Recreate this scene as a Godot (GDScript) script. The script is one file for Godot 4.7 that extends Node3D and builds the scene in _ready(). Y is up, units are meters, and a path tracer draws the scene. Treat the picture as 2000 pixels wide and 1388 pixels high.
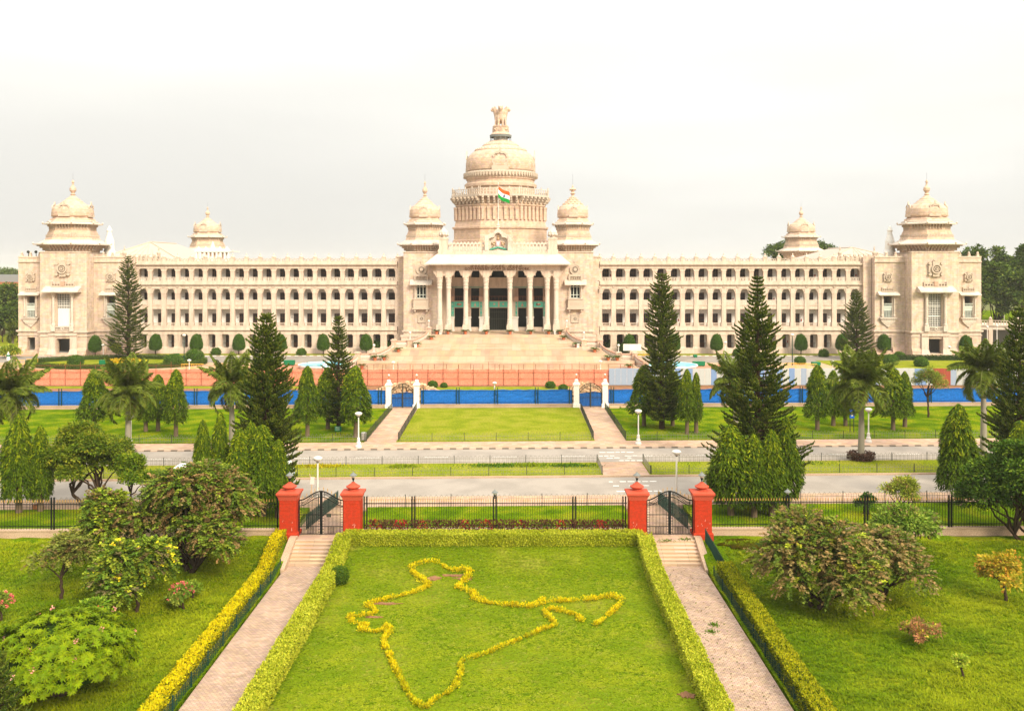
extends Node3D
# Parliament building behind gardens, roads and gates, seen from a raised viewpoint across the road.
# Distances: the camera stands 19.5 m above the road at x = 0, z = 0 and looks along -z.

const F := 1819.0     # focal length and horizon that the photograph was measured with (pixels of 2000)
const HC := 19.5
const HV := 518.0

var rng := RandomNumberGenerator.new()
var M := {}

# ---------------------------------------------------------------- mesh builder
class MB:
	var v := PackedVector3Array()
	var n := PackedVector3Array()
	var c := PackedColorArray()
	var col := Color(1, 1, 1)
	var colored := false
	var t := Transform3D.IDENTITY

	func tri(p0: Vector3, p1: Vector3, p2: Vector3) -> void:      # counter-clockwise from outside
		var a := t * p0
		var b := t * p1
		var d := t * p2
		var nn := (b - a).cross(d - a).normalized()
		v.append(a); v.append(d); v.append(b)
		n.append(nn); n.append(nn); n.append(nn)
		if colored:
			c.append(col); c.append(col); c.append(col)

	func quad(p0: Vector3, p1: Vector3, p2: Vector3, p3: Vector3) -> void:
		tri(p0, p1, p2)
		tri(p0, p2, p3)

	func trin(p0: Vector3, p1: Vector3, p2: Vector3, n0: Vector3, n1: Vector3, n2: Vector3) -> void:
		v.append(t * p0); v.append(t * p2); v.append(t * p1)
		var b := t.basis
		n.append((b * n0).normalized()); n.append((b * n2).normalized()); n.append((b * n1).normalized())
		if colored:
			c.append(col); c.append(col); c.append(col)

	func bb(lo: Vector3, hi: Vector3) -> void:
		var a := Vector3(lo.x, lo.y, hi.z)
		var b := Vector3(hi.x, lo.y, hi.z)
		var d := Vector3(hi.x, hi.y, hi.z)
		var e := Vector3(lo.x, hi.y, hi.z)
		var f := Vector3(lo.x, lo.y, lo.z)
		var g := Vector3(hi.x, lo.y, lo.z)
		var h := Vector3(hi.x, hi.y, lo.z)
		var i := Vector3(lo.x, hi.y, lo.z)
		quad(a, b, d, e); quad(g, f, i, h); quad(b, g, h, d); quad(f, a, e, i); quad(e, d, h, i); quad(f, g, b, a)

	func box(x: float, y: float, z: float, sx: float, sy: float, sz: float) -> void:   # centre in x and z, BASE in y
		bb(Vector3(x - sx / 2, y, z - sz / 2), Vector3(x + sx / 2, y + sy, z + sz / 2))

	func tbox(x: float, y: float, z: float, s0: Vector2, s1: Vector2, h: float) -> void:   # tapered box, bottom and top size
		var p := []
		for k in 2:
			var s: Vector2 = (s0 if k == 0 else s1) / 2
			var yy := y + h * k
			p.append_array([Vector3(x - s.x, yy, z + s.y), Vector3(x + s.x, yy, z + s.y), Vector3(x + s.x, yy, z - s.y), Vector3(x - s.x, yy, z - s.y)])
		for k in 4:
			var j := (k + 1) % 4
			quad(p[k], p[j], p[4 + j], p[4 + k])
		quad(p[4], p[5], p[6], p[7])
		quad(p[3], p[2], p[1], p[0])

	func prism(poly: PackedVector2Array, z0: float, z1: float) -> void:     # polygon in x, y pushed along z
		poly = poly.duplicate()
		if Geometry2D.is_polygon_clockwise(poly):
			poly.reverse()
		var ix := Geometry2D.triangulate_polygon(poly)
		for k in range(0, ix.size(), 3):
			var a := poly[ix[k]]
			var b := poly[ix[k + 1]]
			var d := poly[ix[k + 2]]
			if (b - a).cross(d - a) < 0:
				var s := b; b = d; d = s
			tri(Vector3(a.x, a.y, z1), Vector3(b.x, b.y, z1), Vector3(d.x, d.y, z1))
			tri(Vector3(a.x, a.y, z0), Vector3(d.x, d.y, z0), Vector3(b.x, b.y, z0))
		for k in poly.size():
			var a := poly[k]
			var b := poly[(k + 1) % poly.size()]
			quad(Vector3(a.x, a.y, z1), Vector3(a.x, a.y, z0), Vector3(b.x, b.y, z0), Vector3(b.x, b.y, z1))

	func slab(poly: PackedVector2Array, y0: float, y1: float) -> void:      # polygon in x, z (z as seen from above) pushed up
		var keep := t
		# x, y of the polygon become x, -z: turn the prism upright
		t = t * Transform3D(Basis(Vector3(1, 0, 0), Vector3(0, 0, -1), Vector3(0, 1, 0)), Vector3.ZERO)
		var q := PackedVector2Array()
		for p in poly:
			q.append(Vector2(p.x, -p.y))
		prism(q, y0, y1)
		t = keep

	func lathe(prof: Array, segs := 16, at := Vector3.ZERO, phase := 0.0, smooth := true, sq := Vector2.ONE) -> void:
		for i in prof.size() - 1:
			var a: Vector2 = prof[i]
			var b: Vector2 = prof[i + 1]
			if a.is_equal_approx(b):
				continue
			var nr := Vector2(b.y - a.y, a.x - b.x)
			for k in segs:
				var f0 := phase + TAU * k / segs
				var f1 := phase + TAU * (k + 1) / segs
				var d0 := Vector3(sin(f0) * sq.x, 0, cos(f0) * sq.y)
				var d1 := Vector3(sin(f1) * sq.x, 0, cos(f1) * sq.y)
				var p0 := at + d0 * a.x + Vector3(0, a.y, 0)
				var p1 := at + d1 * a.x + Vector3(0, a.y, 0)
				var p2 := at + d1 * b.x + Vector3(0, b.y, 0)
				var p3 := at + d0 * b.x + Vector3(0, b.y, 0)
				if smooth:
					var n0 := d0 * nr.x + Vector3(0, nr.y, 0)
					var n1 := d1 * nr.x + Vector3(0, nr.y, 0)
					if a.x > 0.0001:
						trin(p0, p1, p2, n0, n1, n1)
					if b.x > 0.0001:
						trin(p0, p2, p3, n0, n1, n0)
				else:
					if a.x > 0.0001:
						tri(p0, p1, p2)
					if b.x > 0.0001:
						tri(p0, p2, p3)

	func tube(pts: Array, rad: Array, segs := 6) -> void:
		var rings := []
		var nrm := []
		var ref := Vector3.UP
		for i in pts.size():
			var d: Vector3 = (pts[mini(i + 1, pts.size() - 1)] - pts[maxi(i - 1, 0)]).normalized()
			if absf(d.dot(ref)) > 0.95:
				ref = Vector3.RIGHT if absf(d.x) < 0.9 else Vector3.FORWARD
			var s := d.cross(ref).normalized()
			var u := s.cross(d).normalized()
			ref = u
			var ring := []
			var rn := []
			for k in segs:
				var f := TAU * k / segs
				var o := s * cos(f) + u * sin(f)
				ring.append(pts[i] + o * rad[i])
				rn.append(o)
			rings.append(ring)
			nrm.append(rn)
		for i in pts.size() - 1:
			for k in segs:
				var j := (k + 1) % segs
				trin(rings[i][k], rings[i + 1][j], rings[i][j], nrm[i][k], nrm[i + 1][j], nrm[i][j])
				trin(rings[i][k], rings[i + 1][k], rings[i + 1][j], nrm[i][k], nrm[i + 1][k], nrm[i + 1][j])
		for e in [0, pts.size() - 1]:
			if rad[e] > 0.002:
				for k in segs:
					var j := (k + 1) % segs
					if e == 0:
						tri(pts[e], rings[e][k], rings[e][j])
					else:
						tri(pts[e], rings[e][j], rings[e][k])

	func bar(a: Vector3, b: Vector3, w: float) -> void:
		tube([a, b], [w, w], 4)

	func ball(at: Vector3, r: Vector3, segs := 10) -> void:
		var keep := t
		t = t * Transform3D(Basis.from_scale(r), at)
		var prof := []
		var m := maxi(4, segs / 2)
		for i in m + 1:
			var f := -PI / 2 + PI * i / m
			prof.append(Vector2(maxf(0.0, cos(f)), sin(f)))
		lathe(prof, segs)
		t = keep

	func ring(at: Vector3, r0: float, r1: float, z0: float, z1: float, a0 := 0.0, a1 := TAU, segs := 16) -> void:   # flat ring or arc facing z
		for k in segs:
			var f0 := lerpf(a0, a1, float(k) / segs)
			var f1 := lerpf(a0, a1, float(k + 1) / segs)
			var c0 := Vector3(cos(f0), sin(f0), 0)
			var c1 := Vector3(cos(f1), sin(f1), 0)
			var zz0 := Vector3(0, 0, z0)
			var zz1 := Vector3(0, 0, z1)
			quad(at + c0 * r0 + zz1, at + c0 * r1 + zz1, at + c1 * r1 + zz1, at + c1 * r0 + zz1)
			quad(at + c0 * r1 + zz0, at + c1 * r1 + zz0, at + c1 * r1 + zz1, at + c0 * r1 + zz1)
			if r0 > 0.001:
				quad(at + c0 * r0 + zz0, at + c0 * r0 + zz1, at + c1 * r0 + zz1, at + c1 * r0 + zz0)

	func leaf(p: Vector3, dir: Vector3, side: Vector3, l: float, w: float, fold := 0.25) -> void:   # folded diamond blade
		var a := t * p
		var nrm := side.cross(dir)
		var m := a + dir * (l * 0.45) - nrm * (w * fold)
		var x := a + dir * l
		var p1 := a + dir * (l * 0.42) + side * w
		var p2 := a + dir * (l * 0.42) - side * w
		var n1 := (p1 - a).cross(x - a).normalized()
		var n2 := (x - a).cross(p2 - a).normalized()
		n1 = (n1 - side * fold).normalized()
		n2 = (n2 + side * fold).normalized()
		v.append(a); v.append(x); v.append(p1)
		v.append(a); v.append(p2); v.append(x)
		n.append(n1); n.append(n1); n.append(n1)
		n.append(n2); n.append(n2); n.append(n2)
		for k in 6:
			c.append(col)

	func done() -> ArrayMesh:
		var m := ArrayMesh.new()
		if v.is_empty():
			return m
		add_to(m, null)
		return m

	func add_to(m: ArrayMesh, mat: Material) -> void:
		var ar := []
		ar.resize(Mesh.ARRAY_MAX)
		ar[Mesh.ARRAY_VERTEX] = v
		ar[Mesh.ARRAY_NORMAL] = n
		if c.size() == v.size() and c.size() > 0:
			ar[Mesh.ARRAY_COLOR] = c
		m.add_surface_from_arrays(Mesh.PRIMITIVE_TRIANGLES, ar)
		if mat:
			m.surface_set_material(m.get_surface_count() - 1, mat)

func mb(colored := false) -> MB:
	var b := MB.new()
	b.colored = colored
	return b

# ---------------------------------------------------------------- nodes
func gp(u: float, v: float, y := 0.0) -> Vector3:          # the place on level ground at height y that was measured at (u, v)
	var d := F * (HC - y) / (v - HV)
	return Vector3((u - 1000.0) * d / F, y, -d)

func part(called: String, shape, mat: Material, parent: Node, at := Vector3.ZERO, yaw := 0.0, sc := Vector3.ONE) -> MeshInstance3D:
	var o := MeshInstance3D.new()
	o.name = called
	o.mesh = shape.done() if shape is MB else shape
	o.material_override = mat
	o.position = at
	o.rotation.y = yaw
	o.scale = sc
	parent.add_child(o, true)
	return o

func hub(called: String, parent: Node, at := Vector3.ZERO, yaw := 0.0) -> Node3D:
	var o := Node3D.new()
	o.name = called
	o.position = at
	o.rotation.y = yaw
	parent.add_child(o, true)
	return o

func tag(o: Node, label: String, category: String, group := "") -> Node:
	o.set_meta("label", label)
	o.set_meta("category", category)
	if group:
		o.set_meta("group", group)
	return o

func thing(called: String, label: String, category: String, at := Vector3.ZERO, yaw := 0.0, group := "") -> Node3D:
	var o := hub(called, self, at, yaw)
	tag(o, label, category, group)
	return o

func dup(o: Node3D, label: String, at: Vector3, yaw := 0.0, sc := Vector3.ONE) -> Node3D:
	var r: Node3D = o.duplicate()
	r.name = o.name
	add_child(r, true)
	r.position = at
	r.rotation = Vector3(0, yaw, 0)
	r.scale = sc
	r.set_meta("label", label)
	return r

func kind(o: Node, k: String) -> Node:
	o.set_meta("kind", k)
	return o

func ground_piece(called: String, shape: MB, mat: Material) -> MeshInstance3D:
	var o := part(called, shape, mat, self)
	o.set_meta("kind", "structure")
	return o

const ORD := ["first", "second", "third", "fourth", "fifth", "sixth", "seventh", "eighth", "ninth", "tenth", "eleventh", "twelfth", "thirteenth", "fourteenth", "fifteenth"]

# ---------------------------------------------------------------- materials
func lin(r: float, g: float, b: float) -> Color:
	return Color(r, g, b).linear_to_srgb()

func noise(freq: float, octaves := 4, seed_ := 1, type := FastNoiseLite.TYPE_SIMPLEX_SMOOTH) -> FastNoiseLite:
	var f := FastNoiseLite.new()
	f.noise_type = type
	f.frequency = freq
	f.fractal_octaves = octaves
	f.seed = seed_
	return f

func ntex(freq: float, stops: Array, octaves := 4, seed_ := 1, size := 512, normal := 0.0) -> NoiseTexture2D:
	var x := NoiseTexture2D.new()
	x.width = size
	x.height = size
	x.seamless = true
	x.noise = noise(freq, octaves, seed_)
	if normal > 0:
		x.as_normal_map = true
		x.bump_strength = normal
	if not stops.is_empty():
		var g := Gradient.new()
		var off := PackedFloat32Array()
		var cc := PackedColorArray()
		for s in stops:
			off.append(s[0])
			cc.append(s[1])
		g.offsets = off
		g.colors = cc
		x.color_ramp = g
	return x

func grey(a: float) -> Color:
	return Color(a, a, a)

func mat(called: String, c: Color, rough := 0.85, tex: Texture2D = null, metres := 4.0, detail: Texture2D = null, dmetres := 30.0, bump: Texture2D = null, bumpcm := 1.0) -> StandardMaterial3D:
	var m := StandardMaterial3D.new()
	m.resource_name = called
	m.albedo_color = c
	m.roughness = rough
	m.metallic_specular = 0.165 if rough < 0.7 else 0.12
	if tex or bump:
		m.uv1_triplanar = true
		m.uv1_world_triplanar = true
		m.uv1_scale = Vector3.ONE / metres
		m.uv1_triplanar_sharpness = 8.0
	if tex:
		m.albedo_texture = tex
	if bump:
		m.heightmap_enabled = true
		m.heightmap_texture = bump
		m.heightmap_scale = bumpcm
	if detail:
		m.detail_enabled = true
		m.detail_albedo = detail
		m.detail_blend_mode = BaseMaterial3D.BLEND_MODE_MUL
		m.detail_uv_layer = BaseMaterial3D.DETAIL_UV_2
		m.uv2_triplanar = true
		m.uv2_world_triplanar = true
		m.uv2_scale = Vector3.ONE / dmetres
	M[called] = m
	return m

func leafmat(called: String, back := Color(0.6, 0.72, 0.25), rough := 0.55) -> StandardMaterial3D:
	var m := StandardMaterial3D.new()
	m.resource_name = called
	m.vertex_color_use_as_albedo = true
	m.roughness = rough
	m.metallic_specular = 0.16
	m.backlight_enabled = true
	m.backlight = back
	M[called] = m
	return m

func block_tex(bw: int, bh: int, cols: int, rows: int, joint: float, vary: float, seed_: int, jw := 1) -> ImageTexture:   # dressed stone courses, in grey
	var r := RandomNumberGenerator.new()
	r.seed = seed_
	var w := bw * cols
	var h := bh * rows
	var im := Image.create(w, h, false, Image.FORMAT_RGB8)
	im.fill(grey(joint))
	for j in rows:
		for i in cols:
			var off := bw / 2 if j % 2 else 0
			var g := 1.0 - r.randf() * vary
			var tint := Color(g, g * (1.0 - r.randf() * 0.04), g * (1.0 - r.randf() * 0.08))
			var x0 := i * bw + off
			var wide := bw - jw
			if x0 + wide > w:
				im.fill_rect(Rect2i(x0, j * bh, w - x0, bh - jw), tint)
				im.fill_rect(Rect2i(0, j * bh, wide - (w - x0), bh - jw), tint)
			else:
				im.fill_rect(Rect2i(x0, j * bh, wide, bh - jw), tint)
	return ImageTexture.create_from_image(im)

func make_materials() -> void:
	var stains := ntex(0.012, [[0.2, Color(0.93, 0.92, 0.915)], [0.42, Color(0.98, 0.977, 0.975)], [0.6, Color(1, 1, 1)]], 5, 7)
	var fine := ntex(0.05, [[0.2, Color(0.86, 0.85, 0.84)], [0.7, Color(1, 1, 1)]], 4, 3)
	var bumps := ntex(0.08, [], 4, 9)
	var blocks := block_tex(32, 16, 12, 24, 0.78, 0.09, 5)
	mat("stone", lin(0.645, 0.53, 0.43), 0.85, blocks, 9.6, stains, 34.0)
	var streak := ntex(0.03, [[0.25, Color(0.93, 0.925, 0.92)], [0.5, Color(0.985, 0.984, 0.982)], [0.65, Color(1, 1, 1)]], 4, 17)
	mat("stone_plain", lin(0.67, 0.545, 0.44), 0.82, fine, 5.0, stains, 26.0)
	mat("stone_warm", lin(0.655, 0.50, 0.385), 0.82, block_tex(24, 16, 16, 24, 0.75, 0.12, 8), 10.0, stains, 30.0)
	mat("stone_pale", lin(0.66, 0.575, 0.485), 0.75, fine, 6.0, stains, 20.0)
	mat("stone_carved", lin(0.55, 0.455, 0.36), 0.85, fine, 2.0)
	mat("stone_pink", lin(0.52, 0.33, 0.24), 0.8, fine, 3.0)
	mat("plaster", lin(0.90, 0.89, 0.86), 0.85, fine, 6.0)
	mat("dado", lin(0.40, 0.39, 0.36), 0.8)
	mat("white_paint", lin(0.80, 0.78, 0.72), 0.55, fine, 4.0)
	mat("door_wood", lin(0.050, 0.022, 0.013), 0.5)
	mat("dark_glass", lin(0.012, 0.014, 0.015), 0.12)
	mat("window_frame", lin(0.52, 0.56, 0.50), 0.6)
	mat("turquoise", lin(0.10, 0.46, 0.34), 0.6, fine, 2.0)
	mat("letter_brown", lin(0.16, 0.07, 0.025), 0.6)
	for k in ["stone", "stone_plain", "stone_warm"]:
		M[k].detail_albedo = streak
		M[k].uv2_scale = Vector3(1.0 / 16.0, 1.0 / 70.0, 1.0 / 16.0)
	mat("steps_stone", lin(0.57, 0.435, 0.315), 0.8, block_tex(48, 16, 8, 16, 0.8, 0.10, 11), 14.0, stains, 22.0)
	mat("rail_pink", lin(0.50, 0.28, 0.20), 0.7)
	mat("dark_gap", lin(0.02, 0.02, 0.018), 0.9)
	mat("roof_metal", lin(0.50, 0.42, 0.345), 0.5, fine, 5.0)
	mat("gold_brown", lin(0.45, 0.24, 0.07), 0.45)
	# ground
	var lawnA := ntex(0.012, [[0.2, lin(0.095, 0.152, 0.004)], [0.5, lin(0.125, 0.180, 0.005)], [0.68, lin(0.155, 0.200, 0.008)], [0.85, lin(0.205, 0.220, 0.022)]], 5, 21)
	var lawnFine := ntex(0.09, [[0.2, grey(0.66)], [0.48, grey(0.92)], [0.62, Color(1, 1, 1)], [0.8, Color(1, 0.93, 1)]], 5, 23)
	var lawnBump := ntex(0.12, [], 3, 24)
	mat("lawn", Color(1, 1, 1), 0.9, lawnA, 34.0, lawnFine, 10.0, lawnBump, 9.0)
	var lawnB := ntex(0.012, [[0.2, lin(0.075, 0.140, 0.002)], [0.45, lin(0.115, 0.190, 0.003)], [0.65, lin(0.17, 0.225, 0.005)], [0.85, lin(0.22, 0.245, 0.009)]], 5, 31)
	mat("rough_lawn", Color(1, 1, 1), 0.95, lawnB, 22.0, lawnFine, 8.0, lawnBump, 14.0)
	var lawnC := ntex(0.012, [[0.25, lin(0.20, 0.245, 0.012)], [0.5, lin(0.25, 0.28, 0.018)], [0.75, lin(0.285, 0.29, 0.03)]], 5, 41)
	mat("pale_lawn", Color(1, 1, 1), 0.9, lawnC, 24.0, lawnFine, 10.0, lawnBump, 9.0)
	for k in ["lawn", "rough_lawn", "pale_lawn"]:
		M[k].specular_mode = BaseMaterial3D.SPECULAR_DISABLED
	var dirt := ntex(0.012, [[0.25, grey(0.93)], [0.65, grey(1.0)]], 5, 51)
	var grit := ntex(0.12, [[0.2, grey(0.84)], [0.6, grey(1.0)]], 3, 52)
	mat("asphalt", lin(0.355, 0.31, 0.262), 0.85, grit, 3.0, dirt, 28.0)
	mat("asphalt_far", lin(0.30, 0.265, 0.225), 0.85, grit, 3.0, dirt, 28.0)
	mat("pavement", lin(0.53, 0.37, 0.265), 0.85, block_tex(16, 16, 16, 16, 0.86, 0.10, 61), 9.6, dirt, 20.0)
	mat("pavers", lin(0.50, 0.365, 0.275), 0.85, block_tex(12, 8, 20, 30, 0.62, 0.14, 62), 4.4, dirt, 12.0, block_tex(12, 8, 20, 30, 0.2, 0.2, 62), 1.0)
	mat("soil", lin(0.36, 0.185, 0.095), 0.95, grit, 3.0, dirt, 9.0, bumps, 8.0)
	mat("red_paving", lin(0.56, 0.245, 0.155), 0.85, grit, 4.0, dirt, 24.0)
	mat("forecourt", lin(0.52, 0.345, 0.215), 0.9, grit, 4.0, dirt, 24.0)
	mat("far_ground", lin(0.14, 0.15, 0.05), 0.95, grit, 12.0, dirt, 120.0)
	mat("concrete", lin(0.50, 0.36, 0.25), 0.85, fine, 3.0, stains, 14.0)
	# built things
	mat("red_paint", lin(0.50, 0.042, 0.016), 0.7, ntex(0.05, [[0.15, Color(0.8, 0.8, 0.8)], [0.6, Color(1, 1, 1)]], 4, 71), 1.6, ntex(0.02, [[0.3, Color(0.9, 1.0, 1.0)], [0.7, Color(1, 1, 1)]], 4, 74), 3.0)
	mat("chip_pink", lin(0.60, 0.30, 0.24), 0.8)
	mat("red_dark", lin(0.36, 0.03, 0.012), 0.6)
	mat("red_cap", lin(0.50, 0.085, 0.045), 0.5, ntex(0.04, [[0.25, Color(0.85, 0.8, 0.8)], [0.6, Color(1, 1, 1)], [0.8, Color(1, 1.25, 1.3)]], 4, 72), 1.2)
	mat("black_iron", lin(0.010, 0.012, 0.011), 0.5)
	mat("dark_iron", lin(0.045, 0.048, 0.035), 0.6)
	mat("green_iron", lin(0.012, 0.045, 0.035), 0.45)
	mat("hoop_iron", lin(0.20, 0.185, 0.14), 0.6)
	mat("spear_gold", lin(0.42, 0.24, 0.07), 0.5)
	mat("blue_tarp", lin(0.016, 0.17, 0.62), 0.38, ntex(0.03, [[0.2, grey(0.8)], [0.7, grey(1.0)]], 4, 81), 3.0)
	mat("bar_blue", lin(0.02, 0.07, 0.16), 0.5)
	mat("red_screen", lin(0.70, 0.265, 0.165), 0.8, ntex(0.03, [[0.2, grey(0.86)], [0.7, grey(1.0)]], 4, 82), 4.0)
	mat("screen_band", lin(0.60, 0.18, 0.11), 0.8)
	mat("scaffold", lin(0.20, 0.07, 0.035), 0.7)
	mat("sheet_blue", lin(0.34, 0.42, 0.53), 0.5, fine, 1.5)
	mat("sheet_grey", lin(0.52, 0.55, 0.53), 0.5, fine, 1.5)
	mat("sheet_deep", lin(0.22, 0.34, 0.56), 0.5, fine, 1.5)
	mat("sheet_rust", lin(0.36, 0.085, 0.055), 0.6, fine, 1.5)
	mat("brick_orange", lin(0.52, 0.225, 0.11), 0.9, fine, 1.0)
	mat("rubble_tan", lin(0.62, 0.42, 0.25), 0.9, fine, 1.0)
	mat("lamp_white", lin(0.62, 0.59, 0.54), 0.35)
	mat("lamp_grey", lin(0.17, 0.18, 0.17), 0.4)
	mat("fountain_blue", lin(0.30, 0.60, 0.66), 0.5)
	mat("fountain_rim", lin(0.62, 0.68, 0.66), 0.6)
	mat("skip_green", lin(0.012, 0.15, 0.065), 0.5)
	mat("barrier_yellow", lin(0.68, 0.38, 0.06), 0.5)
	mat("terracotta", lin(0.50, 0.15, 0.07), 0.8)
	mat("bark", lin(0.16, 0.115, 0.075), 0.9, fine, 0.9)
	mat("bark_pale", lin(0.30, 0.27, 0.21), 0.9, fine, 1.2)
	mat("bark_dark", lin(0.06, 0.04, 0.025), 0.9, fine, 0.9)
	mat("saffron", lin(0.80, 0.10, 0.02), 0.8)
	mat("flag_white", lin(0.85, 0.85, 0.85), 0.8)
	mat("flag_green", lin(0.01, 0.25, 0.04), 0.8)
	mat("navy", lin(0.02, 0.03, 0.20), 0.8)
	mat("car_white", lin(0.80, 0.80, 0.78), 0.25)
	mat("car_blue", lin(0.05, 0.14, 0.38), 0.3)
	mat("tyre", lin(0.015, 0.015, 0.015), 0.8)
	mat("bin_steel", lin(0.32, 0.31, 0.28), 0.4)
	mat("far_brick", lin(0.35, 0.13, 0.07), 0.9)
	mat("far_wall", lin(0.22, 0.23, 0.23), 0.9)
	mat("water", lin(0.18, 0.50, 0.58), 0.08)
	mat("flower_red", lin(0.28, 0.02, 0.03), 0.7)
	mat("sign_blue", lin(0.02, 0.10, 0.42), 0.5)
	leafmat("leaves")
	leafmat("leaves_dark", Color(0.4, 0.5, 0.2), 0.6)
	leafmat("leaves_dry", Color(0.4, 0.34, 0.25), 0.8)
	leafmat("leaves_yellow", Color(0.7, 0.6, 0.1), 0.6)
	var g := StandardMaterial3D.new()
	g.vertex_color_use_as_albedo = true
	g.roughness = 0.85
	g.resource_name = "tinted"
	M["tinted"] = g

# ---------------------------------------------------------------- the parliament building
func wall_holes(b: MB, x0: float, x1: float, y0: float, y1: float, z0: float, z1: float, holes: Array) -> void:   # holes: [xa, xb, ya, yb]
	var xs := [x0, x1]
	for h in holes:
		xs.append(h[0]); xs.append(h[1])
	xs.sort()
	for i in xs.size() - 1:
		var xa: float = xs[i]
		var xb: float = xs[i + 1]
		if xb - xa < 0.001:
			continue
		var cuts := []
		for h in holes:
			if h[0] < (xa + xb) / 2 and h[1] > (xa + xb) / 2:
				cuts.append(Vector2(h[2], h[3]))
		cuts.sort_custom(func(p, q): return p.x < q.x)
		var y := y0
		for k in cuts:
			if k.x - y > 0.001:
				b.bb(Vector3(xa, y, z0), Vector3(xb, k.x, z1))
			y = k.y
		if y1 - y > 0.001:
			b.bb(Vector3(xa, y, z0), Vector3(xb, y1, z1))

func baluster_row(b: MB, x0: float, x1: float, y0: float, y1: float, z: float, step: float, w := 0.11) -> void:
	b.bb(Vector3(x0, y1 - 0.14, z - 0.13), Vector3(x1, y1, z + 0.13))
	b.bb(Vector3(x0, y0, z - 0.12), Vector3(x1, y0 + 0.1, z + 0.12))
	var k := maxi(1, int(round((x1 - x0) / step)))
	for i in k:
		var x := x0 + (i + 0.5) * (x1 - x0) / k
		b.lathe([Vector2(w * 0.6, y0 + 0.1), Vector2(w, y0 + (y1 - y0) * 0.35), Vector2(w * 0.45, y1 - 0.14)], 6, Vector3(x, 0, z))

func lattice(b: MB, x0: float, x1: float, y0: float, y1: float, z: float, nx: int, ny: int, w: float) -> void:
	for i in nx + 1:
		var x := lerpf(x0, x1, float(i) / nx)
		b.box(x, y0, z, w, y1 - y0, 0.08)
	for j in ny + 1:
		b.bb(Vector3(x0, lerpf(y0, y1, float(j) / ny) - w / 2, z - 0.03), Vector3(x1, lerpf(y0, y1, float(j) / ny) + w / 2, z + 0.03))

func finial_shape(r: float, h: float) -> MB:
	var b := mb()
	b.lathe([Vector2(r * 0.75, 0), Vector2(r, h * 0.12), Vector2(r * 0.6, h * 0.22), Vector2(r * 0.95, h * 0.42), Vector2(r * 0.7, h * 0.62), Vector2(r * 0.22, h * 0.78), Vector2(r * 0.3, h * 0.88), Vector2(0, h)], 8)
	return b

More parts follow.
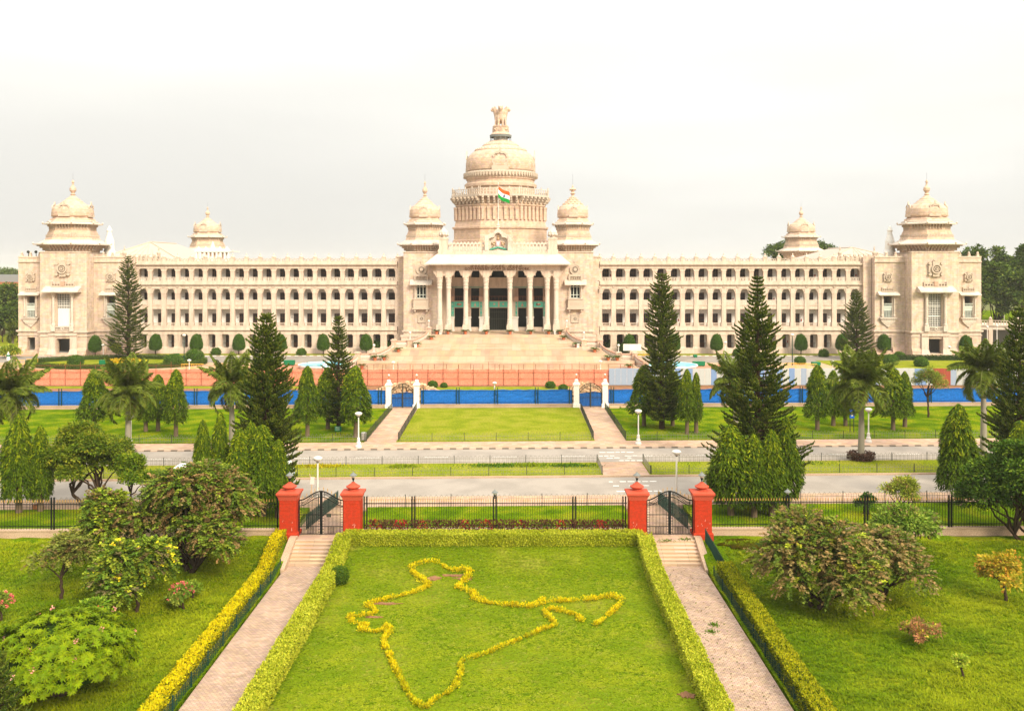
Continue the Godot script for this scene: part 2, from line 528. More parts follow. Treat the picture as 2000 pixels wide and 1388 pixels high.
func make_wing(parent: Node3D, at: Vector3) -> Node3D:
	var w := 3.05
	var half := w * 9.5
	var b := mb()
	# floors, spandrels and cornices, front plane at z = 0
	b.bb(Vector3(-half, 0, -2.7), Vector3(half, 0.5, 0.42))
	b.bb(Vector3(-half, 0.5, -2.7), Vector3(half, 1.2, 0.22))
	b.bb(Vector3(-half, 4.27, -1.1), Vector3(half, 5.12, 0.0))
	b.bb(Vector3(-half, 5.12, -1.1), Vector3(half, 5.3, 0.34))
	b.bb(Vector3(-half, 5.3, -2.7), Vector3(half, 6.0, 0.05))
	b.bb(Vector3(-half, 9.82, -2.7), Vector3(half, 10.68, -0.22))
	b.bb(Vector3(-half, 10.68, -0.7), Vector3(half, 10.82, -0.08))
	b.bb(Vector3(-half, 14.3, -0.8), Vector3(half, 15.2, 0.0))
	b.bb(Vector3(-half, 15.2, -0.8), Vector3(half, 15.42, 0.42))
	b.bb(Vector3(-half, 15.42, -2.7), Vector3(half, 16.0, 0.06))
	b.bb(Vector3(-half, 18.8, -1.0), Vector3(half, 19.62, 0.0))
	b.bb(Vector3(-half, 19.62, -1.0), Vector3(half, 19.9, 0.55))
	b.bb(Vector3(-half, 19.9, -12.0), Vector3(half, 20.35, 0.1))
	var wing := part("wing", b, M.stone_plain, parent, at)
	var p := mb()
	wall_holes(p, -half, half, 1.2, 19.8, -3.1, -2.7, [])
	for y in [4.25, 9.8, 15.4, 18.85]:                       # ceilings
		p.bb(Vector3(-half + 0.01, y, -2.69), Vector3(half - 0.01, y + 0.015, -1.11))
	part("corridor_wall", p, M.plaster, wing)
	var dd := mb()
	dd.bb(Vector3(-half, 1.2, -2.7), Vector3(half, 2.3, -2.66))
	part("dado", dd, M.dado, wing)
	# pieces that repeat at each column line
	var pier := mb()
	for k in 7:
		pier.box(0, 1.2 + k * 0.4, -0.5, 1.36, 0.365, 1.1)
		pier.box(0, 1.2 + k * 0.4 + 0.365, -0.5, 1.28, 0.035, 1.02)
	pier.tbox(0, 1.2, -0.5, Vector2(1.75, 1.3), Vector2(1.37, 1.11), 0.35)
	pier.box(0, 3.98, -0.5, 1.5, 0.12, 1.2)
	pier.box(0, 4.1, -0.5, 1.66, 0.17, 1.28)
	var pier_m := pier.done()
	var col := mb()
	col.box(0, 6.0, -0.42, 1.22, 0.78, 1.0)
	col.box(0, 6.78, -0.42, 1.14, 0.16, 0.92)
	col.box(0, 6.94, -0.42, 1.0, 6.3, 0.82)
	for y in [12.5, 12.85]:
		col.box(0, y, -0.42, 1.1, 0.1, 0.92)
	col.box(0, 13.24, -0.42, 1.2, 0.14, 0.98)
	col.box(0, 13.38, -0.42, 1.04, 0.92, 0.84)
	var col_m := col.done()
	var br := mb()                                             # stepped brackets either side of a column
	br.prism(PackedVector2Array([Vector2(0.5, 13.25), Vector2(0.66, 13.4), Vector2(0.66, 13.62), Vector2(0.76, 13.7), Vector2(0.80, 13.92), Vector2(0.93, 13.98), Vector2(0.97, 14.3), Vector2(0.5, 14.3)]), -0.72, -0.1)
	var br2 := mb()
	br2.prism(PackedVector2Array([Vector2(-0.5, 13.25), Vector2(-0.66, 13.4), Vector2(-0.66, 13.62), Vector2(-0.76, 13.7), Vector2(-0.80, 13.92), Vector2(-0.93, 13.98), Vector2(-0.97, 14.3), Vector2(-0.5, 14.3)]), -0.72, -0.1)
	var br2_m := br2.done()
	var br_m := br.done()
	var top := mb()
	top.box(0, 16.0, -0.45, 1.12, 0.16, 0.9)
	top.box(0, 16.16, -0.45, 0.9, 2.0, 0.75)
	top.box(0, 17.75, -0.45, 1.0, 0.12, 0.86)
	top.box(0, 18.16, -0.45, 1.1, 0.14, 0.92)
	top.prism(PackedVector2Array([Vector2(-0.45, 18.3), Vector2(0.45, 18.3), Vector2(0.56, 18.35), Vector2(0.6, 18.5), Vector2(0.74, 18.56), Vector2(0.8, 18.8), Vector2(-0.8, 18.8), Vector2(-0.74, 18.56), Vector2(-0.6, 18.5), Vector2(-0.56, 18.35)]), -0.8, -0.12)
	var top_m := top.done()
	var med := mb()
	med.ring(Vector3(0, 14.78, 0.0), 0.0, 0.34, 0, 0.1, 0, TAU, 12)
	med.ring(Vector3(0, 14.78, 0.0), 0.18, 0.27, 0.1, 0.15, 0, TAU, 12)
	var med_m := med.done()
	var ped := mb()
	ped.box(0, 20.35, -0.35, 0.86, 0.75, 0.6)
	ped.box(0, 21.1, -0.35, 1.05, 0.16, 0.72)
	ped.lathe([Vector2(0.42, 21.26), Vector2(0.46, 21.4), Vector2(0.3, 21.62), Vector2(0.12, 21.8), Vector2(0.16, 21.95), Vector2(0, 22.3)], 8, Vector3(0, 0, -0.35))
	var ped_m := ped.done()
	for i in 20:
		var x := -half + i * w
		part("pier", pier_m, M.stone_plain, wing, Vector3(x, 0, 0))
		part("column", col_m, M.stone_plain, wing, Vector3(x, 0, 0))
		part("bracket", br_m, M.stone_carved, wing, Vector3(x, 0, 0))
		part("bracket", br2_m, M.stone_carved, wing, Vector3(x, 0, 0))
		part("upper_column", top_m, M.stone_plain, wing, Vector3(x, 0, 0))
		part("medallion", med_m, M.stone_carved, wing, Vector3(x, 0, 0))
		part("parapet_pedestal", ped_m, M.stone_plain, wing, Vector3(x, 0, 0))
	# pieces that repeat in each bay
	var bal := mb()
	baluster_row(bal, -0.93, 0.93, 6.0, 6.78, -0.4, 0.27, 0.09)
	var bal_m := bal.done()
	var pan := mb()                                            # pale carved parapet panel
	pan.bb(Vector3(-0.99, 10.82, -0.36), Vector3(0.99, 11.8, -0.26))
	pan.bb(Vector3(-0.99, 11.72, -0.4), Vector3(0.99, 11.86, -0.2))
	for x in [-0.62, 0.0, 0.62]:
		pan.ring(Vector3(x, 11.28, -0.26), 0.16, 0.27, 0, 0.05, 0, TAU, 8)
		pan.box(x, 11.22, -0.235, 0.14, 0.12, 0.05)
	var pan_m := pan.done()
	var ub := mb()                                             # pierced parapet of the top floor
	ub.bb(Vector3(-1.06, 16.72, -0.5), Vector3(1.06, 16.88, -0.22))
	ub.bb(Vector3(-1.06, 16.0, -0.48), Vector3(1.06, 16.1, -0.24))
	for x in [-0.9, -0.3, 0.3, 0.9]:
		ub.box(x, 16.1, -0.36, 0.16, 0.62, 0.16)
	for x in [-0.6, 0.0, 0.6]:
		ub.ring(Vector3(x, 16.41, -0.4), 0.13, 0.24, 0, 0.08, 0, TAU, 8)
	var ub_m := ub.done()
	var pp := mb()                                             # roof parapet: scrolls
	pp.bb(Vector3(-1.1, 20.35, -0.45), Vector3(1.1, 20.5, -0.2))
	for s in [-1, 1]:
		pp.ring(Vector3(s * 0.62, 20.75, -0.4), 0.17, 0.3, 0, 0.14, 0, TAU, 10)
		pp.ring(Vector3(s * 0.95, 20.55, -0.4), 0.3, 0.42, 0, 0.14, PI * 0.25, PI * 0.75, 5)
	pp.ring(Vector3(0, 20.5, -0.4), 0.32, 0.47, 0, 0.14, 0, PI, 8)
	pp.ball(Vector3(0, 21.0, -0.33), Vector3(0.09, 0.14, 0.09), 6)
	var pp_m := pp.done()
	var door := mb(true)
	door.col = Color(0.085, 0.042, 0.027)
	door.bb(Vector3(-0.7, 0, 0), Vector3(0.7, 2.72, 0.06))
	door.col = Color(0.12, 0.06, 0.04)
	for x in [-0.66, -0.23, 0.23, 0.66]:
		door.box(x, 0, 0.08, 0.1, 2.72, 0.06)
	for y in [0.9, 1.75, 2.62]:
		door.bb(Vector3(-0.7, y, 0.06), Vector3(0.7, y + 0.1, 0.11))
	door.col = Color(0.03, 0.03, 0.032)
	for x in [-0.45, 0.0, 0.45]:
		door.bb(Vector3(x - 0.16, 1.02, 0.06), Vector3(x + 0.16, 1.72, 0.075))
		door.bb(Vector3(x - 0.16, 1.88, 0.06), Vector3(x + 0.16, 2.58, 0.075))
	var door_m := door.done()
	var sign := mb(true)
	sign.col = Color(0.03, 0.03, 0.035)
	sign.bb(Vector3(-0.22, 0, 0), Vector3(0.22, 0.12, 0.04))
	var sign_m := sign.done()
	var cup := mb(true)
	cup.col = Color(0.35, 0.05, 0.03)
	cup.bb(Vector3(-0.1, 0, 0), Vector3(0.1, 0.5, 0.15))
	var cup_m := cup.done()
	for i in 19:
		var x := -half + (i + 0.5) * w
		part("balustrade", bal_m, M.stone_plain, wing, Vector3(x, 0, 0))
		part("parapet_panel", pan_m, M.stone_pale, wing, Vector3(x, 0, 0))
		part("upper_parapet", ub_m, M.stone_pale, wing, Vector3(x, 0, 0))
		part("scroll_parapet", pp_m, M.stone_carved, wing, Vector3(x, 0, 0))
		for y in [1.2, 6.0, 10.68, 16.0]:
			var sc := Vector3.ONE
			if y == 1.2 and i % 3 == 1:
				sc = Vector3(1.0, 1.05, 1)
			part("door", door_m, M.tinted, wing, Vector3(x, y, -2.7), 0.0, sc)
			var r := rng.randf()
			if r < 0.22:
				part("name_board", sign_m, M.tinted, wing, Vector3(x - 1.15 if i % 2 else x + 1.15, y + 1.75, -2.7))
			elif r < 0.36:
				part("fire_bucket", cup_m, M.tinted, wing, Vector3(x + 1.1, y + 1.0, -2.7))
	return wing

func tower_profile(k: float) -> Dictionary:
	return {}

func emblem_shape(w: float, h: float, rich := true) -> MB:     # square-with-lobes stone medallion, centre at 0, 0, back on z = 0
	var b := mb()
	var a := w / 2
	var c := h / 2
	b.bb(Vector3(-a * 0.82, -c * 0.72, 0), Vector3(a * 0.82, c * 0.72, 0.12))
	b.bb(Vector3(-a, -c * 0.4, 0.0), Vector3(a, c * 0.4, 0.18))
	b.bb(Vector3(-a * 0.45, -c * 0.9, 0.0), Vector3(a * 0.45, c * 0.9, 0.2))
	b.bb(Vector3(-a * 0.22, c * 0.9, 0.0), Vector3(a * 0.22, c * 1.02, 0.22))
	for s in [-1, 1]:
		for t in [-1, 1]:
			b.ring(Vector3(s * a * 0.82, t * c * 0.62, 0), 0.0, a * 0.22, 0, 0.24, 0, TAU, 8)
	b.ring(Vector3(0, 0, 0.18), a * 0.52, a * 0.68, 0, 0.14, 0, TAU, 16)
	b.ring(Vector3(0, 0, 0.18), a * 0.26, a * 0.36, 0, 0.12, 0, TAU, 14)
	b.ring(Vector3(0, 0, 0.18), 0, a * 0.13, 0, 0.2, 0, TAU, 10)
	for k in 12:
		var f := TAU * k / 12
		b.ball(Vector3(cos(f) * a * 0.44, sin(f) * a * 0.44, 0.2), Vector3(0.07, 0.07, 0.07) * a, 5)
	return b

func crest_shape(w: float) -> MB:                               # heart-shaped dome ornament with a base, bottom at y = 0, back at z = 0
	var b := mb()
	b.bb(Vector3(-w * 0.6, 0, -0.4), Vector3(w * 0.6, w * 0.28, 0.12))
	b.bb(Vector3(-w * 0.5, w * 0.28, -0.4), Vector3(w * 0.5, w * 0.42, 0.06))
	for s in [-1, 1]:
		b.ring(Vector3(s * w * 0.24, w * 0.98, -0.25), w * 0.17, w * 0.29, 0, 0.3, -0.4 if s > 0 else 0.3 * PI, PI * 0.75 if s > 0 else PI + 0.4, 9)
		b.ring(Vector3(s * w * 0.42, w * 0.58, -0.25), w * 0.07, w * 0.17, 0, 0.3, 0, TAU, 9)
		b.ring(Vector3(s * w * 0.12, w * 0.78, -0.25), w * 0.28, w * 0.38, 0, 0.24, PI * 1.55 if s > 0 else PI, TAU if s > 0 else PI * 1.45, 7)
	b.prism(PackedVector2Array([Vector2(-w * 0.18, w * 1.22), Vector2(w * 0.18, w * 1.22), Vector2(w * 0.1, w * 1.36), Vector2(0, w * 1.62), Vector2(-w * 0.1, w * 1.36)]), -0.2, 0.06)
	b.prism(PackedVector2Array([Vector2(-w * 0.22, w * 0.72), Vector2(0, w * 0.45), Vector2(w * 0.22, w * 0.72), Vector2(w * 0.2, w * 0.98), Vector2(0, w * 0.9), Vector2(-w * 0.2, w * 0.98)]), -0.3, -0.12)
	return b

func make_turret(parent: Node3D, at: Vector3, s: float, lotus := false) -> Node3D:
	# an octagonal domed turret with two eaves; s scales its radii; y from its wall top (22.3) to the rod
	var oc := PI / 8
	var k := s * 1.04
	var b := mb()
	b.lathe([Vector2(5.2 * k, 21.6), Vector2(5.3 * k, 22.4), Vector2(5.35 * k, 22.9), Vector2(5.9 * k, 23.5), Vector2(6.6 * k, 24.0)], 8, Vector3.ZERO, oc, false)
	b.lathe([Vector2(5.4 * k, 25.0), Vector2(5.3 * k, 25.5), Vector2(5.1 * k, 25.7), Vector2(4.95 * k, 26.5), Vector2(4.6 * k, 27.2), Vector2(4.5 * k, 28.7)], 8, Vector3.ZERO, oc, false)
	b.lathe([Vector2(5.1 * k, 29.1), Vector2(4.5 * k, 29.25), Vector2(4.4 * k, 29.7), Vector2(3.9 * k, 30.0), Vector2(3.95 * k, 30.2)], 8, Vector3.ZERO, oc, false)
	var body := part("turret", b, M.stone_warm, parent, at)
	for e in [[7.6, 7.45, 5.3, 23.95, 24.2, 25.15, 6.5], [5.8, 5.65, 4.7, 28.45, 28.7, 29.3, 4.4]]:
		var ev := mb()
		ev.lathe([Vector2(e[6] * k, e[3] + 0.12), Vector2(e[0] * k, e[3]), Vector2(e[0] * k, e[4]), Vector2(e[1] * k * 0.93, e[4] + 0.1), Vector2(e[2] * k, e[5]), Vector2(e[2] * k * 0.9, e[5])], 8, Vector3.ZERO, oc, false)
		for q in 8:                                             # knobs on the corners of the eave
			var f := TAU * (q + 0.5) / 8
			ev.ball(Vector3(sin(f) * e[0] * k * 1.0, e[4] + 0.12, cos(f) * e[0] * k * 1.0), Vector3(0.18, 0.3, 0.18), 6)
		part("eave", ev, M.stone_pale, body)
	var bk := mb()
	for q in 8:
		var f0 := TAU * q / 8
		for i in 7:
			bk.t = Transform3D(Basis(Vector3.UP, f0), Vector3.ZERO)
			var x := (i - 3) * 0.68 * k
			bk.prism(PackedVector2Array([Vector2(x - 0.1, 22.75), Vector2(x + 0.1, 22.75), Vector2(x + 0.1, 24.05), Vector2(x - 0.1, 24.05)]), 5.0 * k, 5.45 * k)
			bk.prism(PackedVector2Array([Vector2(x - 0.1, 23.3), Vector2(x + 0.1, 23.3), Vector2(x + 0.1, 24.05), Vector2(x - 0.1, 24.05)]), 5.45 * k, 6.0 * k)
			bk.prism(PackedVector2Array([Vector2(x - 0.1, 23.7), Vector2(x + 0.1, 23.7), Vector2(x + 0.1, 24.05), Vector2(x - 0.1, 24.05)]), 6.0 * k, 6.6 * k)
			if i > 0 and i < 6:
				var y := (i - 3) * 0.62 * k
				bk.prism(PackedVector2Array([Vector2(y - 0.09, 27.4), Vector2(y + 0.09, 27.4), Vector2(y + 0.09, 28.5), Vector2(y - 0.09, 28.5)]), 4.2 * k, 4.45 * k)
				bk.prism(PackedVector2Array([Vector2(y - 0.09, 28.0), Vector2(y + 0.09, 28.0), Vector2(y + 0.09, 28.5), Vector2(y - 0.09, 28.5)]), 4.45 * k, 4.75 * k)
			var u := (i - 3) * 0.6 * k                            # zigzag band
			bk.prism(PackedVector2Array([Vector2(u - 0.26, 25.75), Vector2(u, 25.75), Vector2(u + 0.26, 26.2), Vector2(u, 26.2)]), 4.5 * k, 4.86 * k)
	bk.t = Transform3D.IDENTITY
	kind(part("bracket_course", bk, M.stone_carved, body), "stuff")
	var d := mb()
	var q2 := 4.3 * s
	d.lathe([Vector2(q2 * 0.93, 30.1), Vector2(q2 * 1.0, 30.45), Vector2(q2 * 1.01, 31.1), Vector2(q2 * 0.98, 31.9), Vector2(q2 * 0.86, 32.6), Vector2(q2 * 0.66, 33.05), Vector2(q2 * 0.62, 33.1), Vector2(q2 * 0.6, 33.25), Vector2(q2 * 0.5, 33.5), Vector2(q2 * 0.48, 33.7), Vector2(q2 * 0.36, 34.0), Vector2(q2 * 0.34, 34.2), Vector2(q2 * 0.22, 34.5), Vector2(q2 * 0.13, 34.9), Vector2(0, 34.95)], 24)
	var dome := part("dome", d, M.stone_warm, body)
	if lotus:
		var lp := mb()
		for r in 4:
			var m2 := 14 - r * 2
			for i in m2:
				var f := TAU * (i + 0.5 * (r % 2)) / m2
				var rr: float = q2 * [0.62, 0.47, 0.33, 0.21][r]
				lp.ball(Vector3(sin(f) * rr, [33.2, 33.65, 34.15, 34.55][r], cos(f) * rr), Vector3(0.2, 0.26, 0.2) * s * 1.4, 5)
		kind(part("petal_course", lp, M.stone_warm, dome), "stuff")
	var cs := crest_shape(2.1 * s).done()
	for i in 4:
		var f := TAU * i / 4
		part("dome_crest", cs, M.stone_carved, body, Vector3(sin(f) * q2 * 0.96, 30.2, cos(f) * q2 * 0.96), f)
	var fn := mb()
	var g := 0.75 * s
	if lotus:
		fn.lathe([Vector2(g * 0.9, 34.7), Vector2(g * 0.4, 35.2), Vector2(g * 0.95, 35.6), Vector2(g * 0.5, 36.0), Vector2(g * 1.0, 36.5), Vector2(g * 0.35, 37.0), Vector2(g * 0.3, 37.3), Vector2(0, 37.7)], 10)
		for i in 6:
			var f := TAU * i / 6
			fn.ball(Vector3(sin(f) * g * 1.1, 36.5, cos(f) * g * 1.1), Vector3(0.14, 0.3, 0.14), 5)
	else:
		fn.lathe([Vector2(g * 0.9, 34.7), Vector2(g * 0.5, 35.0), Vector2(g * 0.75, 35.2), Vector2(g * 0.4, 35.5), Vector2(g * 0.95, 36.1), Vector2(g * 0.9, 36.6), Vector2(g * 0.3, 37.2), Vector2(g * 0.22, 37.7), Vector2(g * 0.4, 37.9), Vector2(g * 0.2, 38.3), Vector2(0, 38.5)], 12)
	part("finial", fn, M.stone_warm, body)
	var rod := mb()
	rod.bar(Vector3(0, 37.6, 0), Vector3(0, 40.0, 0), 0.018)
	part("lightning_rod", rod, M.dark_iron, body)
	return body

func side_window(parent: Node3D, x: float, z: float) -> void:
	var w := hub("balcony_window", parent, Vector3(x, 0, z))
	for s in [-1, 1]:
		var c := mb()
		c.lathe([Vector2(0.24, 8.3), Vector2(0.24, 8.7), Vector2(0.16, 8.8), Vector2(0.15, 12.3), Vector2(0.26, 12.6), Vector2(0.28, 12.95)], 8, Vector3(s * 1.3, 0, 0.35))
		c.box(s * 1.06, 8.15, -0.02, 0.34, 4.7, 0.3)
		part("window_column", c, M.stone_pale, w)
	var cp := mb()
	cp.t = Transform3D(Basis(Vector3.UP, PI / 2), Vector3.ZERO)
	cp.prism(PackedVector2Array([Vector2(0.0, 12.98), Vector2(-1.35, 12.95), Vector2(-1.35, 13.12), Vector2(0, 13.8)]), -2.25, 2.25)
	part("canopy", cp, M.stone_pale, w)
	var cr := mb()
	cr.box(0, 13.75, 0.2, 2.6, 0.2, 0.3)
	for i in 7:
		cr.box(-1.2 + i * 0.4, 13.95, 0.2, 0.16, 0.45 if i % 3 else 0.8, 0.18)
	cr.box(0, 14.4, 0.2, 2.6, 0.12, 0.25)
	part("crest", cr, M.stone_carved, w)
	var m := mb()
	m.bb(Vector3(-0.89, 10.25, -0.25), Vector3(0.89, 10.55, 0.06))
	m.bb(Vector3(-0.89, 9.65, -0.25), Vector3(0.89, 10.25, -0.05))
	baluster_row(m, -0.89, 0.89, 10.55, 11.2, -0.05, 0.3, 0.07)
	lattice(m, -0.86, 0.86, 8.2, 9.6, -0.12, 5, 5, 0.07)
	part("window_lattice", m, M.window_frame, w)
	var cb := mb()
	cb.bb(Vector3(-1.85, 7.95, -0.1), Vector3(1.85, 8.15, 0.75))
	cb.bb(Vector3(-1.7, 7.7, -0.1), Vector3(1.7, 7.95, 0.6))
	cb.bb(Vector3(-1.5, 7.25, -0.1), Vector3(1.5, 7.7, 0.5))
	cb.tbox(0, 6.7, 0.15, Vector2(1.9, 0.5), Vector2(2.8, 0.7), 0.55)
	cb.tbox(0, 6.2, 0.1, Vector2(0.6, 0.3), Vector2(1.8, 0.45), 0.5)
	cb.ball(Vector3(0, 6.15, 0.1), Vector3(0.25, 0.35, 0.2), 8)
	for i in 9:
		cb.box(-1.5 + i * 0.375, 7.7, 0.65, 0.16, 0.2, 0.12)
	part("corbel", cb, M.stone_pale, w)
	part("medallion", emblem_shape(1.9, 2.2), M.stone_carved, w, Vector3(0, 16.95, 0), 0.0, Vector3(1, 1, 2.2))

func make_pavilion(parent: Node3D, at: Vector3, boarded: bool) -> Node3D:
	var b := mb()
	wall_holes(b, -5.05, 5.05, 0, 22.3, -1.2, 0, [[-1.5, 1.5, 0.6, 3.75], [-1.47, 1.47, 6.3, 13.4]])
	wall_holes(b, -11.6, -5.05, 0, 21.2, -4.6, -3.5, [[-9.65, -7.95, 0.9, 3.75], [-9.69, -7.91, 8.15, 12.75]])
	wall_holes(b, 5.05, 11.6, 0, 21.2, -4.6, -3.5, [[7.95, 9.65, 0.9, 3.75], [7.91, 9.69, 8.15, 12.75]])
	for s in [-1, 1]:
		b.bb(Vector3(s * 5.05 - (0.0 if s < 0 else 1.0), 0, -12), Vector3(s * 5.05 + (1.0 if s < 0 else 0.0), 22.3, -1.2))
		b.bb(Vector3(minf(s * 11.6, s * 10.6), 0, -22), Vector3(maxf(s * 11.6, s * 10.6), 21.2, -4.6))
	b.bb(Vector3(-5.05, 22.0, -12), Vector3(5.05, 22.29, -1.2))
	for s in [-1, 1]:
		b.bb(Vector3(minf(s * 5.05, s * 10.6), 20.0, -22), Vector3(maxf(s * 5.05, s * 10.6), 20.3, -4.6))
	b.bb(Vector3(-10.6, 0, -22.5), Vector3(10.6, 21.2, -22))
	var pav := part("pavilion", b, M.stone, parent, at)
	# mouldings that run round the base and the top
	for q in [[-5.05, 5.05, 0.0], [-11.6, -5.05, -3.5], [5.05, 11.6, -3.5]]:
		var tr := mb()
		for r in [[4.15, 4.35, 0.16], [4.9, 5.05, 0.2], [5.05, 5.35, 0.36]]:
			tr.bb(Vector3(q[0] - r[2], r[0], q[2]), Vector3(q[1] + r[2], r[1], q[2] + r[2]))
			if q[2] == 0.0:
				for s in [-1, 1]:
					tr.bb(Vector3(minf(s * 5.05, s * (5.05 + r[2])), r[0], -3.5), Vector3(maxf(s * 5.05, s * (5.05 + r[2])), r[1], 0))
			else:
				var s := signf(q[0])
				tr.bb(Vector3(minf(s * 11.6, s * (11.6 + r[2])), r[0], -21.9), Vector3(maxf(s * 11.6, s * (11.6 + r[2])), r[1], -3.5))
		part("string_course", tr, M.stone_plain, pav)
		if q[2] != 0.0:
			var tc := mb()
			tc.bb(Vector3(q[0] - 0.2, 20.2, q[2]), Vector3(q[1] + 0.0, 20.45, q[2] + 0.3))
			part("cornice", tc, M.stone_plain, pav)
			var tp := mb()
			tp.bb(Vector3(q[0], 21.2, q[2] - 0.5), Vector3(q[1], 21.5, q[2] + 0.12))
			part("coping", tp, M.stone_plain, pav)
	var tt := mb()
	tt.bb(Vector3(-5.15, 22.3, -1.3), Vector3(5.15, 22.5, 0.15))
	part("coping", tt, M.stone_plain, pav)
	var fi := mb()
	fi.box(0, 21.5, 0, 0.5, 0.5, 0.5)
	fi.ball(Vector3(0, 22.2, 0), Vector3(0.25, 0.3, 0.25), 6)
	var fim := fi.done()
	for s in [-1, 1]:
		for x in [10.9, 9.0, 7.0]:
			part("parapet_finial", fim, M.stone_plain, pav, Vector3(s * x, 0, -3.7))
	# sloping base course with gaps at the doors
	for q in [[-5.05, -1.75, 0.0], [1.75, 5.05, 0.0], [-11.6, -9.8, -3.5], [-7.8, -5.1, -3.5], [5.1, 7.8, -3.5], [9.8, 11.6, -3.5]]:
		var ba := mb()
		ba.t = Transform3D(Basis(Vector3.UP, PI / 2), Vector3(0, 0, q[2]))
		ba.prism(PackedVector2Array([Vector2(0, 0), Vector2(-0.75, 0), Vector2(-0.75, 0.55), Vector2(-0.5, 0.6), Vector2(-0.45, 1.1), Vector2(0, 1.8)]), q[0], q[1])
		part("base_course", ba, M.stone_warm, pav)
	for q in [[0.0, 0.0], [-8.8, -3.5], [8.8, -3.5]]:
		var ds := mb()
		ds.bb(Vector3(q[0] - 1.7, 0, q[1]), Vector3(q[0] + 1.7, 0.2, q[1] + 1.3))
		ds.bb(Vector3(q[0] - 1.7, 0.2, q[1]), Vector3(q[0] + 1.7, 0.4, q[1] + 0.9))
		ds.bb(Vector3(q[0] - 1.7, 0.4, q[1]), Vector3(q[0] + 1.7, 0.6, q[1] + 0.5))
		part("doorstep", ds, M.stone_warm, pav)
	for s in [-1, 1]:                                          # piers beside the central doorway
		var jb := mb()
		jb.bb(Vector3(s * 2.3 - 0.75, 0.3, 0), Vector3(s * 2.3 + 0.75, 4.15, 0.4))
		jb.tbox(s * 2.3, 0.3, 0.2, Vector2(1.95, 1.3), Vector2(1.52, 0.42), 1.2)
		part("doorway_pier", jb, M.stone_plain, pav)
	var jl := mb()
	jl.bb(Vector3(-3.05, 4.36, 0), Vector3(3.05, 4.88, 0.42))
	part("lintel", jl, M.stone_plain, pav)
	var dk := mb()                                             # rooms behind the openings
	dk.bb(Vector3(-4, 0.4, -7), Vector3(4, 0.6, -1.2))
	dk.bb(Vector3(-4, 3.8, -7), Vector3(4, 4.0, -1.2))
	dk.bb(Vector3(-4, 0.6, -7.2), Vector3(4, 13.4, -7))
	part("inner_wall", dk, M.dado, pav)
	for s in [-1, 1]:
		dk = mb()
		dk.bb(Vector3(s * 8.8 - 1.5, 0.7, -8.2), Vector3(s * 8.8 + 1.5, 12.9, -8))
		dk.bb(Vector3(s * 8.8 - 1.5, 3.8, -8.2), Vector3(s * 8.8 + 1.5, 4.0, -4.6))
		dk.bb(Vector3(s * 8.8 - 1.5, 0.7, -8), Vector3(s * 8.8 + 1.5, 0.9, -4.6))
		for e in [-1.5, 1.5]:
			dk.box(s * 8.8 + e, 0.7, -6.3, 0.1, 12.2, 3.4)
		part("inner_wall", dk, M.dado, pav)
	# great window
	var gw := hub("great_window", pav)
	var gp_ := mb()
	gp_.bb(Vector3(-1.47, 6.3, -0.75), Vector3(1.47, 13.4, -0.68))
	part("pane", gp_, M.dark_glass, gw)
	var gl := mb()
	lattice(gl, -1.42, 1.42, 6.35, 13.35, -0.55, 8, 18, 0.075)
	for y in [8.5, 10.6]:
		gl.bb(Vector3(-1.42, y, -0.6), Vector3(1.42, y + 0.16, -0.46))
	part("lattice", gl, M.white_paint, gw)
	if boarded:
		var bo := mb()
		bo.bb(Vector3(-1.42, 6.35, -0.5), Vector3(1.42, 10.2, -0.42))
		bo.bb(Vector3(-0.5, 6.4, -0.42), Vector3(0.75, 8.4, -0.36))
		part("white_board", bo, M.white_paint, gw)
	for s in [-1, 1]:
		var gc := mb()
		gc.box(s * 2.0, 5.35, 0.3, 0.95, 1.2, 0.75)
		gc.lathe([Vector2(0.42, 6.5), Vector2(0.42, 6.9), Vector2(0.3, 7.05), Vector2(0.3, 12.6), Vector2(0.42, 12.8), Vector2(0.36, 13.0), Vector2(0.5, 13.35), Vector2(0.52, 13.7)], 12, Vector3(s * 2.0, 0, 0.32))
		part("window_column", gc, M.stone_pale, gw)
	var gb := mb()
	baluster_row(gb, -1.5, 1.5, 5.36, 6.35, 0.35, 0.3, 0.09)
	gb.ring(Vector3(0, 5.9, 0.42), 0.2, 0.38, 0, 0.12, 0, TAU, 10)
	part("balustrade", gb, M.stone_pale, gw)
	var ca := mb()
	ca.t = Transform3D(Basis(Vector3.UP, PI / 2), Vector3.ZERO)
	ca.prism(PackedVector2Array([Vector2(0, 13.72), Vector2(-1.9, 13.7), Vector2(-1.9, 13.95), Vector2(-1.3, 14.3), Vector2(0, 15.0)]), -3.9, 3.9)
	ca.t = Transform3D.IDENTITY
	part("canopy", ca, M.stone_pale, gw)
	var cr := mb()
	cr.box(0, 14.8, 0.25, 5.0, 0.3, 0.4)
	for i in 9:
		cr.box(-2.4 + i * 0.6, 15.1, 0.25, 0.22, [0.9, 0.4, 0.4, 0.6, 0.3, 0.6, 0.4, 0.4, 0.9][i], 0.22)
	cr.box(0, 15.5, 0.25, 4.6, 0.12, 0.25)
	part("crest", cr, M.stone_carved, gw)
	var cc := mb()
	cc.box(0, 15.1, 0.32, 0.8, 0.9, 0.5)
	part("crest_panel", cc, M.stone_pink, gw)
	part("medallion", emblem_shape(3.1, 3.7), M.stone_carved, gw, Vector3(0, 18.75, 0), 0.0, Vector3(1, 1, 2.6))
	for s in [-1, 1]:
		side_window(pav, s * 8.8, -3.5)
	make_turret(pav, Vector3(-0.9 if at.x < 0 else 0.9, 0, -6.2), 1.0)
	return pav

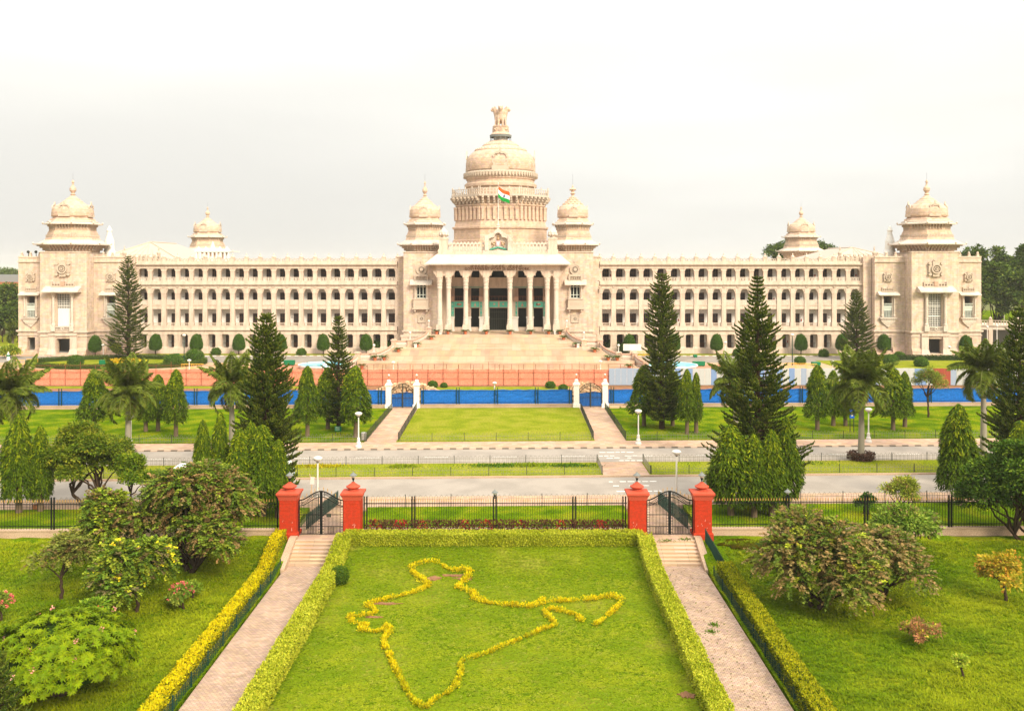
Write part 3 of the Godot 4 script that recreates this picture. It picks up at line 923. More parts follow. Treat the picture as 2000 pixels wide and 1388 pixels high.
func blob(cs: Array, cell: float, k: float) -> MB:      # one continuous surface round tapered capsules [a, b, ra, rb]
	var lo := Vector3.INF
	var hi := -Vector3.INF
	for c in cs:
		var r: float = maxf(c[2], c[3]) + cell * 2
		for p in [c[0], c[1]]:
			lo = lo.min(p - Vector3.ONE * r)
			hi = hi.max(p + Vector3.ONE * r)
	var nx := int((hi.x - lo.x) / cell) + 2
	var ny := int((hi.y - lo.y) / cell) + 2
	var nz := int((hi.z - lo.z) / cell) + 2
	var f := PackedFloat32Array()
	f.resize(nx * ny * nz)
	f.fill(1e3)
	for c in cs:
		var a: Vector3 = c[0]
		var ab: Vector3 = c[1] - a
		var l2 := maxf(ab.length_squared(), 1e-6)
		var ra: float = c[2]
		var rb: float = c[3]
		var reach := maxf(ra, rb) + k * 1.5 + cell * 2
		var c0: Vector3 = ((a.min(c[1]) - Vector3.ONE * reach - lo) / cell).max(Vector3.ZERO)
		var c1: Vector3 = (a.max(c[1]) + Vector3.ONE * reach - lo) / cell
		for z in range(int(c0.z), mini(nz, int(c1.z) + 1)):
			for y in range(int(c0.y), mini(ny, int(c1.y) + 1)):
				var at := (z * ny + y) * nx
				for x in range(int(c0.x), mini(nx, int(c1.x) + 1)):
					var p := lo + Vector3(x, y, z) * cell
					var h := clampf((p - a).dot(ab) / l2, 0, 1)
					var d := (p - a - ab * h).length() - lerpf(ra, rb, h)
					var e := f[at + x]
					var m := clampf(0.5 + 0.5 * (e - d) / k, 0, 1)
					f[at + x] = lerpf(e, d, m) - k * m * (1 - m) if e < 500 else d
	var ids := {}
	var pts := PackedVector3Array()
	var nm := PackedVector3Array()
	var step := [1, nx, nx * ny]
	for z in nz - 1:
		for y in ny - 1:
			for x in nx - 1:
				var i := (z * ny + y) * nx + x
				var inside := 0
				var sum := Vector3.ZERO
				var cnt := 0
				for q in 8:
					if f[i + (q & 1) + ((q >> 1) & 1) * nx + ((q >> 2) & 1) * nx * ny] < 0:
						inside += 1
				if inside == 0 or inside == 8:
					continue
				for e in 12:
					var ax := e / 4
					var o1 := (e & 1)
					var o2 := (e >> 1) & 1
					var base := Vector3.ZERO
					base[(ax + 1) % 3] = o1
					base[(ax + 2) % 3] = o2
					var j: int = i + int(base.x) + int(base.y) * nx + int(base.z) * nx * ny
					var d0 := f[j]
					var d1: float = f[j + step[ax]]
					if (d0 < 0) != (d1 < 0):
						base[ax] += d0 / (d0 - d1)
						sum += base
						cnt += 1
				ids[i] = pts.size()
				pts.append(lo + (Vector3(x, y, z) + sum / cnt) * cell)
				nm.append(Vector3(f[i + 1] - f[i], f[i + nx] - f[i], f[i + nx * ny] - f[i]).normalized())
	var b := mb()
	for z in range(1, nz - 1):
		for y in range(1, ny - 1):
			for x in range(1, nx - 1):
				var i := (z * ny + y) * nx + x
				for ax in 3:
					var d0 := f[i]
					var d1: float = f[i + step[ax]]
					if (d0 < 0) == (d1 < 0):
						continue
					var s1: int = step[(ax + 1) % 3]
					var s2: int = step[(ax + 2) % 3]
					var q := [ids.get(i, -1), ids.get(i - s1, -1), ids.get(i - s1 - s2, -1), ids.get(i - s2, -1)]
					if q.has(-1):
						continue
					if d0 > 0:
						q.reverse()
					b.trin(pts[q[0]], pts[q[1]], pts[q[2]], nm[q[0]], nm[q[1]], nm[q[2]])
					b.trin(pts[q[0]], pts[q[2]], pts[q[3]], nm[q[0]], nm[q[2]], nm[q[3]])
	return b

func lion_group() -> MB:                                  # lions standing back to back, seen as one carved block; base at y = 0, about 5 m high
	var cs := []
	cs.append([Vector3(0, 1.7, 0), Vector3(0, 3.4, 0), 1.05, 1.0])
	for i in 4:
		var f := TAU * i / 4
		var o := Vector3(sin(f), 0, cos(f))
		var s := Vector3(cos(f), 0, -sin(f))
		var up := Vector3.UP
		cs.append([o * 0.75 + up * 1.9, o * 0.95 + up * 3.3, 0.72, 0.7])          # chest
		cs.append([o * 1.1 + up * 3.3, o * 1.35 + up * 4.1, 0.62, 0.56])          # mane
		cs.append([o * 1.55 + up * 4.2, o * 1.7 + up * 4.3, 0.52, 0.48])           # head
		cs.append([o * 1.95 + up * 4.1, o * 2.2 + up * 4.0, 0.3, 0.24])            # muzzle
		cs.append([o * 1.9 + up * 3.8, o * 2.1 + up * 3.72, 0.2, 0.16])            # jaw
		for e in [-1, 1]:
			cs.append([o * 1.35 + s * e * 0.42 + up * 4.55, o * 1.4 + s * e * 0.5 + up * 4.85, 0.17, 0.1])   # ear
			cs.append([o * 0.95 + s * e * 0.48 + up * 2.3, o * 1.15 + s * e * 0.5 + up * 0.35, 0.42, 0.26])    # foreleg
			cs.append([o * 1.2 + s * e * 0.5 + up * 0.2, o * 1.5 + s * e * 0.52 + up * 0.16, 0.27, 0.22])      # paw
	return blob(cs, 0.11, 0.16)

func make_centre(parent: Node3D) -> void:
	var b := mb()
	# main mass, recess of the porch and the two flank towers
	b.bb(Vector3(-22.3, 0, -40), Vector3(22.3, 20.6, -14.5))
	for s in [-1, 1]:
		wall_holes(b, minf(s * 12.9, s * 20.7), maxf(s * 12.9, s * 20.7), 0, 22.45, -4.0, -3.0, [[s * 16.8 - 1.05, s * 16.8 + 1.05, 12.3, 15.4]])
		b.bb(Vector3(minf(s * 12.9, s * 13.9), 0, -14.5), Vector3(maxf(s * 12.9, s * 13.9), 22.45, -4.0))
		b.bb(Vector3(minf(s * 20.7, s * 19.7), 0, -14.5), Vector3(maxf(s * 20.7, s * 19.7), 22.45, -4.0))
		b.bb(Vector3(minf(s * 13.9, s * 19.7), 21.9, -14.5), Vector3(maxf(s * 13.9, s * 19.7), 22.4, -4.0))
		b.bb(Vector3(minf(s * 20.7, s * 22.3), 0, -14.5), Vector3(maxf(s * 20.7, s * 22.3), 21.3, -6.0))
	var cen := part("central_block", b, M.stone, parent)
	for s in [-1, 1]:
		for r in [[0.0, 3.9, 0.45], [3.9, 4.3, 0.6], [5.0, 5.25, 0.3], [22.3, 22.5, 0.2]]:
			var tr := mb()
			tr.bb(Vector3(s * 16.8 - 3.9 - (r[2] if s < 0 else 0.0), r[0], -3.0), Vector3(s * 16.8 + 3.9 + (r[2] if s > 0 else 0.0), r[1], -3.0 + r[2]))
			tr.bb(Vector3(minf(s * 20.7, s * (20.7 + r[2])), r[0], -5.9), Vector3(maxf(s * 20.7, s * (20.7 + r[2])), r[1], -3.0))
			part("base_course" if r[0] < 1 else "string_course", tr, M.stone_plain, cen)
		var cp0 := mb()
		cp0.bb(Vector3(s * 21.5 - 1.0, 21.3, -14.5), Vector3(s * 21.5 + 1.0, 21.55, -5.8))
		part("coping", cp0, M.stone_plain, cen)
	for s in [-1, 1]:
		make_turret(parent, Vector3(s * 16.6, 0, -9.0), 0.8, s > 0)
	# round medallion, balcony window and square panel on each flank tower
	var mw := mb()
	mw.ring(Vector3(0, 0, 0), 0, 1.25, 0, 0.22, 0, TAU, 24)
	mw.ring(Vector3(0, 0, 0.22), 1.0, 1.15, 0, 0.1, 0, TAU, 24)
	mw.ring(Vector3(0, 0, 0.22), 0.68, 0.76, 0, 0.08, 0, TAU, 20)
	mw.ring(Vector3(0, 0, 0.22), 0.0, 0.36, 0, 0.2, 0, TAU, 14)
	mw.bb(Vector3(-1.35, -1.45, 0), Vector3(1.35, -1.05, 0.35))
	mw.prism(PackedVector2Array([Vector2(-0.1, 1.2), Vector2(0.1, 1.2), Vector2(0.12, 1.6), Vector2(0.35, 1.75), Vector2(0, 2.25), Vector2(-0.35, 1.75), Vector2(-0.12, 1.6)]), 0, 0.2)
	var mw_m := mw.done()
	var sp := mb()
	for k in 14:
		var f := TAU * k / 14
		sp.t = Transform3D(Basis(Vector3(0, 0, 1), f), Vector3.ZERO)
		sp.bb(Vector3(0.38, -0.05, 0.22), Vector3(0.66, 0.05, 0.26))
	var sp_m := sp.done()
	var pl := mb()
	pl.bb(Vector3(-0.88, -0.9, 0), Vector3(0.88, 0.9, 0.08))
	for q in [[-0.88, -0.9, 0.88, -0.74], [-0.88, 0.74, 0.88, 0.9], [-0.88, -0.74, -0.72, 0.74], [0.72, -0.74, 0.88, 0.74]]:
		pl.bb(Vector3(q[0], q[1], 0.08), Vector3(q[2], q[3], 0.2))
	pl.ring(Vector3.ZERO, 0, 0.16, 0.08, 0.2, 0, TAU, 8)
	var pl_m := pl.done()
	var st := mb()
	for k in 8:
		st.t = Transform3D(Basis(Vector3(0, 0, 1), TAU * k / 8), Vector3.ZERO)
		st.prism(PackedVector2Array([Vector2(0.18, -0.07), Vector2(0.45, 0), Vector2(0.18, 0.07)]), 0.08, 0.11)
	var st_m := st.done()
	for s in [-1, 1]:
		var m := part("wheel_medallion", mw_m, M.stone_carved, parent, Vector3(s * 16.75, 18.6, -3.0))
		part("spoke_gap", sp_m, M.dark_gap, m)
		var q := part("square_panel", pl_m, M.stone_carved, parent, Vector3(s * 16.75, 7.9, -3.0))
		part("star_gap", st_m, M.dark_gap, q)
		var w := hub("balcony_window", parent, Vector3(s * 16.8, 0, -3.0))
		var cb := mb()
		cb.bb(Vector3(-1.9, 9.95, 0), Vector3(1.9, 10.25, 1.1))
		cb.bb(Vector3(-1.65, 10.25, 0), Vector3(1.65, 12.1, 0.85))
		cb.bb(Vector3(-1.75, 12.1, 0), Vector3(1.75, 12.3, 0.98))
		for e in [-1.3, 1.3]:
			cb.box(e, 9.45, 0.5, 0.35, 0.5, 0.8)
		for i in 3:
			cb.ring(Vector3(-0.8 + i * 0.8, 11.2, 0.85), 0.2, 0.34, 0, 0.06, 0, TAU, 8)
		part("balcony", cb, M.stone_carved, w)
		var fr := mb()
		fr.bb(Vector3(-1.05, 12.3, -0.5), Vector3(1.05, 12.45, -0.2))
		for x in [-1.0, -0.37, 0.37, 1.0]:
			fr.box(x, 12.3, -0.3, 0.16, 3.1, 0.2)
		for y in [13.0, 14.75, 15.25]:
			fr.bb(Vector3(-1.05, y, -0.4), Vector3(1.05, y + 0.14, -0.22))
		part("window_frame", fr, M.window_frame, w)
		var pa := mb()
		pa.bb(Vector3(-1.05, 12.3, -0.6), Vector3(1.05, 15.4, -0.5))
		part("pane", pa, M.dark_glass, w)
		for e in [-1.3, 1.3]:
			var co := mb()
			co.lathe([Vector2(0.2, 12.3), Vector2(0.12, 12.5), Vector2(0.12, 14.9), Vector2(0.22, 15.2)], 8, Vector3(e, 0, 0.6))
			part("window_column", co, M.stone_pale, w)
		var cp := mb()
		cp.t = Transform3D(Basis(Vector3.UP, PI / 2), Vector3.ZERO)
		cp.prism(PackedVector2Array([Vector2(0, 15.25), Vector2(-1.5, 15.2), Vector2(-1.5, 15.4), Vector2(0, 16.4)]), -2.4, 2.4)
		part("canopy", cp, M.stone_pale, w)
		var bl := mb()
		baluster_row(bl, -1.2, 1.2, 16.3, 17.2, 0.25, 0.4, 0.1)
		for e in [-1.35, 1.35]:
			bl.box(e, 16.2, 0.25, 0.35, 1.15, 0.4)
		part("balustrade", bl, M.stone_carved, w)
	make_porch(parent)
	make_dome(parent)

func make_porch(parent: Node3D) -> void:
	# floor and back wall
	var fl := mb()
	fl.bb(Vector3(-13.6, 0, -3.2), Vector3(13.6, 4.85, 2.7))
	fl.bb(Vector3(-12.9, 0, -14.5), Vector3(12.9, 4.85, -3.2))
	var porch := part("porch_floor", fl, M.steps_stone, parent)
	var bw := mb()
	var holes := []
	for s in [-1, 1]:
		for q in [[4.35, 6.2], [7.8, 9.9]]:
			var x0: float = minf(s * q[0], s * q[1])
			var x1: float = maxf(s * q[0], s * q[1])
			holes.append([x0, x1, 5.7, 10.0])
			holes.append([x0, x1, 11.55, 14.4])
			holes.append([x0, x1, 16.8, 18.6])
	holes.append([-2.1, 2.1, 5.0, 10.0])
	holes.append([-2.1, 2.1, 11.55, 14.4])
	holes.append([-2.1, 2.1, 16.8, 18.6])
	wall_holes(bw, -12.9, 12.9, 4.85, 19.9, -8.6, -8.0, holes)
	var back := part("porch_wall", bw, M.stone_plain, parent)
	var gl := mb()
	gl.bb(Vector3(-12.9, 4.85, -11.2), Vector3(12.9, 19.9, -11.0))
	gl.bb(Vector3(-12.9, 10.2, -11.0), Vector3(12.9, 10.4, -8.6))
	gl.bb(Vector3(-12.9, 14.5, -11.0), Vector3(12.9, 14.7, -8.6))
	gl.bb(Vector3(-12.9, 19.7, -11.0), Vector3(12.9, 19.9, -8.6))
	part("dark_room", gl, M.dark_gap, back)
	var rail := mb()
	for s in [-5.27, 5.27, -8.85, 8.85, 0]:
		var w := 1.05 if s else 2.1
		if absf(s) == 5.27:
			w = 0.92
		rail.bb(Vector3(s - w, 12.5, -8.4), Vector3(s + w, 12.6, -8.3))
		rail.box(s, 11.55, -8.35, 0.08, 0.95, 0.08)
		for k in 5:
			rail.box(s - w + (k + 0.5) * w * 0.4, 7.6 if false else 11.55, -8.38, 0.05, 0.95, 0.05)
	part("railing", rail, M.scaffold, back)
	var dr := mb()
	for k in 9:
		dr.box(-2.0 + k * 0.5, 5.0, -8.3, 0.09, 4.9, 0.08)
	for y in [5.1, 7.5, 9.0]:
		dr.bb(Vector3(-2.1, y, -8.33), Vector3(2.1, y + 0.1, -8.24))
	part("entrance_grille", dr, M.dark_iron, back)
	# turquoise carved panels
	var panel_w := {0: 2.1, 5.27: 0.92, -5.27: 0.92, 8.85: 1.05, -8.85: 1.05}
	for x in panel_w:
		var g := mb()
		var w: float = panel_w[x]
		g.bb(Vector3(x - w, 10.15, -8.0), Vector3(x + w, 11.45, -7.82))
		var pn := part("carved_panel", g, M.turquoise, back)
		var o := mb()
		if w > 2:
			for e in [-1, 1]:
				o.prism(PackedVector2Array([Vector2(e * 0.7, 10.9), Vector2(e * 1.25, 11.15), Vector2(e * 1.1, 10.85), Vector2(e * 1.3, 10.6), Vector2(e * 0.9, 10.7)]), -7.82, -7.74)
			o.box(0, 10.25, -7.78, 0.35, 1.1, 0.1)
		elif w > 1:
			o.ball(Vector3(x, 10.8, -7.8), Vector3(0.62, 0.3, 0.1), 10)
		else:
			o.prism(PackedVector2Array([Vector2(x - 0.3, 10.4), Vector2(x + 0.3, 10.4), Vector2(x + 0.12, 10.8), Vector2(x, 11.3), Vector2(x - 0.12, 10.8)]), -7.82, -7.74)
		part("relief", o, M.stone_pink, pn)
		var fr := mb()
		fr.bb(Vector3(x - w - 0.1, 11.45, -8.0), Vector3(x + w + 0.1, 11.56, -7.7))
		fr.bb(Vector3(x - w - 0.1, 10.02, -8.0), Vector3(x + w + 0.1, 10.14, -7.7))
		part("panel_frame", fr, M.stone_pink, pn)
	for s in [-1, 1]:
		for q in [[2.55, 0.6, true], [3.95, 0.4, true], [6.65, 0.55, false], [7.4, 0.5, false], [10.3, 0.6, true]]:
			var x: float = s * q[0]
			var w: float = q[1] / 2
			if q[2] or true:
				var dp := mb()
				dp.bb(Vector3(x - w, 8.2, -8.0), Vector3(x + w, 11.3, -7.8))
				var p2 := part("carved_pier", dp, M.turquoise if q[0] != 6.65 else M.stone_pink, back)
				var sw := mb()
				for k in 4:
					sw.ring(Vector3(x, 8.6 + k * 0.7, -7.8), 0.1, 0.2, 0, 0.05, 0 if k % 2 else PI, PI if k % 2 else TAU, 6)
				part("relief", sw, M.stone_pale, p2)
			var pc := mb()
			for e in [-0.25, 0.05, 0.35]:
				pc.lathe([Vector2(0.12, 12.6), Vector2(0.08, 12.8), Vector2(0.08, 14.2), Vector2(0.13, 14.5)], 6, Vector3(x + e, 0, -7.75))
			pc.box(x, 11.6, -7.7, 0.9, 1.0, 0.6)
			part("colonnette", pc, M.stone_pink, back)
		for q in [[3.25, 2.1], [7.0, 1.5], [10.5, 1.0]]:
			var da := mb()
			da.box(s * q[0], 4.85, -7.75, q[1] + 0.3, 0.5, 0.9)
			da.box(s * q[0], 5.35, -7.8, q[1], 2.4, 0.7)
			da.box(s * q[0], 7.75, -7.75, q[1] + 0.3, 0.3, 0.9)
			part("dado_pedestal", da, M.white_paint, back)
	for q in [[-11.2, -2.3], [2.3, 11.2]]:
		var gm := mb()
		gm.bb(Vector3(q[0], 14.55, -8.0), Vector3(q[1], 14.68, -7.8))
		part("green_moulding", gm, M.turquoise, back)
	# columns: plinth, shaft with rings, capital
	var cm := mb()
	cm.box(0, 4.85, 0, 1.42, 1.75, 1.42)
	cm.box(0, 6.6, 0, 1.3, 0.26, 1.3)
	var cm_m := cm.done()
	var sh := mb()
	sh.lathe([Vector2(0.66, 6.86), Vector2(0.66, 7.1), Vector2(0.58, 7.2), Vector2(0.64, 7.4), Vector2(0.55, 7.55), Vector2(0.6, 7.8), Vector2(0.53, 8.0), Vector2(0.52, 8.4), Vector2(0.48, 14.3), Vector2(0.55, 14.45), Vector2(0.58, 14.75), Vector2(0.5, 14.95), Vector2(0.54, 15.2), Vector2(0.6, 15.3), Vector2(0.52, 15.5), Vector2(0.56, 15.85), Vector2(0.66, 16.0), Vector2(0.56, 16.2), Vector2(0.66, 16.6), Vector2(0.68, 16.9), Vector2(0, 16.9)], 20)
	var sh_m := sh.done()
	var cp := mb()
	cp.box(0, 16.9, 0, 1.35, 0.25, 1.35)
	cp.bb(Vector3(-0.62, 17.15, -0.6), Vector3(0.62, 18.35, 0.62))
	for s in [-1, 1]:
		cp.prism(PackedVector2Array([Vector2(s * 0.6, 17.2), Vector2(s * 0.95, 17.3), Vector2(s * 0.98, 17.62), Vector2(s * 1.2, 17.66), Vector2(s * 1.24, 17.95), Vector2(s * 1.38, 18.0), Vector2(s * 1.4, 18.35), Vector2(s * 0.6, 18.35)]), -0.45, 0.45)
		cp.bb(Vector3(s * 1.1 - 0.07, 17.3, -0.1), Vector3(s * 1.1 + 0.07, 17.68, 0.1))
	var cp_m := cp.done()
	for x in [-12.45, -10.55, -6.87, -2.55, 2.55, 6.87, 10.55, 12.45]:
		var c := part("porch_column", sh_m, M.stone_pale, parent, Vector3(x, 0, 1.0))
		part("plinth", cm_m, M.stone_plain, c)
		part("capital", cp_m, M.stone_plain, c)
	# frieze with the inscription, and side returns
	var fz := mb()
	fz.bb(Vector3(-13.3, 18.35, 0.25), Vector3(13.3, 20.3, 1.5))
	for s in [-1, 1]:
		fz.bb(Vector3(minf(s * 12.2, s * 13.3), 18.35, -3.2), Vector3(maxf(s * 12.2, s * 13.3), 20.3, 0.25))
	fz.bb(Vector3(-12.9, 19.9, -14.5), Vector3(12.9, 20.3, 0.25))
	var frieze := part("frieze", fz, M.stone_plain, parent)
	var tm := TextMesh.new()
	var sf := SystemFont.new()
	sf.font_names = PackedStringArray(["Droid Sans"])
	sf.font_weight = 700
	tm.font = sf
	tm.text = "GOVERNMENT WORK IS GOD'S WORK."
	tm.font_size = 32
	tm.pixel_size = 0.024
	tm.depth = 0.06
	var wd := tm.get_aabb().size.x
	part("lettering", tm, M.letter_brown, frieze, Vector3(-0.1, 18.73, 1.53), 0.0, Vector3(13.9 / maxf(wd, 0.1), 1.05, 1.0))
	var kn := mb()                                             # rounded letters of the upper line, half under the canopy
	var x := -5.6
	var i := 0
	while x < 5.4:
		if i == 5 or i == 9 or i == 13:
			x += 0.7
		kn.ring(Vector3(x, 19.28, 1.5), 0.15, 0.25, 0, 0.05, PI * (0.1 if i % 2 else 0.3), PI * (1.9 if i % 3 else 2.2), 10)
		if i % 3 == 0:
			kn.ring(Vector3(x + 0.3, 19.34, 1.5), 0.1, 0.18, 0, 0.05, 0, PI * 1.5, 8)
			x += 0.25
		kn.bb(Vector3(x - 0.2, 19.5, 1.5), Vector3(x + 0.22, 19.57, 1.55))
		x += 0.66
		i += 1
	part("lettering", kn, M.letter_brown, frieze)
	# sloping canopy
	var cn := mb()
	var lo := [Vector3(-15.4, 19.62, 3.4), Vector3(15.4, 19.62, 3.4), Vector3(15.4, 19.62, -3.0), Vector3(-15.4, 19.62, -3.0)]
	var hi := [Vector3(-13.3, 21.75, -0.3), Vector3(13.3, 21.75, -0.3), Vector3(13.3, 21.75, -3.0), Vector3(-13.3, 21.75, -3.0)]
	var th := Vector3(0, 0.28, 0)
	for k in 4:
		var j := (k + 1) % 4
		cn.quad(lo[k] + th, lo[j] + th, hi[j] + th * 0.3, hi[k] + th * 0.3)
		cn.quad(lo[k], lo[j], lo[j] + th, lo[k] + th)
	cn.quad(lo[3], lo[2], lo[1], lo[0])
	cn.quad(hi[0] + th * 0.3, hi[1] + th * 0.3, hi[2] + th * 0.3, hi[3] + th * 0.3)
	part("canopy", cn, M.stone_pale, parent)
	# roof terrace: parapet blocks, pierced parapet, shrine
	var tb := mb()
	tb.bb(Vector3(-13.2, 21.8, -14.5), Vector3(13.2, 22.0, -0.3))
	tb.bb(Vector3(-12.9, 22.0, -2.2), Vector3(12.9, 22.55, -0.55))
	var terr := part("terrace", tb, M.stone_plain, parent)
	for s in [-1, 1]:
		var pc := mb()
		pc.bb(Vector3(minf(s * 2.95, s * 10.7), 24.05, -1.4), Vector3(maxf(s * 2.95, s * 10.7), 24.25, -1.0))
		for k in 10:
			var px: float = s * (3.35 + k * 0.77)
			pc.box(px - 0.3, 22.55, -1.2, 0.16, 1.5, 0.3)
			pc.box(px + 0.3, 22.55, -1.2, 0.16, 1.5, 0.3)
			pc.prism(PackedVector2Array([Vector2(px - 0.38, 24.2), Vector2(px + 0.38, 24.2), Vector2(px, 24.62)]), -1.35, -1.05)
			pc.prism(PackedVector2Array([Vector2(px - 0.13, 22.6), Vector2(px + 0.13, 22.6), Vector2(px + 0.2, 23.4), Vector2(px, 23.75), Vector2(px - 0.2, 23.4)]), -1.28, -1.12)
		part("pierced_parapet", pc, M.stone_pale, terr)
	for s in [-1, 1]:
		var pd := mb()
		pd.box(0, 22.0, 0, 2.3, 0.9, 2.0)
		pd.box(0, 22.9, 0, 1.9, 2.2, 1.8)
		pd.box(0, 25.1, 0, 2.2, 0.35, 2.0)
		var pde := part("terrace_pedestal", pd, M.stone_plain, terr, Vector3(s * 11.8, 0, -1.4))
		var lb := mb()
		lb.lathe([Vector2(0.75, 25.45), Vector2(0.6, 25.7), Vector2(0.95, 26.1), Vector2(1.0, 26.5), Vector2(0.75, 27.0), Vector2(0.3, 27.4), Vector2(0, 27.7)], 12)
		for r in 2:
			for k in 8:
				var f := TAU * (k + 0.5 * r) / 8
				lb.ball(Vector3(sin(f) * 0.9, 26.1 + r * 0.55, cos(f) * 0.9) * Vector3(1 - 0.15 * r, 1, 1 - 0.15 * r), Vector3(0.22, 0.42, 0.22), 6)
		part("lotus_bud", lb, M.stone_pale, pde)
	var sr := mb()                                             # shrine: arched gable with a niche
	var outer := PackedVector2Array()
	for pnt in [[-2.95, 22.4], [-2.95, 25.9], [-2.5, 26.0], [-1.9, 26.15], [-1.2, 26.5], [-0.6, 27.0], [-0.25, 27.35], [0, 27.9], [0.25, 27.35], [0.6, 27.0], [1.2, 26.5], [1.9, 26.15], [2.5, 26.0], [2.95, 25.9], [2.95, 22.4]]:
		outer.append(Vector2(pnt[0], pnt[1]))
	sr.prism(outer, -1.6, -1.3)
	var rim := PackedVector2Array(outer)
	for pnt in [[2.0, 22.7], [2.0, 25.2], [1.5, 25.5], [0.8, 25.6], [0.7, 26.1], [0.35, 26.45], [0, 26.55], [-0.35, 26.45], [-0.7, 26.1], [-0.8, 25.6], [-1.5, 25.5], [-2.0, 25.2], [-2.0, 22.7]]:
		rim.append(Vector2(pnt[0], pnt[1]))
	sr.prism(rim, -1.3, -0.4)
	sr.bb(Vector3(-3.3, 22.0, -1.7), Vector3(3.3, 22.7, -0.3))
	for s in [-1, 1]:
		sr.box(s * 2.5, 22.7, -0.35, 0.75, 2.0, 0.3)
		sr.box(s * 2.5, 24.7, -0.35, 0.95, 0.2, 0.42)
		sr.box(s * 2.5, 24.9, -0.35, 0.7, 1.0, 0.3)
	sr.lathe([Vector2(0.5, 27.75), Vector2(0.3, 28.0), Vector2(0.4, 28.15), Vector2(0.1, 28.6), Vector2(0, 28.7)], 8, Vector3(0, 0, -1.0))
	var shrine := part("shrine", sr, M.stone_pale, terr)
	var em := mb(true)                                         # painted coat of arms in the niche
	em.col = Color(0.08, 0.36, 0.24)
	for k in 9:
		em.ball(Vector3(-1.6 + k * 0.4, 22.95 + 0.45 * (1 - absf(k - 4) / 4.0), -1.1), Vector3(0.3, 0.24, 0.14), 6)
	em.col = Color(0.55, 0.34, 0.36)
	em.prism(PackedVector2Array([Vector2(-0.5, 24.8), Vector2(0.5, 24.8), Vector2(0.5, 23.9), Vector2(0, 23.3), Vector2(-0.5, 23.9)]), -1.3, -1.05)
	em.col = Color(0.7, 0.66, 0.66)
	em.prism(PackedVector2Array([Vector2(-0.35, 24.7), Vector2(0, 24.45), Vector2(0.35, 24.7), Vector2(0.2, 24.1), Vector2(0, 23.7), Vector2(-0.2, 24.1)]), -1.05, -1.0)
	em.col = Color(0.5, 0.34, 0.2)
	for s in [-1, 1]:
		em.ball(Vector3(s * 0.95, 24.05, -1.1), Vector3(0.42, 0.26, 0.16), 8)
		em.ball(Vector3(s * 0.75, 24.5, -1.1), Vector3(0.24, 0.26, 0.16), 8)
		em.ball(Vector3(s * 1.35, 24.3, -1.1), Vector3(0.1, 0.4, 0.1), 6)
		em.ball(Vector3(s * 1.2, 23.6, -1.1), Vector3(0.1, 0.4, 0.1), 6)
	em.ball(Vector3(0, 25.25, -1.15), Vector3(0.36, 0.32, 0.2), 8)
	em.ball(Vector3(0, 25.75, -1.15), Vector3(0.28, 0.34, 0.2), 8)
	part("coat_of_arms", em, M.tinted, shrine)

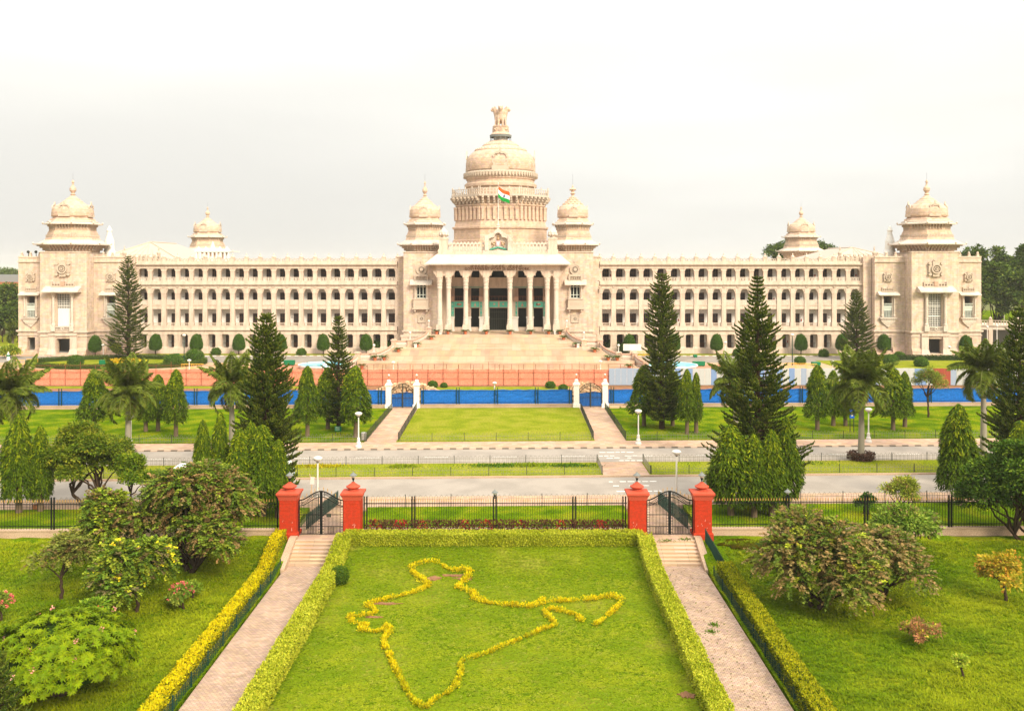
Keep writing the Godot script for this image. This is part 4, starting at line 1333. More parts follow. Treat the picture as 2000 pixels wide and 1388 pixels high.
func make_dome(parent: Node3D) -> void:
	var at := Vector3(0.15, 0, -25.0)
	var oc := PI / 8
	var b := mb()
	b.lathe([Vector2(12.3, 20.3), Vector2(12.2, 25.4), Vector2(11.9, 25.5), Vector2(11.9, 28.0), Vector2(12.3, 28.1), Vector2(12.3, 28.5), Vector2(11.75, 28.6), Vector2(11.45, 30.0), Vector2(11.3, 33.3), Vector2(11.55, 33.4), Vector2(11.55, 33.7), Vector2(11.2, 33.8), Vector2(11.2, 35.4)], 8, Vector3.ZERO, oc, false)
	var drum := part("drum", b, M.stone_warm, parent, at)
	var co := mb()                                             # cornice slab and its brackets
	co.lathe([Vector2(11.0, 35.35), Vector2(12.5, 35.5), Vector2(12.6, 35.95), Vector2(10.0, 36.0)], 8, Vector3.ZERO, oc, false)
	part("cornice", co, M.stone_pale, drum)
	var br := mb()
	br.box(0, 33.9, 10.5, 0.5, 1.55, 0.9)
	br.box(0, 34.5, 11.1, 0.46, 0.95, 0.9)
	br.box(0, 35.0, 11.5, 0.42, 0.45, 0.8)
	var br_m := br.done()
	var nich := mb()                                           # pilaster pairs between the tall niches
	nich.bb(Vector3(-0.3, 30.1, 10.2), Vector3(0.3, 33.2, 11.0))
	nich.box(0, 32.7, 10.7, 0.75, 0.5, 0.75)
	var nich_m := nich.done()
	for q in 8:
		var f := TAU * q / 8
		for i in 7:
			var off := (i - 3) * 1.3
			var at2 := Basis(Vector3.UP, f) * Vector3(off, 0, 0)
			part("bracket", br_m, M.stone_carved, drum, at2, f)
			part("pilaster", nich_m, M.stone_warm, drum, at2, f)
	var gal := mb()                                            # railing of the upper gallery
	for q in 8:
		var f := TAU * q / 8
		gal.t = Transform3D(Basis(Vector3.UP, f), Vector3.ZERO)
		gal.bb(Vector3(-4.75, 37.15, 11.3), Vector3(4.75, 37.3, 11.5))
		gal.bb(Vector3(-4.75, 36.6, 11.32), Vector3(4.75, 36.7, 11.48))
		for i in 13:
			gal.box(-4.5 + i * 0.75, 35.95, 11.4, 0.16, 1.3 + (0.5 if i % 3 == 0 else 0.0), 0.16)
	part("gallery_railing", gal, M.stone_pale, drum)
	var d := mb()
	d.lathe([Vector2(8.2, 35.9), Vector2(8.2, 38.0), Vector2(8.7, 38.2), Vector2(8.75, 38.8), Vector2(8.3, 39.2), Vector2(8.1, 39.3), Vector2(8.1, 39.8), Vector2(8.35, 39.95), Vector2(8.3, 40.2), Vector2(8.45, 40.3)], 48)
	part("dome_base", d, M.stone_warm, drum)
	var pt := mb()
	pt.lathe([Vector2(8.45, 40.3), Vector2(8.75, 40.9), Vector2(8.9, 41.4), Vector2(8.6, 41.7), Vector2(8.3, 41.8)], 48)
	for k in 72:
		var f := TAU * k / 72
		pt.t = Transform3D(Basis(Vector3.UP, f), Vector3.ZERO)
		pt.prism(PackedVector2Array([Vector2(-0.27, 41.5), Vector2(0.27, 41.5), Vector2(0.22, 40.8), Vector2(0, 40.4), Vector2(-0.22, 40.8)]), 8.5, 9.0)
	part("petal_course", pt, M.stone_carved, drum)
	var dm := mb()
	dm.lathe([Vector2(8.0, 41.8), Vector2(8.25, 42.2), Vector2(8.4, 43.0), Vector2(8.4, 43.8), Vector2(8.2, 44.8), Vector2(7.75, 45.7), Vector2(7.0, 46.45), Vector2(6.3, 46.9), Vector2(6.4, 47.0), Vector2(6.3, 47.15), Vector2(5.3, 47.75), Vector2(4.4, 48.15), Vector2(4.4, 48.35), Vector2(4.3, 48.4), Vector2(3.5, 48.9), Vector2(2.9, 49.2), Vector2(2.9, 49.35)], 48)
	var dome := part("dome", dm, M.stone_warm, drum)
	var lf := mb()                                             # leaf courses on the crown of the dome
	for r in [[6.0, 47.35, 40, 0.26], [3.9, 48.65, 26, 0.22], [3.2, 49.1, 24, 0.16]]:
		for k in r[2]:
			var f: float = TAU * k / r[2]
			lf.ball(Vector3(sin(f) * r[0], r[1], cos(f) * r[0]), Vector3(1, 0.8, 1) * r[3], 5)
	kind(part("leaf_course", lf, M.stone_pale, dome), "stuff")
	var cs := crest_shape(3.3).done()
	for i in 4:
		var f := TAU * i / 4
		part("dome_crest", cs, M.stone_carved, drum, Vector3(sin(f) * 8.25, 41.8, cos(f) * 8.25), f)
	var ln := mb()                                             # open lantern under the lions
	ln.lathe([Vector2(1.7, 49.2), Vector2(1.7, 50.9)], 16)
	part("lantern", ln, M.stone_pale, drum)
	var lp := mb()
	for k in 12:
		var f := TAU * k / 12
		lp.box(sin(f) * 2.45, 49.3, cos(f) * 2.45, 0.12, 1.5, 0.12)
	lp.lathe([Vector2(2.3, 50.35), Vector2(2.6, 50.35), Vector2(2.65, 50.9), Vector2(2.3, 50.95), Vector2(0, 50.95)], 20)
	part("lantern_railing", lp, M.lamp_grey, drum)
	var pe := mb()
	pe.lathe([Vector2(2.5, 50.95), Vector2(2.2, 51.3), Vector2(1.95, 51.5), Vector2(1.9, 51.6), Vector2(1.85, 52.7), Vector2(1.95, 52.8), Vector2(1.95, 53.0), Vector2(0, 53.0)], 24)
	for k in 4:
		var f := TAU * k / 4
		pe.t = Transform3D(Basis(Vector3.UP, f), Vector3.ZERO)
		pe.ring(Vector3(0, 52.15, 1.8), 0.32, 0.5, 0, 0.18, 0, TAU, 14)
		pe.ball(Vector3(0, 52.15, 1.85), Vector3(0.16, 0.16, 0.16), 6)
		pe.t = Transform3D(Basis(Vector3.UP, f + PI / 4), Vector3.ZERO)
		pe.ball(Vector3(0, 52.15, 1.85), Vector3(0.5, 0.28, 0.2), 8)
		pe.ball(Vector3(0.45, 52.35, 1.8), Vector3(0.2, 0.2, 0.16), 6)
	part("abacus", pe, M.stone_warm, drum)
	part("lions", lion_group(), M.stone_warm, drum, Vector3(0, 53.0, 0))

func make_building() -> void:
	var bd := thing("government_building", "long cream stone parliament building with four storey arcades and a great central dome", "building", Vector3(-3.0, 0, -200), -0.004)
	var w := make_wing(bd, Vector3(-51.4, 0, -6))
	var w2 := make_wing(bd, Vector3(51.4, 0, -6))
	make_pavilion(bd, Vector3(-93.6, 0, 0), true)
	make_pavilion(bd, Vector3(93.8, 0, 0), false)
	make_centre(bd)
	# strips of wall that join the wings to their ends
	for s in [-1, 1]:
		var st := mb()
		st.bb(Vector3(minf(s * 80.35, s * 82.1), 0, -20), Vector3(maxf(s * 80.35, s * 82.1), 20.6, -5.2))
		st.bb(Vector3(minf(s * 80.35, s * 82.1), 20.6, -6), Vector3(maxf(s * 80.35, s * 82.1), 21.3, -5.2))
		part("end_wall", st, M.stone, bd)
	# ranges behind: roofs seen over the parapets, and the rear turrets on their blocks
	for s in [-1, 1]:
		var rr := mb()
		rr.bb(Vector3(minf(s * 22.3, s * 80), 0, -18), Vector3(maxf(s * 22.3, s * 80), 20.3, -10.1))
		rr.bb(Vector3(minf(s * 82, s * 105), 0, -106), Vector3(maxf(s * 82, s * 105), 20.3, -22.6))
		part("rear_range", rr, M.stone, bd)
	for s in [-1, 1]:
		var hp := mb()
		var y1 := 25.4 if s < 0 else 24.0
		var a := [Vector3(s * 78, 20.4, -28), Vector3(s * 101, 20.4, -28), Vector3(s * 101, 20.4, -62), Vector3(s * 78, 20.4, -62)]
		var r0 := Vector3(s * 89, y1, -36)
		var r1 := Vector3(s * 89, y1, -54)
		for q in [[a[0], a[1], r0, r0], [a[1], a[2], r1, r0], [a[2], a[3], r1, r1], [a[3], a[0], r0, r1]]:
			if s > 0:
				hp.quad(q[0], q[1], q[2], q[3])
			else:
				hp.quad(q[1], q[0], q[3], q[2])
		hp.bb(Vector3(minf(s * 78.2, s * 100.8), 18, -61.8), Vector3(maxf(s * 78.2, s * 100.8), 20.42, -28.2))
		var hr := part("hipped_roof", hp, M.roof_metal, bd)
		var rc := mb()
		for q in [[a[0], r0], [a[1], r0], [r0, r1]]:
			rc.bar(q[0] + Vector3(0, 0.05, 0), q[1] + Vector3(0, 0.05, 0), 0.16)
		for k in 9:
			rc.bar(a[0].lerp(a[1], 0.1 + k * 0.1) + Vector3(0, 0.05, 0), r0.lerp(a[0].lerp(a[1], 0.1 + k * 0.1), absf(k - 4) / 5.0) + Vector3(0, 0.06, 0), 0.06)
		part("ridge_cap", rc, M.stone_carved, hr)
		make_turret(bd, Vector3(s * 96.0, 0, -101), 1.0)
		var sp := mb()
		sp.lathe([Vector2(1.3, 20.3), Vector2(1.35, 22.5), Vector2(1.1, 23.0), Vector2(1.0, 25.0), Vector2(0.6, 26.3), Vector2(0.5, 27.0), Vector2(0.62, 27.4), Vector2(0.2, 28.3), Vector2(0, 28.5)], 10)
		part("roof_spire", sp, M.white_paint, bd, Vector3(s * 88.5, 0, -11))
		var cr := mb()
		for k in 8:
			cr.box(s * (84.2 - k * 1.1), 20.3, -9, 0.55, 1.6, 0.6)
		cr.bb(Vector3(minf(s * 76, s * 84.8), 20.3, -9.3), Vector3(maxf(s * 76, s * 84.8), 21.5, -8.7))
		for k in [0, 7]:
			cr.lathe([Vector2(0.4, 21.9), Vector2(0.5, 22.3), Vector2(0.15, 22.8), Vector2(0.2, 23.2), Vector2(0, 24.0)], 8, Vector3(s * (84.2 - k * 1.1), 0, -9))
		part("roof_crest", cr, M.stone_carved, bd)
	var wp := mb()                                              # white open pavilion on the roof before the left rear turret
	wp.bb(Vector3(-75.8, 20.4, -38), Vector3(-66.8, 20.8, -30))
	for k in 9:
		wp.box(-75.3 + k * 1.0, 20.8, -30.4, 0.45, 2.0, 0.6)
	wp.bb(Vector3(-75.8, 22.8, -38), Vector3(-66.8, 23.1, -30))
	for k in 5:
		wp.prism(PackedVector2Array([Vector2(-75.6 + k * 1.75, 23.1), Vector2(-73.9 + k * 1.75, 23.1), Vector2(-74.75 + k * 1.75, 24.2 + (1.3 if k == 2 else 0.0))]), -30.4, -30.1)
	part("roof_pavilion", wp, M.white_paint, bd)
	for x in [-103.2, -101.5]:
		var gr := mb()
		gr.tube([Vector3(x, 21.5, -3.9), Vector3(x, 22.2, -3.9)], [0.08, 0.08], 6)
		gr.ball(Vector3(x, 22.45, -3.8), Vector3(0.36, 0.34, 0.3), 8)
		part("floodlight", gr, M.dark_iron, bd)
	# flag
	var fp := mb()
	fp.tube([Vector3(0, 28.6, -1.0), Vector3(0, 37.2, -1.0)], [0.09, 0.05], 6)
	fp.ball(Vector3(0, 37.3, -1), Vector3(0.12, 0.12, 0.12), 6)
	var pole := part("flagpole", fp, M.white_paint, bd)
	var bands := ["saffron", "flag_white", "flag_green"]
	for k in 3:
		var fl := mb()
		for i in 12:
			var q := []
			for j in [i, i + 1]:
				var u: float = j / 12.0
				for e in [k, k + 1]:
					var hgt: float = 36.7 - e * 0.82 - u * 1.7 - 0.22 * sin(u * 5.0)
					q.append(Vector3(0.06 + u * 2.45 - e * 0.02, hgt, -1.0 + 0.22 * sin(u * 7.0 + e * 0.5)))
			fl.quad(q[1], q[3], q[2], q[0])
		part("flag_band", fl, M[bands[k]], pole)
	var ch := mb()
	ch.ring(Vector3(1.26, 34.46, -1.16), 0.22, 0.31, 0, 0.04, 0, TAU, 16)
	for k in 12:
		ch.t = Transform3D(Basis(Vector3(0, 0, 1), TAU * k / 12), Vector3(1.26, 34.46, -1.14))
		ch.bb(Vector3(0.05, -0.015, 0), Vector3(0.26, 0.015, 0.02))
	part("flag_wheel", ch, M.navy, pole)

# ---------------------------------------------------------------- plants
func rdir() -> Vector3:
	var z := rng.randf_range(-1, 1)
	var f := rng.randf() * TAU
	var r := sqrt(1 - z * z)
	return Vector3(r * cos(f), z, r * sin(f))

func shade(c: Color, vary := 0.25) -> Color:
	var k := 1.0 + rng.randf_range(-vary, vary)
	return Color(c.r * k * (1.0 + rng.randf_range(-0.1, 0.1)), c.g * k, c.b * k)

func put_leaf(b: MB, p: Vector3, dir: Vector3, l: float, w: float) -> void:
	var side := dir.cross(Vector3.UP)
	if side.length_squared() < 0.01:
		side = Vector3.RIGHT
	side = side.normalized().rotated(dir, rng.randf_range(-0.9, 0.9))
	b.leaf(p, dir, side, l, w)

func limb(b: MB, a: Vector3, z: Vector3, r0: float, r1: float, wob := 0.12) -> void:
	var pts := []
	var rad := []
	var l := a.distance_to(z)
	for i in 6:
		var u := i / 5.0
		var o := Vector3(rng.randf_range(-1, 1), rng.randf_range(-0.5, 0.5), rng.randf_range(-1, 1)) * wob * l * sin(u * PI) * 0.6
		pts.append(a.lerp(z, u) + o)
		rad.append(lerpf(r0, r1, u))
	b.tube(pts, rad, 7)

func ashoka_mesh(h: float, r: float, sprays: int, seed_: int, yellow: float, gap := 0.19) -> Array:    # [crown, trunk]: a narrow mast tree with hanging leaves
	rng.seed = seed_
	var b := mb(true)
	var dark := Color(0.046, 0.084, 0.006)
	var mid := Color(0.095, 0.145, 0.007)
	var young := Color(0.26, 0.30, 0.010)
	var lobes := []
	for i in 5:
		lobes.append(Vector3(rng.randf() * TAU, rng.randf_range(0.06, 0.2), rng.randf_range(1.0, 4.0)))
	for i in sprays:
		var t := pow(rng.randf(), 0.8)
		var f := rng.randf() * TAU
		var prof := pow(1.0 - pow(t, 1.45), 0.72) * (1.0 - 0.3 * pow(1.0 - t, 6.0))
		var wob := 1.0
		for q in lobes:
			wob += q.y * sin(f * 1.0 + q.x + t * q.z * 3.0) * 0.7
		var rr := r * prof * wob * sqrt(rng.randf_range(0.35, 1.0))
		var outer := rr / maxf(0.05, r * prof)
		var y := h * (gap + (1.0 - gap) * t)
		var out := Vector3(cos(f), 0, sin(f))
		var p := out * rr + Vector3(0, y, 0)
		var fresh := clampf((t - 0.35) * 1.3, 0, 1) * yellow
		var c := dark if rng.randf() < 0.45 else mid
		if rng.randf() < fresh * 0.62 or rng.randf() < 0.03 * yellow:
			c = young.lerp(mid, rng.randf() * 0.55)
		var ax := (out * rng.randf_range(0.15, 0.7) + Vector3(0, -1, 0) + rdir() * 0.25).normalized()
		for k in 7:
			b.col = shade(c, 0.3)
			var d := (ax * 0.8 + out * rng.randf_range(-0.2, 0.8) + rdir() * 0.55 + Vector3(0, -0.35, 0)).normalized()
			put_leaf(b, p + ax * (k * 0.075) + rdir() * 0.05, d, rng.randf_range(0.2, 0.34), rng.randf_range(0.035, 0.06))
	var tr := mb()
	tr.tube([Vector3.ZERO, Vector3(0.03, h * 0.3, 0), Vector3(0, h * 0.9, 0)], [r * 0.13 + 0.05, r * 0.11 + 0.04, 0.02], 8)
	for k in 10:
		var f := rng.randf() * TAU
		var y := h * rng.randf_range(0.15, 0.6)
		tr.tube([Vector3(0, y, 0), Vector3(cos(f) * r * 0.5, y - 0.1, sin(f) * r * 0.5)], [0.04, 0.015], 4)
	return [b.done(), tr.done()]

func araucaria_mesh(h: float, r: float, whorls: int, arms: int, seed_: int, open_: float, low := 0.06, ex := 0.75) -> Array:
	rng.seed = seed_
	var b := mb(true)
	var tw := mb()
	tw.tube([Vector3.ZERO, Vector3(0, h * 0.5, 0), Vector3(0, h * 0.99, 0)], [0.016 * h + 0.05, 0.01 * h + 0.03, 0.02], 8)
	for w in whorls:
		var t := (w + rng.randf() * 0.4) / whorls
		var y := h * (low + (0.985 - low) * t)
		var prof := pow(1.0 - t, ex) * 0.95 + 0.05 + 0.12 * sin(t * 23.0 + seed_) * (1.0 - t)
		if t < 0.12:
			prof *= 0.7 + t * 2.5
		var n_arm := arms if t < 0.85 else arms - 1
		var f0 := rng.randf() * TAU
		for a in n_arm:
			if rng.randf() < open_ * 0.4:
				continue
			var f := f0 + TAU * a / n_arm + rng.randf_range(-0.25, 0.25)
			var l := r * prof * rng.randf_range(0.72, 1.12)
			var out := Vector3(cos(f), 0, sin(f))
			var sd := Vector3(-sin(f), 0, cos(f))
			var dip := lerpf(-0.16, 0.25, t)
			var pts := []
			var m := 6
			for i in m + 1:
				var u := float(i) / m
				pts.append(Vector3(0, y, 0) + out * (l * u) + Vector3(0, l * (dip * u + 0.30 * u * u * u), 0))
			tw.tube([pts[0], pts[3], pts[m]], [0.03 + 0.008 * l, 0.025, 0.012], 4)
			var cords := int(clampf(l * 6.5, 4, 22))
			for k in cords:
				var u := lerpf(0.22 + open_ * 0.25, 1.0, (k + rng.randf() * 0.5) / cords)
				var i := mini(int(u * m), m - 1)
				var p: Vector3 = pts[i].lerp(pts[i + 1], u * m - i)
				var s := 1.0 if k % 2 else -1.0
				if k == cords - 1:
					s = 0.0
				var cl := (0.30 + 0.32 * (1.0 - u)) * (0.55 + 0.28 * minf(l, 2.2)) * rng.randf_range(0.75, 1.2)
				var d := (out * 0.75 + sd * s * rng.randf_range(0.5, 0.95) + Vector3(0, 0.12, 0)).normalized()
				var e1 := p + d * cl * 0.55 + Vector3(0, 0.02, 0)
				var e2 := e1 + (d * 0.55 + Vector3(0, 0.75, 0)) * cl * 0.5
				var rad := rng.randf_range(0.045, 0.075) * (0.8 + 0.2 * minf(l, 1.5))
				var c := Color(0.036, 0.066, 0.010).lerp(Color(0.12, 0.14, 0.014), pow(rng.randf(), 1.8))
				b.col = c
				b.tube([p, p + d * cl * 0.3, e1, e2], [rad * 0.5, rad, rad * 1.15, rad * 0.5], 5)
				b.col = c.lerp(Color(0.17, 0.19, 0.02), 0.45)
				for q in 5:                                    # needles that break the outline
					var at: Vector3 = p.lerp(e1, rng.randf()) if q < 2 else e1.lerp(e2, rng.randf())
					put_leaf(b, at, (d * 0.5 + Vector3(0, 0.5, 0) + rdir() * 0.9).normalized(), rad * 2.6, rad * 0.45)
	return [b.done(), tw.done()]

func palm_mesh(frond: float, trunk: float, count: int, seed_: int, skirt: float) -> Array:   # [fronds (array of meshes), trunk, spear, dead skirt]
	rng.seed = seed_
	var fr := []
	for v in 5:
		var b := mb(true)
		var droop: float = [0.1, 0.34, 0.64, 0.98, 1.38][v]
		var pts := []
		var m := 12
		var ang := 1.15 - droop * 0.85
		var p := Vector3.ZERO
		for i in m + 1:
			pts.append(p)
			p += Vector3(0, sin(ang), cos(ang)) * frond / m
			ang -= droop * 1.9 / m
		b.col = Color(0.16, 0.18, 0.05)
		var rad := []
		for i in m + 1:
			rad.append(lerpf(0.055, 0.012, float(i) / m))
		b.tube(pts, rad, 4)
		for k in 92:
			var u := lerpf(0.1, 1.0, k / 91.0)
			var i := mini(int(u * m), m - 1)
			var q: Vector3 = pts[i].lerp(pts[i + 1], u * m - i)
			var tan: Vector3 = (pts[i + 1] - pts[i]).normalized()
			for s in [-1, 1]:
				var l: float = frond * 0.29 * sin(PI * pow(clampf(u, 0.02, 0.98), 0.75) * 0.92 + 0.12) * rng.randf_range(0.85, 1.1)
				var d: Vector3 = (Vector3(s, 0, 0) * 0.75 + tan * 0.6 + Vector3(0, rng.randf_range(-0.35, 0.2), 0)).normalized()
				b.col = shade(Color(0.075, 0.115, 0.012).lerp(Color(0.19, 0.21, 0.03), rng.randf() * 0.7), 0.25)
				var mid: Vector3 = q + d * l * 0.55
				put_leaf(b, q, d, l * 0.62, 0.062)
				b.leaf(mid, (d + Vector3(0, -0.75, 0)).normalized(), tan, l * 0.62, 0.052)
		fr.append(b.done())
	var t := mb()
	var tp := []
	var tr := []
	for i in 15:
		var u := i / 14.0
		tp.append(Vector3(0.06 * sin(u * 3.0), trunk * u, 0))
		tr.append(lerpf(0.34, 0.2, u) * (1.0 + 0.05 * (i % 2)) + (0.14 if i == 0 else 0.0))
	t.tube(tp, tr, 12)
	var sh := mb()
	sh.tube([Vector3(0.01, trunk - 0.1, 0), Vector3(0.0, trunk + 0.5, 0), Vector3(0, trunk + 1.0, 0)], [0.2, 0.19, 0.1], 10)
	var sp := mb()
	sp.tube([Vector3(0, trunk + 0.8, 0), Vector3(0.25, trunk + 0.8 + frond * 0.72, 0.1)], [0.05, 0.012], 5)
	var sk := mb(true)
	for k in int(160 * skirt):
		sk.col = shade(Color(0.17, 0.09, 0.035), 0.35)
		var f := rng.randf() * TAU
		put_leaf(sk, Vector3(cos(f) * 0.25, trunk + 0.3 - rng.randf() * 0.4, sin(f) * 0.25), (Vector3(cos(f) * 0.6, -1, sin(f) * 0.6) + rdir() * 0.3).normalized(), rng.randf_range(0.8, 1.7), 0.05)
	return [fr, t.done(), sh.done(), sp.done(), sk.done() if skirt > 0 else null]

func make_palm(label: String, at: Vector3, frond: float, trunk: float, count: int, seed_: int, skirt := 0.6, group := "royal palms on the road median") -> Node3D:
	var g := palm_mesh(frond, trunk, count, seed_, skirt)
	var o := thing("palm_tree", label, "palm tree", at, 0.0, group)
	part("trunk", g[1], M.bark_pale, o)
	part("crownshaft", g[2], M.skip_leaf, o)
	part("spear_leaf", g[3], M.skip_leaf, o)
	if g[4]:
		part("dead_leaves", g[4], M.leaves_dry, o)
	for k in count:
		var u := float(k) / count
		var v := clampi(int(u * 5 + rng.randf_range(-0.5, 0.5)), 0, 4)
		var m := part("frond", g[0][v], M.leaves_dark, o, Vector3(0, trunk + 0.9 - 0.45 * u, 0))
		m.rotation = Vector3(0, k * 2.399 + rng.randf() * 0.3, 0)
		m.scale = Vector3.ONE * rng.randf_range(0.85, 1.1)
	return o

func crown(b: MB, lobes: Array, clumps: int, per: int, l: float, w: float, pick: Array, droop: float, size: float) -> void:
	# lobes: [centre, radii]; pick: colours with weights [[colour, weight], ...]; leaves hang in clumps near the surface of the lobes
	var tot := 0.0
	for q in lobes:
		tot += q[1].x * q[1].z + q[1].y * q[1].x
	for i in clumps:
		var want := rng.randf() * tot
		var lobe = lobes[0]
		for q in lobes:
			want -= q[1].x * q[1].z + q[1].y * q[1].x
			if want <= 0:
				lobe = q
				break
		var d := rdir()
		if d.y < -0.6:
			d.y *= -0.6
		var p: Vector3 = lobe[0] + d * lobe[1] * pow(rng.randf_range(0.25, 1.0), 0.4)
		var pw := 0.0
		for q in pick:
			pw += q[1]
		var wv := rng.randf() * pw
		var c: Color = pick[0][0]
		for q in pick:
			wv -= q[1]
			if wv <= 0:
				c = q[0]
				break
		c = shade(c, 0.2)
		if size < 0:                                            # feathered sprays: leaflets in pairs along an arching stalk
			var ax := (d + rdir() * 0.6 + Vector3(0, 0.25 - droop, 0)).normalized()
			var cr := ax.cross(Vector3.UP).normalized()
			for k in per:
				b.col = shade(c, 0.22)
				var u := float(k) / per
				var q := p + ax * (u * -size) + Vector3(0, -0.35 * u * u * -size, 0)
				put_leaf(b, q, (cr * (1.0 if k % 2 else -1.0) + ax * 0.7 + rdir() * 0.35 + Vector3(0, -0.2, 0)).normalized(), l * rng.randf_range(0.75, 1.2) * (1.0 - 0.35 * u), w)
			continue
		for k in per:
			b.col = shade(c, 0.22)
			var e := rdir()
			put_leaf(b, p + e * size * rng.randf_range(0.3, 1.0), (e + d * 0.6 + Vector3(0, -droop, 0)).normalized(), l * rng.randf_range(0.7, 1.25), w * rng.randf_range(0.8, 1.2))

func lobes_of(n: int, c: Vector3, r: Vector3, each: float) -> Array:
	var out := [[c, r * 0.55]]
	for i in n:
		var d := rdir()
		d.y = absf(d.y) * 1.35 - 0.62
		out.append([c + d * r * rng.randf_range(0.55, 0.85), Vector3(each, each * 0.66, each) * rng.randf_range(0.55, 1.15)])
	return out

func broad_tree(called: String, label: String, category: String, at: Vector3, h: float, r: float, seed_: int, clumps: int, per: int, l: float, w: float, pick: Array, trunks: int, under: float, leaf_material: Material, nl := 9, group := "", flat := 1.0, gain := 1.75) -> Node3D:
	rng.seed = seed_
	var o := thing(called, label, category, at, 0.0, group)
	var ch := (h - under) / 2
	var cen := Vector3(0, under + ch, 0)
	var lobes := lobes_of(nl, cen, Vector3(r, ch * flat, r), r * 0.42)
	var top := 0.0
	for q in lobes:
		top = maxf(top, q[0].y + q[1].y)
	for q in lobes:
		q[0].y = under + (q[0].y - under) * (h - under) / (top - under)
	var b := mb(true)
	var brighter := []
	for q in pick:
		brighter.append([Color(q[0].r * gain, q[0].g * gain, q[0].b * gain * 0.8), q[1]])
	crown(b, lobes, clumps, per, l, w, brighter, 0.35, -l * 2.6 if called == "cassia_tree" else l * 1.3)
	part("crown", b, leaf_material, o)
	var t := mb()
	for k in trunks:
		var f := TAU * k / trunks + rng.randf()
		var fork := Vector3(cos(f), 0, sin(f)) * r * 0.16 * (trunks - 1) + Vector3(0, under * 0.75 + 0.3, 0)
		limb(t, Vector3(cos(f), 0, sin(f)) * 0.1 * trunks, fork, 0.035 * r + 0.05, 0.025 * r + 0.03)
		for j in range(1, lobes.size()):
			if j % trunks == k:
				limb(t, fork, lobes[j][0], 0.02 * r + 0.02, 0.015)
	part("trunk", t, M.bark_dark, o)
	return o

func leafy_surface(b: MB, p: Vector3, nrm: Vector3, l: float, w: float, c: Color, spread := 0.9) -> void:
	b.col = c
	var d := (nrm * 0.6 + rdir() * spread).normalized()
	put_leaf(b, p, d, l, w)

func hedge(called: String, label: String, path: Array, wid: float, hgt: float, cols: Array, dens: float, l: float, leaf_material: Material, seed_: int, group := "", category := "hedge", rag := 0.05) -> Node3D:
	# path: points on the ground along the middle of a clipped hedge
	rng.seed = seed_
	var o := thing(called, label, category, path[0], 0.0, group)
	var base: Vector3 = path[0]
	var core := mb()
	var b := mb(true)
	var nz := noise(0.6, 3, seed_)
	for i in path.size() - 1:
		var a: Vector3 = path[i] - base
		var z: Vector3 = path[i + 1] - base
		var dir := (z - a)
		var len_ := dir.length()
		dir /= len_
		var s := Vector3(-dir.z, 0, dir.x).normalized()
		var hw := wid / 2 - 0.17
		var up := Vector3(0, hgt - 0.17, 0)
		var e := dir * 0.02 * (i % 2)
		core.quad(a - s * hw, a - s * hw + up, z - s * hw + up, z - s * hw)
		core.quad(a + s * hw, z + s * hw, z + s * hw + up, a + s * hw + up)
		core.quad(a + s * hw + up, z + s * hw + up, z - s * hw + up, a - s * hw + up)
		if i == 0:
			core.quad(a - s * hw, a + s * hw, a + s * hw + up, a - s * hw + up)
		if i == path.size() - 2:
			core.quad(z + s * hw, z - s * hw, z - s * hw + up, z + s * hw + up)
		var per_m := int(len_ * dens * (wid + 2 * hgt))
		for k in per_m:
			var u := rng.randf() * len_
			var q := rng.randf() * (wid + 2 * hgt)
			var p := a + dir * u
			var bulge := nz.get_noise_3d(p.x * 2 + base.x, q * 2, p.z * 2) * rag * 2.2
			var nn := Vector3.UP
			var rr := 0.06
			if q < hgt:
				nn = -s
				p += -s * (wid / 2 + bulge - rr) + Vector3(0, q, 0)
			elif q > hgt + wid:
				nn = s
				p += s * (wid / 2 + bulge - rr) + Vector3(0, q - hgt - wid, 0)
			else:
				p += s * (q - hgt - wid / 2) + Vector3(0, hgt + bulge - rr, 0)
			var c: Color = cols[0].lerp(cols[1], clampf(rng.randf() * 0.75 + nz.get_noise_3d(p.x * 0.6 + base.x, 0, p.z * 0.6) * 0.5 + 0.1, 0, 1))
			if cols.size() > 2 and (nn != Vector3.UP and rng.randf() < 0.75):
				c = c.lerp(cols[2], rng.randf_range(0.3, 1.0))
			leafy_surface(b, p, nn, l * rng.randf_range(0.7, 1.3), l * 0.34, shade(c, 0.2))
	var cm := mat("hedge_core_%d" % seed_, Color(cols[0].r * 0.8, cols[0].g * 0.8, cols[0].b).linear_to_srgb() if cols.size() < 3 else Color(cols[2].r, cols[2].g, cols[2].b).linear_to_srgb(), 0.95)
	part("branches", core, cm, o)
	part("foliage", b, leaf_material, o)
	return o

func bush_mesh(r: Vector3, count: int, l: float, cols: Array, seed_: int, cy: float) -> Array:    # round clipped bush: core and leaf shell, centre height cy
	rng.seed = seed_
	var b := mb(true)
	for i in count:
		var d := rdir()
		var nn: Vector3 = (d / r).normalized()
		var p := d * r * rng.randf_range(0.88, 1.03) + Vector3(0, cy, 0)
		if p.y < 0.02:
			continue
		var c: Color = cols[0].lerp(cols[1], rng.randf())
		leafy_surface(b, p, nn, l * rng.randf_range(0.7, 1.3), l * 0.36, shade(c, 0.25))
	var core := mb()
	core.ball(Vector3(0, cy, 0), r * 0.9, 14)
	return [b.done(), core.done()]

